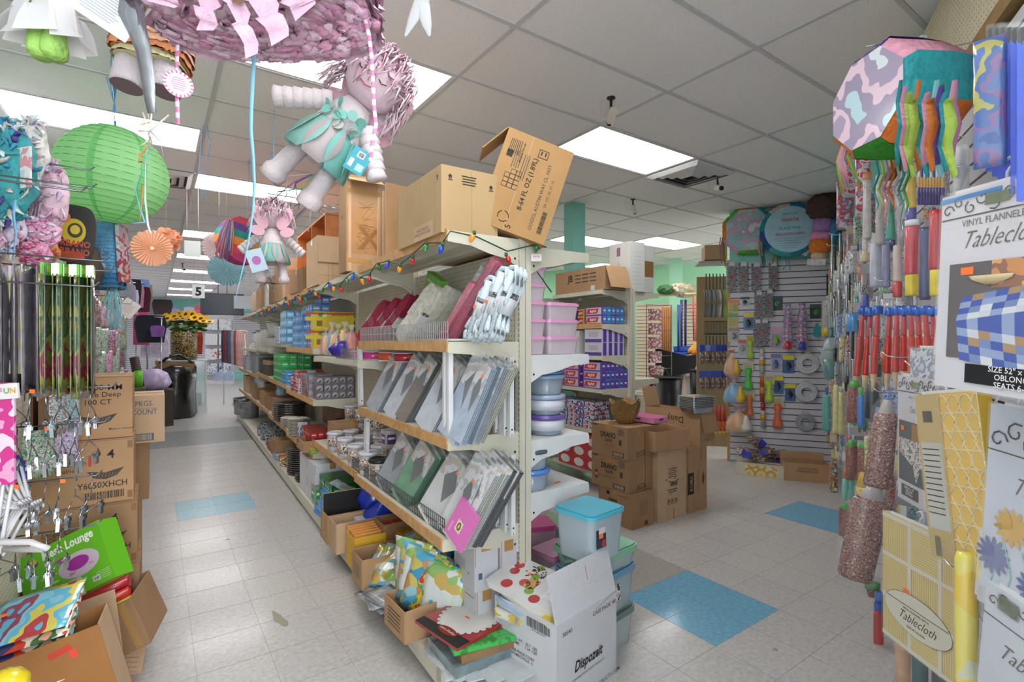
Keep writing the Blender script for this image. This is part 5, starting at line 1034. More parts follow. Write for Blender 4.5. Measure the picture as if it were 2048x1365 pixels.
# ================================================================== hanging pinatas,lantern,ribbons
def TRm(col,tr=.5,rough=.6,bump=0,bs=20,var=0):
 k = ('tr',col,tr,bump,bs,var)
 if k in MC: return MC[k]
 m = M(col,rough,var=var,bump=bump,bs=bs).copy(); nt = m.node_tree; b = nt.nodes['Principled BSDF']; out = [n for n in nt.nodes if n.type == 'OUTPUT_MATERIAL'][0]
 t = nt.nodes.new('ShaderNodeBsdfTranslucent'); t.inputs[0].default_value = lin(col); mx = nt.nodes.new('ShaderNodeMixShader'); mx.inputs[0].default_value = tr
 nt.links.new(b.outputs[0],mx.inputs[1]); nt.links.new(t.outputs[0],mx.inputs[2]); nt.links.new(mx.outputs[0],out.inputs[0]); MC[k] = m; return m
def crepe(c1,c2=None,s=9): return M(c1,.85,var=.14,vs=26,bump=1.0,bs=55)
def view(px,py,d,rz=0,rx=0,ry=0,f=-1):
 "matrix at a pixel and depth whose local -Y looks along the view towards the lens side"
 return T(*P(px,py,d)) @ RZ(-35 +rz) @ RY(ry) @ RX(rx)
def sz(px,d): return px*d/F
LT = thing('paper_lantern','round green ribbed paper lantern hanging at the upper left','paper lantern'); LT.matrix_world = view(226,350,3.2,38,4,5)
gm = TRm('#b9ecb2',.5); b = B(gm); pr = []
N = 19; r0 = .3
for i in range(N*4 +1):
 q = -PI/2 +.23 +(PI - .46)*i/(N*4); ph = (i % 4)/4
 k = 1 - .014*math.sin(PI*ph); pr.append((r0*math.cos(q)*k,r0*math.sin(q)*.99*k))
b.lathe(pr,None,48); b.build('paper_shade',LT)
b = B(M('#4fae55',.6))
for i in range(N +1):
 q = -PI/2 +.23 +(PI - .46)*i/N; rr = r0*math.cos(q)*1.002
 b.tube([(rr*math.cos(R(15*k)),rr*math.sin(R(15*k)),r0*.99*math.sin(q)) for k in range(25)],.0018,n=4)
b.build('wire_rib',LT)
b = B(TRm('#86d88a',.3))
for az in (250,300):
 for i in range(20):
  q0,q1 = [-PI/2 +.23 +(PI - .46)*j/20 for j in (i,i +1)]; e = R(3.2)
  b.add([(r0*1.001*math.cos(q)*math.cos(R(az) +s),r0*1.001*math.cos(q)*math.sin(R(az) +s),r0*.99*math.sin(q)) for q,s in ((q0,-e),(q0,e),(q1,e),(q1,-e))],[(0,1,2,3)])
b.build('paper_seam',LT)
def cords(name,lab,pts_list,r,col,cat='string',rough=.5,n=5):
 b = B(M(col,rough,coat=.3)) if isinstance(col,str) else B(col)
 o0 = V(pts_list[0][0])
 for pts in pts_list: b.tube([V(p) - o0 for p in pts],r,n=n)
 o = b.build(name); o.location = o0; return tag(o,lab,cat)
def VP(d,*pp): return [P(x,y,d +(z[0] if z else 0)) for x,y,*z in pp]
BL = '#4aa0dc'
CY = lambda d: HY - (HC - CZ)*F/d
cords('blue_string','bundle of bright blue strings holding the green lantern',[VP(3.2,(230 +i,258),(226 +i*3,225),(229,203),(221 +i*5,170),(221 +i*4,CY(3.2))) for i in range(3)] +[[P(229,203,3.2),P(222 +i*5,130,2.95),P(224 +i*4,CY(2.7),2.7)] for i in range(4)] +[VP(3.2,(228,205),(205,130),(195,95)),VP(3.2,(229,203),(238,140),(245,110)),VP(3.2,(229,203),(212,130),(188,100))],.0026,BL)
def cordup(o,dx=0,dy=0,dz=0,r=.001):
 p = o.matrix_basis @ V((dx,dy,dz)); c = B(M('#c9b9a8',.6)); c.tube([(0,0,0),(0,0,HC - p.z)],r,n=4); c = c.build('cord',o); c.matrix_parent_inverse = o.matrix_basis.inverted(); c.location = p; return c
def ribbon(name,lab,pts,w,mat,cat='ribbon',tw=0,par=None):
 "flat strip through world points, width w (or list)"
 b = B(mat); n = len(pts); ws = w if isinstance(w,list) else [w]*n; vs = []
 rt = V((cs,-sn,0))
 for i,p in enumerate(pts):
  t = (pts[min(i +1,n - 1)] - pts[max(i - 1,0)]).normalized(); s = rt - t*rt.dot(t); s.normalize(); f = t.cross(s)
  s = s*math.cos(tw*i) +f*math.sin(tw*i); vs += [p - s*ws[i]/2 - pts[0],p +s*ws[i]/2 - pts[0]]
 b.add(vs,[(2*i,2*i +1,2*i +3,2*i +2) for i in range(n - 1)],None,None,True)
 o = b.build(name); o.location = pts[0]
 m = o.modifiers.new('s','SOLIDIFY'); m.thickness = .0006
 return tag(o,lab,cat)
ribbon('blue_ribbon','long sky blue ribbon hanging down from the big pink pinata',VP(1.25,(509,100),(506,150),(503,210),(502,260),(507,320),(509,370),(506,420),(499,470),(490,520),(479,565),(470,603)),[.011]*9 +[.008,.002],TRm('#a3dcf2',.35),tw=.1)
strp = PR(('#d987b2','#ebe3ea'),11,'band',rough=.4,coat=.3,axis=(0,0,1))
ribbon('striped_ribbon','pink and white striped ribbon hanging from the pinata edge',VP(1.25,(728,30),(738,70),(743,110),(746,160),(748,210),(752,250),(745,285),(741,322)),.0095,strp)
ribbon('striped_ribbon','short pink and white striped ribbon with the round tag',VP(1.3,(362,40),(355,90),(353,140),(354,190),(356,248)),.0105,strp)
t = B(M('#d66f9d',.5)); X = I4
t.disc(.0335,.0335,None,X); t.disc(.026,.026,M('#ead9e0',.5),T(0,-.0006,0))
for k in range(20): t.rect(.0055,.007,M('#ead9e0',.5),T(.0295*math.cos(R(18*k)),-.0006,.0295*math.sin(R(18*k))) @ RY(-18*k +90))
for k in range(6): t.rect(.034 - .004*abs(k - 2.5),.0017,M('#c98aa8',.5),T(0,-.0012,.014 - .0055*k))
o = t.build('round_tag'); o.matrix_world = view(357,168,1.29,40); m = o.modifiers.new('s','SOLIDIFY'); m.thickness = .001; tag(o,'round pink gingham-edged tag on the striped ribbon','paper tag')
ribbon('foil_streamer','wide silver foil streamer with a pointed top above the lantern',VP(1.15,(262,-8),(262,20),(275,60),(287,100),(293,140),(298,180),(304,226)),[.05,.06,.043,.035,.031,.029,.02],M('#9b9ca3',.18,.75,var=.2,vs=8))
for k,(c,lab,pts) in enumerate([('#dfe3e6','white curling ribbon tied below the foil streamer',[(289,180),(297,235),(299,270),(292,330),(291,400),(296,450),(302,468)]),('#e59a5c','orange curling ribbon in the tied bunch',[(300,245),(280,250),(277,262),(298,262),(303,285),(280,310),(277,325),(287,322)]),('#8cc6de','pale blue curling ribbon in the tied bunch',[(298,262),(300,300),(285,340),(272,380),(282,420),(290,445),(265,447)]),
 ('#e59a5c','orange ribbon tail hanging beside the lantern',[(285,370),(283,410),(280,450)]),('#d5dde0','silver looped ribbon end on the right of the knot',[(300,262),(318,280),(325,300),(327,312)]),('#e3dccb','cream short ribbon spikes at the knot',[(297,280),(285,290),(276,292)])]):
 ribbon('curling_ribbon',lab,VP(1.4,*pts),.005,TRm(c,.3),tw=.5)
cords('string_knot','frayed cream knot tying the curling ribbons',[VP(1.4,(300,262),(338,230)),VP(1.4,(300,262),(285,225)),VP(1.4,(300,262),(303,228)),VP(1.4,(296,268),(306,276))],.0025,'#e5dfd2')
def blob(rx,ry,rz,mat,seed=0,amp=.12,n=40,m=26,X=None,b=None,flat=None):
 r = random.Random(seed); ph = [(r.uniform(2,9),r.uniform(2,9),r.uniform(0,6)) for _ in range(7)]
 b = b or B(mat); vs = []; fs = []
 for i in range(m +1):
  q = -PI/2 +PI*i/m
  for j in range(n):
   a = 2*PI*j/n; k = 1 +amp/3*sum(math.sin(p*a +s)*math.cos(w*q +s*2) for p,w,s in ((round(p),w,s) for p,w,s in ph))*math.cos(q)
   vs.append((rx*k*math.cos(q)*math.cos(a),ry*k*math.cos(q)*math.sin(a),rz*k*math.sin(q)))
 for i in range(m):
  for j in range(n): fs.append((i*n +j,i*n +(j +1) % n,(i +1)*n +(j +1) % n,(i +1)*n +j))
 return b.add(vs,fs,mat,X,True)
pk = M('#cfa6bc',.7,var=.12,vs=18,bump=1,bs=45); pkd = M('#c990ac',.7,var=.15,vs=18,bump=1,bs=45)
def pleated(w,d,h,mat,n=90,seed=0,tiers=5,b=None,X=None):
 "crepe paper body built from ruffled tiers"
 r = random.Random(seed); b = b or B(mat)
 for t_ in range(tiers):
  z1 = h*(1 - t_/tiers); z0 = h*(1 - (t_ +1)/tiers) - h*.02; vs = []
  for zi,ex in ((z1,0),((z0 +z1)/2,.03),(z0,.07)):
   for j in range(n):
    a = 2*PI*j/n; k = 1 +ex +(.02 if ex else .006)*math.sin(n*.37*a +t_) +r.uniform(-.012,.012)*(1 +ex*10)
    ca,sa = math.cos(a),math.sin(a); e = .55; x = (abs(ca)** e)*(1 if ca > 0 else -1)*w/2*k; y = (abs(sa)** e)*(1 if sa > 0 else -1)*d/2*k
    vs.append((x,y,zi +r.uniform(-.004,.004)))
  b.add(vs,[(i*n +j,(i +1)*n +j,(i +1)*n +(j +1) % n,i*n +(j +1) % n) for i in range(2) for j in range(n)],mat,X,True)
 for zz in (0,h): b.add([((abs(math.cos(2*PI*j/n))** .55)*math.copysign(1,math.cos(2*PI*j/n))*w/2,(abs(math.sin(2*PI*j/n))** .55)*math.copysign(1,math.sin(2*PI*j/n))*d/2,zz) for j in range(n)],[tuple(range(n))],mat,X)
 return b
t = thing('pink_pinata','huge pink crepe paper pinata hanging at the top of the view','pinata'); t.matrix_world = view(525,-30,1.25,4,0,-3)
b = B(pk); pleated(.52,.34,.17,pk,110,3,6,b,T(0,0,-.085)); b.build('pinata_body',t)
b = B(); r = random.Random(4); pks = [pk,pkd,M('#dcbccd',.7,var=.1,vs=18,bump=1,bs=45)]
for k in range(420):
 a = r.uniform(0,6.283); q = r.random()** .5; x = .26*q*math.cos(a); y = .17*q*math.sin(a); l = r.uniform(.02,.05); wv = r.uniform(-.02,.02)
 b.tube([(x,y,-.075),(x +wv,y - .006,-.088 - r.uniform(0,.012)),(x +l*math.cos(a +1.5),y +l*math.sin(a +1.5),-.092),(x +l*1.4*math.cos(a +1.7),y +l*1.4*math.sin(a +1.7),-.076)],[.004,.013,.012,.003],r.choice(pks),6,None,.45)
for k in range(60):
 x = r.uniform(-.27,.27); y0 = -.17 +abs(x)*.1; b.tube([(x,y0,r.uniform(-.06,.05)),(x +r.uniform(-.02,.02),y0 - .015,r.uniform(-.1,-.07)),(x +r.uniform(-.03,.03),y0 - .006,r.uniform(-.125,-.1))],[.004,.014,.007],r.choice(pks),6,None,.35)
b.build('paper_ruffle',t)
b = B(pk)
for (x,z,w,l,a) in [(-.06,-.09,.05,.10,8),(-.02,-.085,.04,.16,-14),(.03,-.09,.06,.13,-24),(.09,-.075,.08,.09,-35),(-.14,-.08,.08,.06,20),(.14,-.07,.09,.06,-20)]:
 X = T(x,-.15,z) @ RY(a) @ RX(8); n = 9; vs = []
 for i in range(n):
  for s in (-1,1): vs.append((s*w/2*(1 - .3*i/n) +.006*math.sin(i*2.2),.012*math.sin(i*1.9),-l*i/(n - 1) +.006*math.sin(i*3 +s)))
 b.add(vs,[(2*i,2*i +1,2*i +3,2*i +2) for i in range(n - 1)],None,X,True)
b.build('hanging_flap',t)
b = B(M('#6b4a3a',.8)); b.add([(-.02,-.168,-.075),(.012,-.17,-.07),(.02,-.16,-.15),(-.005,-.16,-.15)],[(0,1,2,3)]); b.add([(-.13,-.186,-.045),(-.06,-.188,-.04),(-.065,-.187,-.06),(-.12,-.186,-.064)],[(0,1,2,3)],M('#2a1418',.9)); b.build('cardboard_core',t); cordup(t,0,0,.05,.002)
t = thing('peach_pinata','peach crepe paper doll pinata seen from below, left of the round tag','pinata'); t.matrix_world = view(312,60,1.55,12,-6,4)
pe = M('#d9a488',.8,var=.15,vs=20,bump=1,bs=50); b = B(pe); pleated(.19,.15,.17,pe,70,6,7,b,T(0,0,-.075)); b.build('pinata_body',t)
b = B(M('#d58a5a',.8,bump=1,bs=40,var=.15)); pleated(.185,.15,.04,None,70,7,1,b,T(0,0,-.1)); b.build('orange_band',t)
b = B(M('#cfc89a',.8,bump=.8)); pleated(.17,.14,.02,None,60,8,1,b,T(0,0,-.12)); b.build('cream_band',t)
for s in (-1,1):
 l = B(M('#d6cdd2',.8,bump=.7,bs=70,var=.08)); l.lathe([(.034,-.2),(.04,-.19),(.036,-.14),(.032,-.1)],None,18,T(s*.05,-.01,0),1.05,1.25); l.disc(.04,.047,M('#6f5d60',.7),T(s*.05,-.01,-.2008) @ RX(-90),20); l.build('leg',t)
cordup(t,0,0,.06)
t = thing('tissue_wrapped_doll','white tissue wrapped doll pinata with green feet, top left corner','pinata'); t.matrix_world = view(95,20,1.25,10)
ti = TRm('#dcd9de',.35); b = B(ti); r = random.Random(9)
for k in range(9):
 a = 40*k; n = 7; vs = []
 for i in range(n):
  for s in (-1,1): q = R(a +s*24); rr = .025 +.075*(i/(n - 1))** 1.2 +.008*math.sin(k*3 +i); vs.append((rr*math.cos(q),rr*.7*math.sin(q),.09 - .17*i/(n - 1) +.012*math.sin(i*2 +k*s)))
 b.add(vs,[(2*i,2*i +1,2*i +3,2*i +2) for i in range(n - 1)],None,None,True)
b.build('tissue_skirt',t)
for s in (-1,1):
 l = B(M('#8fb85a',.7,bump=.8,bs=60)); l.lathe([(.0,-.122),(.018,-.12),(.026,-.11),(.026,-.09),(.018,-.05),(.016,.02)],None,16,T(s*.024,0,0) @ RY(s*6),1,1.3); l.build('leg',t)
cordup(t,0,0,.05)
o = B(M('#d6d8dc',.5)); o.rect(.15,.1,None,I4)
for k in range(9): o.rect(.09 - .01*(k % 3),.0022,M('#8f979c',.5),T(-.005,-.0006,.02 - .0065*k))
for k in range(3): o.rect(.028,.018,M('#d9b93a',.5),T(.055,-.0006,.036 - .0*k))
o = o.build('printed_card'); o.matrix_world = view(212,8,1.15,14,0,32); m = o.modifiers.new('s','SOLIDIFY'); m.thickness = .0012; tag(o,'pale blue printed card dangling tilted at the top left','paper card'); cordup(o,.06,0,.04)
for k,(x,y,rz,l) in enumerate([(835,20,20,.075),(850,35,-25,.05)]):
 o = B(TRm('#dcdcde',.4)); o.lathe([(.0,-l),(.004,-l*.95),(.013,-l*.4),(.02,.03),(.012,.05)],None,10,None,1,.4); o = o.build('tissue_tassel'); o.matrix_world = view(x,y,1.3,0,0,[-25,14][k]*-1 if k else 25); tag(o,['white tissue tassel tip pointing down left, top of the view','thin white tissue tip beside the larger tassel'][k],'tissue tassel'); cordup(o,0,0,.04)
def hair(b,r0,n,l,mats,seed,zc=0,spread=1.0,lo=-.2):
 r = random.Random(seed)
 for k in range(n):
  a = r.uniform(0,2*PI); e = r.uniform(lo,PI/2); d = V((math.cos(e)*math.cos(a),math.cos(e)*math.sin(a),math.sin(e))); p = d*r0*r.uniform(.93,1.04)
  t_ = V((r.uniform(-1,1),r.uniform(-1,1),r.uniform(-.6,.2))).normalized()*l*.5
  b.tube([p,p +d*l*.35 +t_*.5,p +d*l*.3 +t_ +V((0,0,-l*.5))],[.0028,.0026,.0012],r.choice(mats),4,T(0,0,zc),.5)
def doll(lab,X,s,seed,legs=True,full=True):
 t = thing('winged_doll_pinata',lab,'pinata'); t.matrix_world = X @ Matrix.Scale(s,4)
 wp = M('#d8ccd0',.8,var=.06,vs=24,bump=.8,bs=60); sk = M('#dcc0cc',.8,var=.06,bump=.6,bs=60)
 b = B(wp); b.lathe([(.03,-.10),(.052,-.08),(.05,-.02),(.035,.035),(.026,.05)],None,20,None,1.1,.8); b.build('body',t)
 h = B(sk); h.lathe([(0,-.055),(.03,-.05),(.055,-.03),(.066,0),(.062,.03),(.045,.05),(0,.062)],None,24,T(0,-.005,.105),1,.95)
 for ex in (.03,-.02): h.tube([(ex - .01,-.066,.104),(ex,-.0675,.099),(ex +.01,-.066,.104)],.0013,M('#4a3f4a',.5),4)
 h.tube([(-.008,-.067,.08),(.006,-.068,.076),(.018,-.0665,.08)],.0014,M('#b8505f',.5),4); h.build('head',t)
 hb = B(); hair(hb,.066,420,.05,[M('#cfb0bd',.6),M('#dcd3d6',.6),M('#c492a8',.6)],seed,.112,lo=-.1)
 for sx in (-1,1):
  r = random.Random(seed +sx)
  for k in range(40): p = V((sx*.07 +r.uniform(-.014,.014),r.uniform(-.02,.02),.09 +r.uniform(-.02,.02))); hb.tube([p,p +V((sx*.012,0,-.02)),p +V((sx*.016 +r.uniform(-.01,.01),r.uniform(-.01,.01),-.05))],[.003,.003,.0012],r.choice([M('#cfb0bd',.6),M('#dcd3d6',.6)]),4,None,.5)
 hb.build('hair',t)
 for sx in (-1,1):
  a = B(wp)
  for q in range(6): k0 = q/6; a.lathe([(.019,0),(.023,.018),(.018,.022)],None,12,T(sx*(.045 +.085*k0),-.005 - .02*k0,.02 - .075*k0) @ RY(sx*130))
  a.build('arm',t)
  w_ = B(M('#d9a9bb',.5)); w_.disc(.028,.055,None,T(sx*.05,.045,.09) @ RY(sx*24)); w_.disc(.022,.03,None,T(sx*.06,.044,.03) @ RY(sx*75)); w_.disc(.02,.045,M('#cfc0c8',.5),T(sx*.05,.0435,.09) @ RY(sx*24))
  m = w_.build('wing',t); q = m.modifiers.new('s','SOLIDIFY'); q.thickness = .003
  l = B(wp); l.lathe([(.017,-.2),(.025,-.197),(.026,-.175),(.02,-.165),(.019,-.09)],None,14,T(sx*.03,0,0) @ RY(-sx*5),1,1.25); l.disc(.024,.03,M('#a9838f',.6),T(sx*.013,0,-.2002) @ RX(-90),16); l.build('leg',t)
 s_ = B(); mats = [TRm('#8fd6cd',.35),TRm('#d6dcd6',.35),TRm('#a5dbd3',.35),TRm('#d9cdd0',.35)]
 for k in range(9):
  q = R(40*k); X2 = RZ(40*k); n = 6; vs = []
  for i in range(n):
   for s2 in (-1,1): ww = .03*math.sin(PI*(i +1.2)/(n +1.4)) +.006; vs.append((.045 +.035*i/n,s2*ww,-.02 - .09*i/(n - 1)))
  s_.add(vs,[(2*i,2*i +1,2*i +3,2*i +2) for i in range(n - 1)],mats[k % 4],X2,True)
 for k in range(16):
  q = rnd.uniform(-2.6,-.5); s_.disc(.012,.012,mats[k % 3],T(.05*math.cos(q),.05*math.sin(q),rnd.uniform(-.02,.03)) @ RZ(math.degrees(q) +90 +rnd.uniform(-30,30)) @ RX(rnd.uniform(-40,40)),8)
 o = s_.build('petal_skirt',t); q = o.modifiers.new('s','SOLIDIFY'); q.thickness = .001
 c = B(M('#5a8f7a',.5)); r = random.Random(seed)
 for k in range(10): c.tube([(.02,-.01,-.13),(.02 +r.uniform(-.04,.05),r.uniform(-.03,.03),-.17),(.02 +r.uniform(-.05,.06),r.uniform(-.03,.03),-.2 - r.uniform(0,.05))],.0013,[M('#7a5fa0',.5),M('#5fae7a',.5),M('#d6d0d8',.5)][k % 3],4)
 c.build('curling_ribbon',t)
 return t
t = doll('pink-haired winged doll pinata tilted under the ceiling light',view(690,245,2.2,12,6,38),1.98,21)
o = B(M('#3fa0b4',.45,coat=.3)); o.rect(.055,.07,None,I4); o.rect(.02,.018,M('#d6dde0',.5),T(0,-.0006,.018)); bars(o,.014,.012,T(0,-.001,.018),8); o.rect(.02,.02,M('#a9d3da',.5),T(.012,-.0006,-.016)); o.rect(.012,.024,M('#d6dde0',.5),T(-.015,-.0006,-.012))
o = o.build('hang_tag'); o.matrix_world = view(716,322,2.05,10,0,30) @ Matrix.Scale(1.46,4); m = o.modifiers.new('s','SOLIDIFY'); m.thickness = .001; tag(o,'teal barcode hang tag by the winged doll pinata feet','hang tag')
cords('blue_string','blue string holding the tilted winged doll pinata',[VP(2.2,(698,110),(694,90),(693,20),(693,CY(2.2))),VP(2.2,(696,110),(691,40))],.002,BL)
doll('small winged doll pinata hanging upright over the gondola cartons',view(545,480,3.65,205,0,0),1.56,33)
cords('blue_string','blue string above the small winged doll pinata',[VP(3.65,(548,425),(546,360),(547,300),(548,CY(3.65))),VP(3.65,(545,330),(540,308),(546,306),(537,330),(546,330))],.002,BL)
o = B(M('#b9cfe0',.45)); o.rect(.075,.11,None,I4); o.disc(.02,.022,M('#b06ab0',.5),T(0,-.001,0)); o = o.build('hang_tag'); o.matrix_world = view(513,521,3.5,20,0,-18) @ Matrix.Scale(1.4,4); m = o.modifiers.new('s','SOLIDIFY'); m.thickness = .001; tag(o,'pale blue hang tag beside the small winged doll pinata','hang tag')
cords('blue_string','loop of blue string hanging from the ceiling grid near the vent',[VP(3.9,(400,395),(398,340),(402,290),(406,CY(3.9)),(414,CY(3.9)),(420,290),(412,340),(409,360),(407,400),(412,398),(410,365)),VP(3.9,(410,360),(395,350),(388,346))],.0022,BL)
cords('blue_string','thin blue string beside the rainbow pinata',[VP(4.65,(497,425),(496,380),(497,CY(4.65))),VP(4.65,(498,400),(499,CY(4.65)))],.0018,BL)
cords('pink_string','short pink string dangling from the ceiling',[VP(5.6,(377,CY(5.6)),(382,410),(380,420))],.0018,'#d98aa5')
t = thing('rainbow_pinata','rainbow striped drum pinata behind the small winged doll','pinata'); t.matrix_world = view(487,483,4.6,52,0,10) @ Matrix.Scale(1.56,4)
n = 28; bands = [('#c9485a',.9,.6),('#6a4a90',.6,.3),('#2f8f86',.3,0),('#e0883a',0,-.32),('#c93f55',-.32,-.65),('#b03a70',-.65,-1)]
for c,h1,h0 in bands:
 b = B(M(c,.85,var=.12,vs=20,bump=1,bs=60)); rr = .135; P0 = []
 for k in range(9):
  zz = h1 +(h0 - h1)*k/8; P0.append((rr*math.sqrt(max(0,1 - zz*zz)) +.004,rr*zz))
 poly = P0 +[(-x,z) for x,z in reversed(P0)]; m_ = len(poly)
 b.add([(x,-.05,z) for x,z in poly] +[(x,.05,z) for x,z in poly],[tuple(range(m_ - 1,-1,-1)),tuple(range(m_,2*m_))] +[(i,(i +1) % m_,m_ +(i +1) % m_,m_ +i) for i in range(m_)]); b.build('paper_band',t)
b = B(); r = random.Random(2)
for k in range(16): c = r.choice(['#d98aa5','#4fb0b0','#c9d3dc','#8f6fb0','#e0a07a']); x = r.uniform(-.03,.05); b.tube([(-.12 +x*.4,-.06,.08),(-.13 +x,-.065,0),(-.13 +x*1.3,-.06,-.06 - r.uniform(0,.1))],.0045,TRm(c,.3),5,None,.3)
b.build('streamer',t)
cordup(t,0,0,.12,.0015)
def fan(lab,px,py,d,r0,col,rz,ry=0,rx=0,sx=1):
 b = B(TRm(col,.4,var=.05)); n = 64; vs = [(0,0,0)]
 for k in range(n): a = 2*PI*k/n; y = .012*(1 if k % 2 else -1); rr = r0*(1.03 if (k // 2) % 2 else .97); vs.append((rr*.2*math.cos(a),y*.3,rr*.2*math.sin(a)))
 for k in range(n): a = 2*PI*k/n; y = .012*(1 if k % 2 else -1); rr = r0*(1.03 if (k // 2) % 2 else .96); vs.append((rr*math.cos(a),y,rr*math.sin(a)))
 b.add(vs,[(0,1 +k,1 +(k +1) % n) for k in range(n)] +[(1 +k,1 +n +k,1 +n +(k +1) % n,1 +(k +1) % n) for k in range(n)])
 b.disc(r0*.1,r0*.1,M(col,.6),T(0,-.012,0)); o = b.build('paper_fan'); o.matrix_world = view(px,py,d,rz,rx,ry); cordup(o,0,0,r0*.9); return tag(o,lab,'paper fan')
fan('peach orange pleated paper fan rosette hanging over the left aisle',304,497,4.7,.164,'#f8c7a6',42)
fan('greyish pink pleated paper fan rosette behind the rainbow pinata',438,495,5.3,.156,'#e2cfd2',40)
fan('dusty teal pleated paper fan rosette under the rainbow pinata',453,540,5.2,.17,'#8fb4be',30,0,25)
o = B(TRm('#f3bc98',.4)); r = random.Random(8)
for k in range(110):
 a,e = r.uniform(0,6.28),r.uniform(-1.5,1.5); dd = V((math.cos(e)*math.cos(a),math.cos(e)*math.sin(a),math.sin(e)*.75)); o.disc(.028,.028,None,T(*(dd*.085)) @ RZ(r.uniform(0,360)) @ RX(r.uniform(0,90)),8)
o = o.build('tissue_pompom'); o.matrix_world = view(332,480,4.95,0) @ Matrix.Scale(1.38,4); tag(o,'orange tissue paper pompom behind the peach fan','paper pompom'); cordup(o,0,0,.08)
def sign(lab,px,py,d,w,h,mat,st=None,ss=0,rz=0,name='hanging_sign'):
 o = B(mat); o.box(-w/2,-.006,-h/2,w/2,.006,h/2)
 if st: o.text(st,ss,INK,T(0,-.007,-ss*.36),.04)
 o = o.build(name); o.matrix_world = view(px,py,d,rz); cordup(o,w*.35,0,h/2,.003); cordup(o,-w*.35,0,h/2,.003); return tag(o,lab,'sign')
sign('white aisle sign with a black number five',397,583,9,.19,.24,M('#dfe1e3',.5),'5',.2,32)
sign('blank pale panel hanging in front of the ceiling lights',385,498,5.5,.15,.17,M('#c9cfcf',.5),rz=25)
sign('blank pale panel hanging in a far aisle, partly behind others',487,605,12,.4,.3,M('#b9bfc4',.5),rz=25)
def camera_(lab,px,py,d,face,s=1):
 p = P(px,py,d); t = thing('security_camera',lab,'security camera',(p.x,p.y,HC - .002)); b = B(M('#1d1d1f',.4)); b.lathe([(.03,0),(.028,-.008),(.01,-.012),(.008,-.07)],None,14); b.tube([(0,0,-.06),(.01,0,-.085)],.012); b.build('mount',t)
 c = B(M('#d9d3c8',.4)); X = T(.01,0,-.115) @ RZ(face) @ RX(20); c.box(-.022,-.06,-.022,.022,.05,.022,None,X); c.lathe([(.022,0),(.022,.02),(.017,.022),(.0,.021)],M('#1b1b1d',.2),14,X @ T(0,-.06,0) @ RX(90)); c.tube([(0,.05,0),(-.03,.09,.03),(-.05,.08,.118)],.003,M('#cfc9bf',.5),5,T(.01,0,-.12)); c.build('camera_body',t,bevel=.004)
camera_('white security camera on the ceiling near the carton',1222,195,1.66*F/489,150)
camera_('white security camera near the teal end wall',1435,352,1.66*F/332,-30)
camera_('white security camera beside the teal pillar',1266,398,1.66*F/286,120)
camera_('small security camera above the left aisle',365,527,1.66*F/157,20)
# ================================================================== left side: cartons,hanging packs,hangers
XP = -.46
b = B(PEG).box(-.015,0,0,0,1.75,2.25,None); o = b.build('pegboard_display'); put(o,(XP,1.35,0)); tag(o,'grey perforated display panel at the left edge carrying the hooks','display panel')
for a in (1.36,3.1):
 o = B(CREAM).box(-.03,-.02,0,.004,.02,2.27).build('display_post'); put(o,(XP,a,0)); tag(o,'cream slotted post of the left display panel, ' +('near' if a < 2 else 'far') +' end','post')
def p_left(kind):
 def f(b,x,y,h):
  if kind == 0:
   b.text('# 1800-MM',.038,INK,fS(x,y,h,.25,.78),.008); b.text('Half Size Deep',.034,INK,fS(x,y,h,.15,.67),.006); b.text('100 CT',.034,INK,fS(x,y,h,.22,.55),.006); b.text('Made in Vietnam',.014,INK,fS(x,y,h,.75,.13),.004)
   X = fS(x,y,h,.25,.3)
  else:
   b.text('4',.06,INK,fS(x,y,h,.55,.7),.01); b.text('Y6050XHCH',.04,INK,fS(x,y,h,.4,.25),.008,0,.85); bars(b,.15,.035,fS(x,y,h,.42,.13),30); b.text('CT\nLarge Combo\nContainers',.03,INK2,fS(x,y,h,-.35,.72),.004,.2); b.rect(.012,.05,M('#b8453f',.6),fS(x,y,h,.15,.68)); X = fS(x,y,h,.45,.45)
   for q in (0,1): b.rect(.02,.035,M('#8a5f33',.6),fS(x,y,h,.93,.1 +.8*q))
  b.add([(-.07,0,.02),(-.04,0,-.015),(0,0,-.022),(.04,0,-.01),(.07,0,.028),(.06,0,.026),(0,0,.01),(-.05,0,.018)],[(0,1,2,3,4,5,6,7)],INK2,X)
  for q in range(7): b.rect(.0012,.022,CARD,X @ T(-.035 +.012*q,-.0006,-.002) @ RY(18));
  b.box(-x,-y - .0008,h*.985,x,-y,h*.99,INK2)
 return f
def lc(name,lab,x0,x1,y0,dy,z,h,m=CARD,**k): return carton(name,lab,'carton',((x0 +x1)/2,y0 +dy/2,z),x1 - x0,dy,h,0,m,**k)
lc('brown_carton','large brown carton lettered half size deep, top of the left stack',-.43,-.09,3.1,.33,1.06,.295,CARD,prints=p_left(0),tape=True)
lc('brown_carton','brown carton with number four, second down the left stack',-.47,-.085,3.08,.35,.757,.3,CARD,prints=p_left(1))
lc('brown_carton','brown carton with number four, third down behind the green box',-.46,-.07,3.06,.36,.455,.3,CARD2,prints=p_left(1))
lc('brown_carton','brown carton at the bottom of the left stack on the floor',-.46,-.06,3.05,.37,0,.453,CARD2)
lc('brown_carton','small brown carton left of the top lettered one',-.72,-.45,3.12,.3,1.06,.21,CARD2)
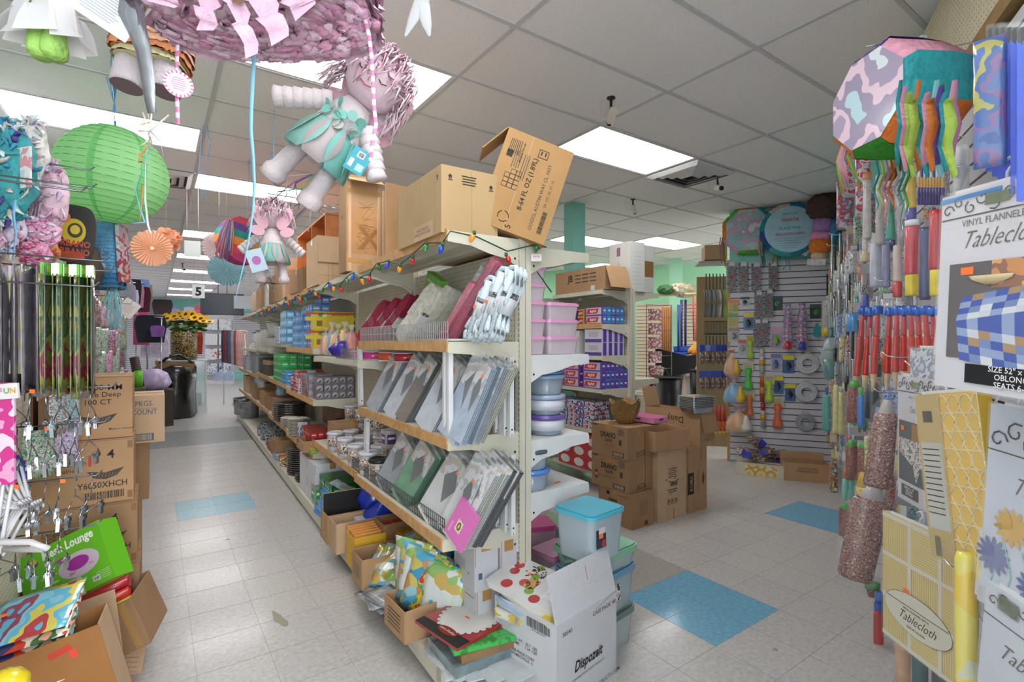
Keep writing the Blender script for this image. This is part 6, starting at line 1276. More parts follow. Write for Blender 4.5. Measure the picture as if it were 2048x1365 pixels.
def p_pk(b,x,y,h):
 b.text('12 PKGS.',.045,BLUEINK,fS(x,y,h,.28,.78),.006,0,.8); b.text('20 COUNT',.045,BLUEINK,fS(x,y,h,.28,.6),.006,0,.8); b.rect(.19,.002,BLUEINK,fS(x,y,h,.2,.73)); b.text('IPS',.05,BLUEINK,fS(x,y,h,-.02,.34),.004); b.rect(.17,.045,BLUEINK,fS(x,y,h,.2,.12)); bars(b,.15,.036,fS(x,y,h,.2,.12,.0014),26,CARDL)
lc('brown_carton','brown carton printed with pack count, behind the left stack',-.3,.05,3.85,.35,.9,.29,CARDL,prints=p_pk)
lc('brown_carton','brown carton under the pack count one',-.3,-.03,3.87,.32,.55,.345,CARD2); lc('brown_carton','brown carton on the floor behind the left stack',-.32,-.07,3.88,.32,0,.545,CARD)
t = thing('boxed_float','bright green boxed pool lounge float tilted against the cartons','boxed float'); t.matrix_world = view(128,1140,2.12,3,-12,-27)
gb = M('#63b51f',.35,coat=.3); w_,h_ = .375,.25; b = B(gb); b.box(-w_/2,-.0,-h_/2,w_/2,.1,h_/2)
def G(u,v,o=.001): return T(u*w_/2,-o,v*h_/2)
b.text('Mesh Lounge',.05,M('#f0f2ee',.4),G(.22,.58),.028,.1,.85); b.disc(.021,.014,M('#3a5a8a',.4),G(-.6,.6)); b.disc(.018,.01,M('#e6a83a',.4),G(-.6,.66,.0015)); b.disc(.09,.05,M('#c8b6c8',.3,coat=.5),G(.35,-.05)); b.disc(.05,.026,M('#a3289a',.3),G(.33,.0,.0016)); b.disc(.028,.01,M('#b03aa6',.3),G(.02,.3,.0017)); b.text('Surf',.016,M('#b03a7a',.4),G(.15,-.3,.002),.01,.4); b.text('Fun',.012,M('#b03a7a',.4),G(.62,-.22,.002),.01)
for q in range(2): b.rect(.07,.004,M('#d9e6cf',.4),G(-.35,-.0 - .25*q))
b.rect(.11,.075,M('#c8c5ad',.4),G(.02,-.75,.0012)); [b.rect(.09,.0015,INK2,G(.02,-.55 - .08*q,.0016)) for q in range(5)]; b.rect(.03,.02,M('#e6e6e6',.4),G(.62,-.75)); bars(b,.024,.014,G(.62,-.75,.0014),8); [b.rect(.06,.0012,M('#dce8d2',.4),G(.8,-.6 - .06*q)) for q in range(5)]
b.build('box_body',t,bevel=.002)
b = B(M('#3f8a18',.4)); b.box(-w_/2 - .0015,.005,-h_/2,-w_/2 - .0005,.095,h_/2); b.rect(.04,.03,M('#b5563a',.4),T(-w_/2 - .002,.05,.05) @ RZ(-90)); b.build('box_end',t)
t = thing('open_carton','tilted brown carton holding red and yellow rolls at the left','carton'); t.matrix_world = T(*P(222,1258,2.35)) @ RZ(-35 +22) @ RY(-20) @ T(0,0,-.09)
b = B(CARD2); b.box(-.17,-.15,0,.17,.15,.005); b.box(-.17,-.15,.005,.17,-.145,.23); b.box(-.17,.145,.005,.17,.15,.23); b.box(-.17,-.145,.005,-.165,.145,.23); b.box(.165,-.145,.005,.17,.145,.23); b.rect(.03,.22,TAPE,T(.13,-.151,.115)); b.build('carton_body',t,bevel=.002)
for k,(c,lab,y,z,r_) in enumerate([('#b3202c','dark red vinyl roll sticking out of the tilted carton',-.07,.27,.035),('#c9302a','bright red vinyl roll in the tilted carton',-.11,.235,.03),('#e0b81f','yellow folded vinyl sheet in the tilted carton',-.13,.215,.02)]):
 o = B(M(c,.3,coat=.5)); o.tube([(-.2,y,z - .01),(.16,y +.02,z +.01)],r_,n=16,flat=.7 if k < 2 else .3); o = o.build('vinyl_roll'); o.matrix_world = t.matrix_world.copy(); tag(o,lab,'vinyl roll')
for k,(x,y,l) in enumerate([(242,1372,.16),(205,1330,.26)]):
 o = B(CARDL); o.box(-.07,0,0,.07,.006,l); [o.rect(.1,.002,CARDD,T(0,-.0005,l*(.2 +.12*q)) @ RY(6)) for q in range(5)]; o = o.build('cardboard_flap',bevel=.001); o.matrix_world = view(x,y,[2.3,2.0][k],20,-25,[4,-16][k]); tag(o,['loose cardboard flap standing below the tilted carton','long cardboard flap edge beside the front left carton'][k],'cardboard sheet')
t = thing('open_carton','large brown carton with red tape and a barcode at the bottom left','carton'); t.matrix_world = T(*P(66,1392,1.62)) @ RZ(-35 +30) @ RY(-13)
b = B(M('#8f5f2f',.75,var=.06)); X0,X1,Y0,Y1,Zh = -.2,.2,0,.17,.14
b.box(X0,Y0,-.25,X1,Y0 +.005,Zh); b.box(X0,Y1 - .005,-.25,X1,Y1,Zh); b.box(X0,Y0 +.005,-.25,X0 +.005,Y1 - .005,Zh); b.box(X1 - .005,Y0 +.005,-.25,X1,Y1 - .005,Zh,CARDL)
b.rect(.06,.02,M('#b8301f',.5),T(.09,-.001,.1) @ RY(-8)); b.rect(.02,.03,M('#c9401f',.5),T(.12,-.0012,.08)); b.rect(.035,.12,M('#a81f1f',.4),T(-.05,-.001,.06)); b.rect(.1,.06,M('#c9bfa8',.5),T(-.1,-.0014,.02)); bars(b,.07,.035,T(-.1,-.002,.01),16); b.rect(.04,.004,INK,T(-.09,-.002,.045))
b.build('carton_body',t,bevel=.002)
cart = [PR(('#5fb3cf','#5fb3cf','#b23a44','#d3c35a','#5fb3cf','#7fc0d6','#8a3a5a','#5fb3cf'),6,'noise',rough=.12,coat=.9,bump=.3,bs=10),PR(('#c9563a','#d8a58a','#3f6a3f','#e0d3c2','#c9402f','#3b3a6a','#e0a04a'),9,'noise',rough=.12,coat=.9,bump=.3,bs=10)]
for k in range(8):
 c = pouch_mesh(.26,.2,.014,cart[0 if k == 7 else (1 if k in (3,6) else k % 2)],seed=k); c.rect(.02,.014,ORANGE,T(-.08,-.012,-.08)) if k == 7 else None
 o = c.build('party_banner_pack'); o.matrix_world = t.matrix_world @ T(-.05 +.008*k,.07 +.012*k,.02 +.026*k) @ RZ(8 - 3*k) @ RX(-68) @ T(0,0,.1); tag(o,['glossy printed party pack buried at the bottom of the front left carton'] [0] if k == 0 else ('glossy blue and red printed party pack on top of the front left carton' if k == 7 else f'glossy printed party pack in the front left carton, {ORD[k]} from the bottom'),'party pack','party packs in the front left carton')
o = B(); blob(.05,.05,.045,M('#e6cf1f',.2,coat=.6),3,.05,b=o); o = o.build('yellow_balloon'); o.matrix_world = view(12,1375,1.35); tag(o,'shiny yellow round toy top peeking at the bottom left corner','toy')
def hangbag(lab,x,y,ztop,w,h,t_,m,rz=90,cat='bagged pack',group=None,seed=0,name='hanging_pack',deco=None,lean=0,hook_=True):
 c = pouch_mesh(w,h,t_,m,seed=seed)
 if deco: deco(c,w,h,t_)
 o = c.build(name); o.matrix_world = T(x,y,ztop) @ RZ(rz) @ RY(lean); return tag(o,lab,cat,group)
def wire(lab,pts,r=.0028,name='peg_hook',cat='peg hook',m=None,group='wire peg hooks on the left panel'):
 b = B(m or DARKSTEEL); p0 = V(pts[0]); b.tube([V(p) - p0 for p in pts],r,n=5); o = b.build(name); o.location = p0; return tag(o,lab,cat,group)
for k,(y,z,L) in enumerate([(2.15,1.79,.32),(2.45,1.79,.3),(2.1,1.70,.3),(2.2,1.372,.34),(2.2,1.253,.32),(2.2,1.076,.3),(2.2,.91,.3),(1.75,1.92,.3),(2.0,1.99,.3),(2.6,2.2,.25)]):
 wire(f'dark wire peg hook on the left display panel, {ORD[k]} of those visible',[(XP,y,z),(XP +L,y,z - .004),(XP +L +.015,y,z +.012)])
yg = PR(('#7d7d2f','#5f6a2f','#7a2f3a','#80803a','#3f5a3a','#6a6a35'),9,'noise',rough=.12,coat=.9,bump=.3,bs=9)
smoke = [M('#4f474c',.15,coat=.9,var=.4,vs=18),M('#7d7a80',.15,coat=.9,var=.3,vs=18),M('#5f555c',.15,coat=.9,var=.4,vs=14),M('#8f8b8e',.12,coat=.9,var=.3,vs=16)]
for k in range(14):
 hangbag(f'smoky grey long plastic pack hanging at the left, {ORD[k]} from the panel',-.44 +.0125*k,2.2 +.012*(k % 3),1.76,.14 +.01*(k % 2),.40 +.012*(k % 3),.009,smoke[k % 4],90 +[8,-6,14,0][k % 4],group='smoky grey packs on the left hooks',seed=k,lean=-2)
for k in range(11):
 g = [yg,M('#4f5a40',.3,coat=.9,var=.4,vs=16),M('#3f4738',.3,coat=.9,var=.3),yg][(k*3) % 4]
 o = hangbag(f'green headed yellow-green costume pack, {ORD[k]} in the bunch from the panel',-.275 +.0105*k,2.19 +.01*(k % 2),1.735,.15,.375 +.012*(k % 3),.011,g,76 if k % 4 == 0 else 92,'costume pack','green topped packs on the left hooks',k,lean=-2,deco=lambda c,w,h,t_: (c.box(-w*.35,-.005,-.004,w*.35,.005,.035,M('#6fc24f',.2,coat=.6,alpha=.9)),c.box(-w*.2,-.0055,.006,w*.1,-.005,.026,M('#c9cf5a',.4))))
ch = M('#a9acb2',.15,.9);
def clip_hanger():
 b = B(ch); b.tube([(0,0,0),(.009,0,-.002),(.012,0,-.013),(.004,0,-.024),(0,0,-.034),(0,0,-.055)],.0017,n=5); b.tube([(-.07,0,-.1),(-.055,0,-.085),(0,0,-.055),(.055,0,-.085),(.07,0,-.1)],.0017,n=5); b.tube([(-.075,0,-.1),(.075,0,-.1)],.0018,n=5)
 for s in (-1,1): b.box(s*.055 - .009,-.004,-.135,s*.055 +.009,.004,-.098); b.box(s*.055 - .006,-.008,-.112,s*.055 +.006,.008,-.102,M('#5f6266',.3,.8))
 return b
hp = None; rows = [(1.362,8,0),(1.243,8,0),(1.066,8,0),(.90,6,0)]
for ri,(z,n,_) in enumerate(rows):
 for k in range(n):
  L = f'chrome clip hanger on the {["top", "second", "third", "lowest"][ri]} hanger hook, {ORD[k]} from the panel'; loc = (-.43 +.036*k +rnd.uniform(-.004,.004),2.2,z +.012)
  if hp is None: hp = put(clip_hanger().build('clip_hanger'),loc,80); tag(hp,L,'hanger','chrome clip hangers')
  else: q = hp.copy(); COL.objects.link(q); q.location = loc; q.rotation_euler = (R(rnd.uniform(-4,4)),R(rnd.uniform(-3,3)),R(85 +rnd.uniform(-22,22))); q.scale = (1.15,)*3; q['label'] = L
for k in range(6):
 o = B(ORANGE).box(-.008,-.001,0,.008,.001,.012).build('price_sticker'); put(o,(-.42 +.036*k,2.15,[1.36,1.24,1.07][k % 3] - .0),-35); tag(o,f'small orange price sticker on the hanger hooks, {ORD[k]} from the panel','sticker','orange stickers at the hangers')
wm = M('#cfcdd0',.3,coat=.3); hp = None
for k in range(9):
 b = B(wm); b.tube([(0,0,.02),(.012,0,.03),(.022,0,.018),(.01,0,0),(0,0,-.02),(-.05,0,-.05),(-.12,0,-.085),(-.14,0,-.1),(-.12,0,-.108),(.12,0,-.108),(.14,0,-.1),(.12,0,-.085),(.05,0,-.05),(0,0,-.02)],.0052,n=7) if hp is None else None
 loc = P(18 +7*k,1010 - 3*(k % 4),1.55 +.012*k); L = f'white tubular plastic hanger in the tied bundle, {ORD[k]} from the left'
 if hp is None: hp = put(b.build('plastic_hanger'),loc); tag(hp,L,'hanger','white plastic hangers tied in a bundle')
 else: q = hp.copy(); COL.objects.link(q); q.location = loc; q['label'] = L
 (hp if k == 0 else q).rotation_euler = (Matrix.Rotation(R(20 +5*k),4,'Z') @ RY(78 +3*k)).to_euler()
o = B(wm).tube([(-.1,0,-.02),(-.04,0,.0),(.04,0,.0),(.09,0,-.02),(.06,.02,-.03),(-.06,.02,-.03)],.009,n=8).build('hanger_bar'); o.matrix_world = view(35,1085,1.5); tag(o,'bundle of white hanger bottom bars at the left edge','hanger')
def flatpack(lab,px,py,d,w,h,m,rz=0,ry=0,t_=.01,name='flat_pack',cat='flat pack',deco=None,rx=0):
 c = B(m); c.box(-w/2,-t_/2,-h/2,w/2,t_/2,h/2)
 if deco: deco(c,w,h,-t_/2 - .0008)
 o = c.build(name,bevel=.001); o.matrix_world = view(px,py,d,rz,rx,ry); return tag(o,lab,cat)
pinkp = PR(('#d04a9a','#e0a0c8','#c9388a','#e6cfe0','#d8509f'),10,'noise',coat=.8)
flatpack('pink printed candle pack with a white header at the left edge',6,868,1.5,.06,.3,pinkp,12)
flatpack('white header card with multicolour lettering at the left edge',16,783,1.49,.055,.045,M('#dcd6da',.4),8,-4,deco=lambda c,w,h,y: [c.text('FUN'[q],.022,M(['#d8609f','#5fae5a','#e09a3a'][q],.4),T(-.016 +.016*q,y,-.006),.03) for q in range(3)])
flatpack('white clear pack with pastel print behind the smoky packs',10,640,1.6,.1,.34,PR(('#c9bfc4','#d9d0d3','#c9c58a','#d3b3c2','#cfcacf'),9,'noise',coat=.7),10)
o = B(M('#2a3fb0',.4)).box(-.015,-.01,-.04,.015,.01,.04); o = o.build('blue_clip'); o.matrix_world = view(37,938,1.6,20,0,-25); tag(o,'dark blue plastic clip between the hangers at the left','clip')
def puff(lab,px,py,d,rx,ry_,rz_,cols,seed,n=90,name='bagged_pinata',l=.05,cat='pinata',bag=True,tail=None):
 t = thing(name,lab,cat); t.matrix_world = view(px,py,d,rnd.uniform(-10,10)); r = random.Random(seed); b = B()
 blob(rx*.85,ry_*.85,rz_*.9,crepe(cols[0]),seed,.18,b=b)
 b.build('paper_body',t); b = B()
 for k in range(n):
  a,e = r.uniform(PI,2*PI),r.uniform(-1.4,1.4); dd = V((math.cos(e)*math.cos(a)*rx,math.cos(e)*math.sin(a)*ry_,math.sin(e)*rz_)); q = V((r.uniform(-1,1),r.uniform(-.6,.2),r.uniform(-1,.4)))*l
  b.tube([dd*.85,dd*1.02 +q*.3,dd +q],[.006,.011,.003],crepe(r.choice(cols)),5,None,.4)
 b.build('paper_ruffle',t)
 if tail:
  b = B()
  for k in range(7): x = rx*r.uniform(-.3,.3); b.tube([(x,-ry_,-rz_*.3),(x +r.uniform(-.01,.01),-ry_ - .01,-rz_*.8),(x +r.uniform(-.02,.02),-ry_,-rz_ - r.uniform(.03,.1))],.005,TRm(r.choice(tail),.3),5,None,.3)
  b.build('streamer',t)
 return t
puff('teal white and purple ruffled pinata at the left edge',20,345,1.75,.095,.07,.18,['#3f9aa0','#d6cfc9','#5a4a9a','#3f8fb5','#cfdfe0'],1,120,tail=['#7cc4e6','#6fb5d9'])
flatpack('oval clear printed face of the teal pinata',52,335,1.62,.045,.13,PR(('#b9cfd6','#c98a9a','#cfd9de','#a9c4cf'),14,'noise',coat=.9),-15,0,.006,name='oval_label',cat='label')
puff('pastel pink swirled pinata in clear wrap beside the lantern',102,392,2.0,.07,.06,.15,['#dcbccb','#d9a5c0','#cdb9d6','#e0d3da'],2,110,tail=['#d6c3dd'])
puff('pale pink and lilac bow pinata near the left hooks',80,468,1.9,.08,.06,.06,['#e0a9c4','#d6cbd9','#c989b0','#cfe0e6'],5,90,l=.03)
puff('magenta striped small pinata above the green packs',72,508,1.85,.045,.05,.055,['#cf8aa8','#b83f6a','#e0bccb'],6,70,l=.02)
puff('teal and orange crumpled pinata behind the pink one',100,505,2.2,.04,.04,.05,['#e08a4a','#5fb0a8','#d98ab0'],7,60,l=.03)
puff('white and mint ruffled pinata between teal and pink ones',66,300,1.9,.05,.05,.12,['#d9d6d3','#b9d6d0','#cfc0d3','#e0dcd9'],8,80,l=.04)
puff('purple and white tissue pinata low at the left edge',12,455,1.8,.07,.05,.08,['#cfc6d9','#a9b9dc','#d6a9c0','#dcdce0'],9,80,tail=['#5fb5dc'])
ribbon('blue_ribbon','sky blue ribbon tails hanging at the left edge',VP(1.6,(30,400),(27,430),(32,470),(27,510),(30,535)),.012,TRm('#8fd0ee',.35),tw=.2)
t = thing('printed_board','rounded black cardboard board with orange and yellow print','board'); t.matrix_world = view(148,468,2.4,30,0,4)
b = B(BLACK); pl = [(.08*math.copysign(abs(math.cos(q))** .6,math.cos(q)),.135*math.copysign(abs(math.sin(q))** .6,math.sin(q))) for q in [2*PI*k/28 for k in range(28)]]
b.prism(pl,-.01,.01,None,RX(90)); b.disc(.045,.06,M('#c9b02f',.4),T(.0,-.0108,.01)); b.disc(.028,.035,M('#3f3a1a',.4),T(.005,-.0114,.015)); b.disc(.018,.022,M('#d6c04a',.4),T(.005,-.0118,.018)); b.text('URBANO\nURBANO',.04,M('#b9452f',.4),T(-.0,-.0122,-.06),.03,0,.8); b.disc(.03,.03,M('#d9803a',.4),T(-.045,-.011,.07)); b.disc(.05,.02,M('#a8451f',.4),T(0,-.0105,-.105)); b.build('board_body',t)
t = thing('blue_column_pinata','tall blue fringed column pinata with a clear wrapped side','pinata'); t.matrix_world = view(218,505,3.3,16,0,-3); bb_ = M('#5f9cc6',.85,var=.2,vs=26,bump=1,bs=50); b = B(bb_)
pleated(.16,.16,.36,bb_,60,11,16,b,T(-.02,0,-.18)); b.build('paper_body',t); b = B(M('#2f6f9a',.85,bump=1)); pleated(.17,.17,.09,None,60,12,3,b,T(-.02,0,-.235)); b.build('lower_band',t)
b = B(PR(('#c9a9b5','#b8c3d0','#b04a5a','#d3cdd3','#a9b9cc'),12,'noise',rough=.1,coat=1,bump=.5)); b.box(.068,-.07,-.2,.09,.06,.17); b.build('clear_wrap',t)
b = B(TRm('#9fdbe8',.3)); r = random.Random(3)
for k in range(14): x = r.uniform(-.02,.05); b.tube([(x,-.04,-.22),(x +r.uniform(-.03,.03),-.05,-.34),(x +r.uniform(-.05,.05),-.04,-.42),(x +r.uniform(-.06,.06),-.05,-.5)],.004,None,5,None,.3)
b.build('streamer',t); b = B(M('#c9cfe0',.4)); b.disc(.017,.017,None,T(.0,-.098,-.1)); b.tube([(0,-.097,-.08),(-.005,-.1,-.03),(.01,-.1,.02),(.02,-.1,.03)],.002,M('#c98ab0',.4),5); b.build('string_tag',t)
r = random.Random(12); cc = [('#c9287f','#e0b0d0'),('#3a4aa8','#c9302f'),('#d6d0d3','#b03a3f'),('#d9a9b8','#e0c9d0'),('#a9cdd3','#5fa0a8'),('#c9d0d3','#6a6f75'),('#3f8f5a','#c9d8c9'),('#8a7a5a','#c9b98a'),('#7a5fa8','#d0c0e0'),('#c93a3a','#2f6a3f')]
b = B(PEG).box(-.015,0,0,0,5.4,2.25,None); o = b.build('pegboard_display'); put(o,(XP +.03,3.48,0)); tag(o,'long perforated display panel behind the carded packs along the left wall','display panel')
n = 0
for row,(z,h) in enumerate([(1.82,.2),(1.62,.2),(1.45,.28),(1.17,.22),(2.02,.16)]):
 for k in range(26):
  y = 2.75 +.22*k +r.uniform(-.03,.03); x = XP +.05 +.1*r.random(); c = r.choice(cc); n += 1
  if row == 4 and k < 8: continue
  hangbag(f'{["magenta", "blue and red", "white", "pink", "aqua", "grey", "green", "tan", "lilac", "red"][cc.index(c)]} carded pack on the left wall hooks, {["second", "third", "fourth", "lowest", "top"][row]} row, place {k + 1} going back',x,y,z,.11,h*r.uniform(.85,1.1),.03,PR((c[0],'#bfb6ba',c[1],c[0],'#d8d4d6',c[1],'#8f8a90'),55,'noise',rough=.15,coat=.9),r.uniform(20,75),'carded pack','carded packs on the left wall',n,'carded_pack')
for k in range(7): wire(f'bent wire rail along the left wall hooks, {ORD[k]} going back',[(XP,2.9 +.8*k,1.84),(XP +.3,2.9 +.8*k,1.835),(XP +.31,2.9 +.8*k,1.86)])
o = B(M('#4a4238',.7,var=.2)); blob(.09,.07,.17,M('#4a4238',.7,var=.2),3,.1,b=o); o = o.build('olive_hat'); o.matrix_world = view(170,530,3.1,0,0,-10); tag(o,'dark olive hanging cap behind the blue pinata','hat')
flatpack('white square card turned on its corner hanging by the blue pinata',257,617,4.4,.13,.14,M('#d0c9c6',.5),20,38,.003,deco=lambda c,w,h,y: [c.rect(.07,.004,M('#a08f92',.5),T(0,y,.03 - .015*q)) for q in range(5)])
# ================================================================== end panel (slatwall) goods
EP = WP_.rz +90 - 0        # rotation whose local +X runs along the panel
EPR = 90 - 147
def onp(px,py,off=.03): return WP_.hit(px,py,off)
def pw(px): return math.hypot(*(onp(px +1,700)[:2] - onp(px,700)[:2]))
def pd(px): c = onp(px,700); return c.x*sn +c.y*cs
def place(name,lab,cat,b,px,py,off=.03,rz=0,group=None,ry=0):
 o = b.build(name); o.matrix_world = T(*onp(px,py,off)) @ RZ(EPR +rz) @ RY(ry); return tag(o,lab,cat,group)
def S(px): return pd(px)/F
strip = PR(('#2b2b2f','#c9c9cf','#3a3a40','#8f8f96','#1f1f22','#d6d6da','#a04a4a'),60,'noise',rough=.3)
def z3(x,y): return 1280 +x/4.015,360 +y/4.015
def z4(x,y): return 1380 +x/3.413,600 +y/3.413
def phook(px,py,off,L,lab):
 b = B(CHROME); b.tube([(0,.0,0),(0,-L,0),(0,-L - .01,.012)],.0025,n=5); return place('peg_hook',lab,'peg hook',b,px,py,off,group='peg hooks on the end panel')
n = 0
for (zf,x,y0,y1,w) in [(z3,725,668,885,58),(z3,820,668,885,58),(z3,925,672,885,58),(z3,1062,668,880,52),(z3,945,900,1115,50),(z3,1030,888,1095,50),(z3,935,1125,1345,48),(z3,991,1125,1328,50)]:
 px,py = zf(x,y0); s = S(px); w_,h_ = w/4.015*s,(y1 - y0)/4.015*s; n += 1
 for k in range(3):
  b = B(strip); b.box(-w_/2,-.006,-h_,w_/2,.006,0); b.box(-w_*.3,-.004,0,w_*.3,.004,.02,M('#c9c9cf',.4)); b.rect(w_*.8,h_*.12,M('#d8d6da',.5),T(0,-.0066,-h_*.06)); b.rect(w_*.5,h_*.1,M('#a8564a',.5),T(0,-.0066,-h_*.5))
  place('clip_strip',f'black and silver hair clip strip, {ORD[n - 1]} bunch on the end panel, {["rear", "middle", "front"][k]} one','clip strip',b,px +k*1.5,py,.04 +.02*k,rz=6*k,group='hair clip strips on the end panel')
 phook(px,py - 3,.02,.09,f'chrome hook holding the {ORD[n - 1]} bunch of clip strips')
def coil(lab,x,y,r,col):
 px,py = z4(x,y); s = S(px); R0 = r/3.413*s; b = B(M(col,.3,coat=.4))
 for q in range(3):
  rr = R0*(.88 - .16*q); b.tube([(rr*math.cos(R(15*k)),-.03,rr*math.sin(R(15*k)) - 0) for k in range(25)],R0*.13,n=8)
  b.tube([(rr*math.cos(R(15*k)),-.012,rr*math.sin(R(15*k))) for k in range(25)],R0*.12,n=8)
 b.box(-R0*.25,-.04,R0*.5,R0*.25,-.0,R0*1.2,M('#c9b9ac',.5)); b.rect(R0*.3,R0*.3,M('#a8452f',.5),T(0,-.041,R0*.8))
 place('hose_coil',lab,'hose',b,px,py,.03)
coil('white coiled plastic hose, top one of three on the end panel',800,435,70,'#cfcfd2'); coil('white coiled plastic hose, middle one of three',792,630,68,'#c6cbd2'); coil('grey clear coiled plastic hose, lowest of three',786,835,60,'#9fa4a8')
def pbag(lab,x,y0,y1,w,cols,seed,cat='bagged toy'):
 px,py = z4(x,y1); s = S(px); h = (y1 - y0)/3.413*s; w_ = w/3.413*s; t = thing('bagged_toy',lab,cat); t.matrix_world = T(*onp(px,py,.17)) @ RZ(EPR)
 b = B(M(cols[0],.35,coat=.5,var=.15,vs=20)); r = random.Random(seed); b.lathe([(0,0),(w_*.3,.01),(w_*.46,h*.14),(w_*.44,h*.35),(w_*.25,h*.55),(w_*.1,h*.7)],None,16,T(0,0,0),1,.55,lambda q,i: .07*math.sin(4*q +i +seed))
 if len(cols) > 1: b.lathe([(0,0),(w_*.2,.01),(w_*.25,h*.2),(w_*.1,h*.5),(w_*.06,h*.6)],M(cols[1],.35,coat=.5),12,T(w_*.28,-.03,h*.02));
 b.build('toy_body',t)
 f = B(FILM2); f.lathe([(w_*.4,-.004),(w_*.52,h*.15),(w_*.4,h*.5),(w_*.12,h*.74),(.012,h*.8),(w_*.2,h*.92),(w_*.26,h)],None,16,None,1,.6,lambda q,i: .07*math.sin(5*q +i*2)); f.rect(w_*.3,h*.1,M('#b8453f',.4),T(.0,-.02,h*.9)); f.build('clear_bag',t)
pbag('orange toy set in a clear bag, upper left edge of the end panel',285,335,520,105,('#e09a2a','#d8b03a'),1); pbag('blue and yellow toys in clear bags at the left panel edge',300,520,705,140,('#3f9fd0','#e0b83a'),2); pbag('orange toys with a white bottle in clear bags, low left',330,715,905,165,('#e09a24','#d8d6cf'),3)
def brush(lab,x,y0,y1,w,col,head=None):
 px,py = z4(x,y0); s = S(px); h = (y1 - y0)/3.413*s; w_ = w/3.413*s; t = thing('bottle_brush',lab,'brush'); t.matrix_world = T(*onp(px,py,.05)) @ RZ(EPR)
 b = B(M(col,.35,coat=.4)); b.lathe([(0,-h),(w_*.45,-h*.98),(w_*.5,-h*.85),(w_*.3,-h*.62),(w_*.26,-h*.45),(w_*.42,-h*.3),(w_*.3,-h*.2)],None,14,None,1,.7); b.build('brush_body',t)
 c = B(head or M('#c3bd9a',.5,coat=.3)); c.box(-w_*.55,-.004,-h*.32,w_*.55,.004,0); c.box(-w_*.5,-w_*.38,-h,w_*.5,w_*.38,-h*.3,FILM); [c.rect(w_*.8,.003,INK2,T(0,-.005,-h*(.06 +.05*q))) for q in range(3)]; c.build('header_card',t)
for a in [('lime green bottle brush, topmost on the end panel',412,245,405,45,'#a0cc2a',M('#c9b95a',.5)),('bright green bottle brush below the lime one',398,425,618,60,'#3fc23f'),('orange bottle brush left of the red tube',405,618,800,62,'#e0702a'),('lime bottle brush beside the blue cards',540,520,702,62,'#b5d82a'),('orange bottle brush, lowest of the brushes',598,668,880,66,'#e0602a')]: brush(*a)
def tube_(lab,x,y0,y1,w,cols):
 px,py = z4(x,y0); s = S(px); h = (y1 - y0)/3.413*s; w_ = w/3.413*s; b = B(M(cols[0],.3,coat=.4)); b.tube([(0,-.02,-h),(0,-.02,-h*.3)],w_*.5,n=12); b.tube([(0,-.02,-h*.3),(0,-.02,0)],w_*.45,M(cols[1],.3,coat=.4),12); b.tube([(0,-.02,-h*.7),(0,-.02,-h*.45)],w_*.52,M('#e0a03a',.4),12); place('packed_tool',lab,'packed tool',b,px,py)
tube_('slim orange labelled tube, top of its column',490,335,502,30,('#c9c9c6','#d0d0cc')); tube_('slim red and orange tube in mid column',491,520,690,28,('#b5503a','#c8702f')); tube_('slim red capped tube at the bottom of its column',497,702,872,32,('#b9b9bc','#b8303a'))
def pcard(lab,x,y0,y1,w,cols,item=None,zf=z4,sc=3.413,cat='carded item',rz=0,t_=.012):
 px,py = zf(x,y0); s = S(px); h = (y1 - y0)/sc*s; w_ = w/sc*s; b = B(M(cols[0],.35,coat=.4)); b.box(-w_/2,-.002,-h,w_/2,.002,0); b.rect(w_*.96,h*.25,M(cols[1],.35,coat=.3),T(0,-.0026,-h*.14))
 if item: b.disc(w_*.22,h*.2,M(item,.4),T(0,-.012,-h*.55)); b.tube([(-w_*.1,-.01,-h*.4),(w_*.15,-.014,-h*.65),(-w_*.05,-.01,-h*.8)],w_*.1,M(item,.4),6)
 b.box(-w_*.42,-.018,-h*.92,w_*.42,-.002,-h*.3,FILM); place('carded_item',lab,cat,b,px,py,rz=rz)
for a in [('yellow and red carded item beside the hangers, upper',295,0,88,65,('#c9b82a','#d06a2a'),None),('yellow and red carded item beside the hangers, lower',293,95,188,62,('#c9b82a','#3f8a4a'),None),('clear blister pack with grey item near the panel edge',300,190,285,72,('#b8b9c2','#8f6f8a'),'#9a9ca5'),('clear blister pack with red header beside the lime brush',360,272,372,60,('#c5c2c9','#b84a4a'),'#a9a9b0'),('blue and yellow card with black tool, top row',400,88,205,66,('#2f7ac0','#e0c02f'),'#1f1f22'),('white and blue carded gadget in the panel centre',588,368,487,68,('#cfc9da','#7f7fb8'),'#3f6fb8'),('yellow and blue card with a black clip, panel centre',672,378,500,72,('#2f6fb8','#e6d02a'),'#1d1d20'),('yellow and blue card with a black clip, left below centre',604,520,642,60,('#2f6fb8','#e6d02a'),'#1d1d20'),('yellow and blue card with a black clip, right below centre',685,572,692,64,('#2f6fb8','#e6d02a'),'#1d1d20'),
   ('green and yellow striped pack of soft toys',592,185,342,76,('#cdb9d2','#d8a9c4'),'#7fc24f'),('black and white round packed item, top row left',375,-20,42,60,('#c9c9cf','#2f2f35'),'#26323a'),('black carded item with a green part, top row',592,-25,72,72,('#26303a','#3a5a6a'),'#3fa05a'),('black carded bird-shaped item near the right wall',860,30,128,72,('#2a2f33','#4a5a5a'),'#2f9a4a')]: pcard(*a)
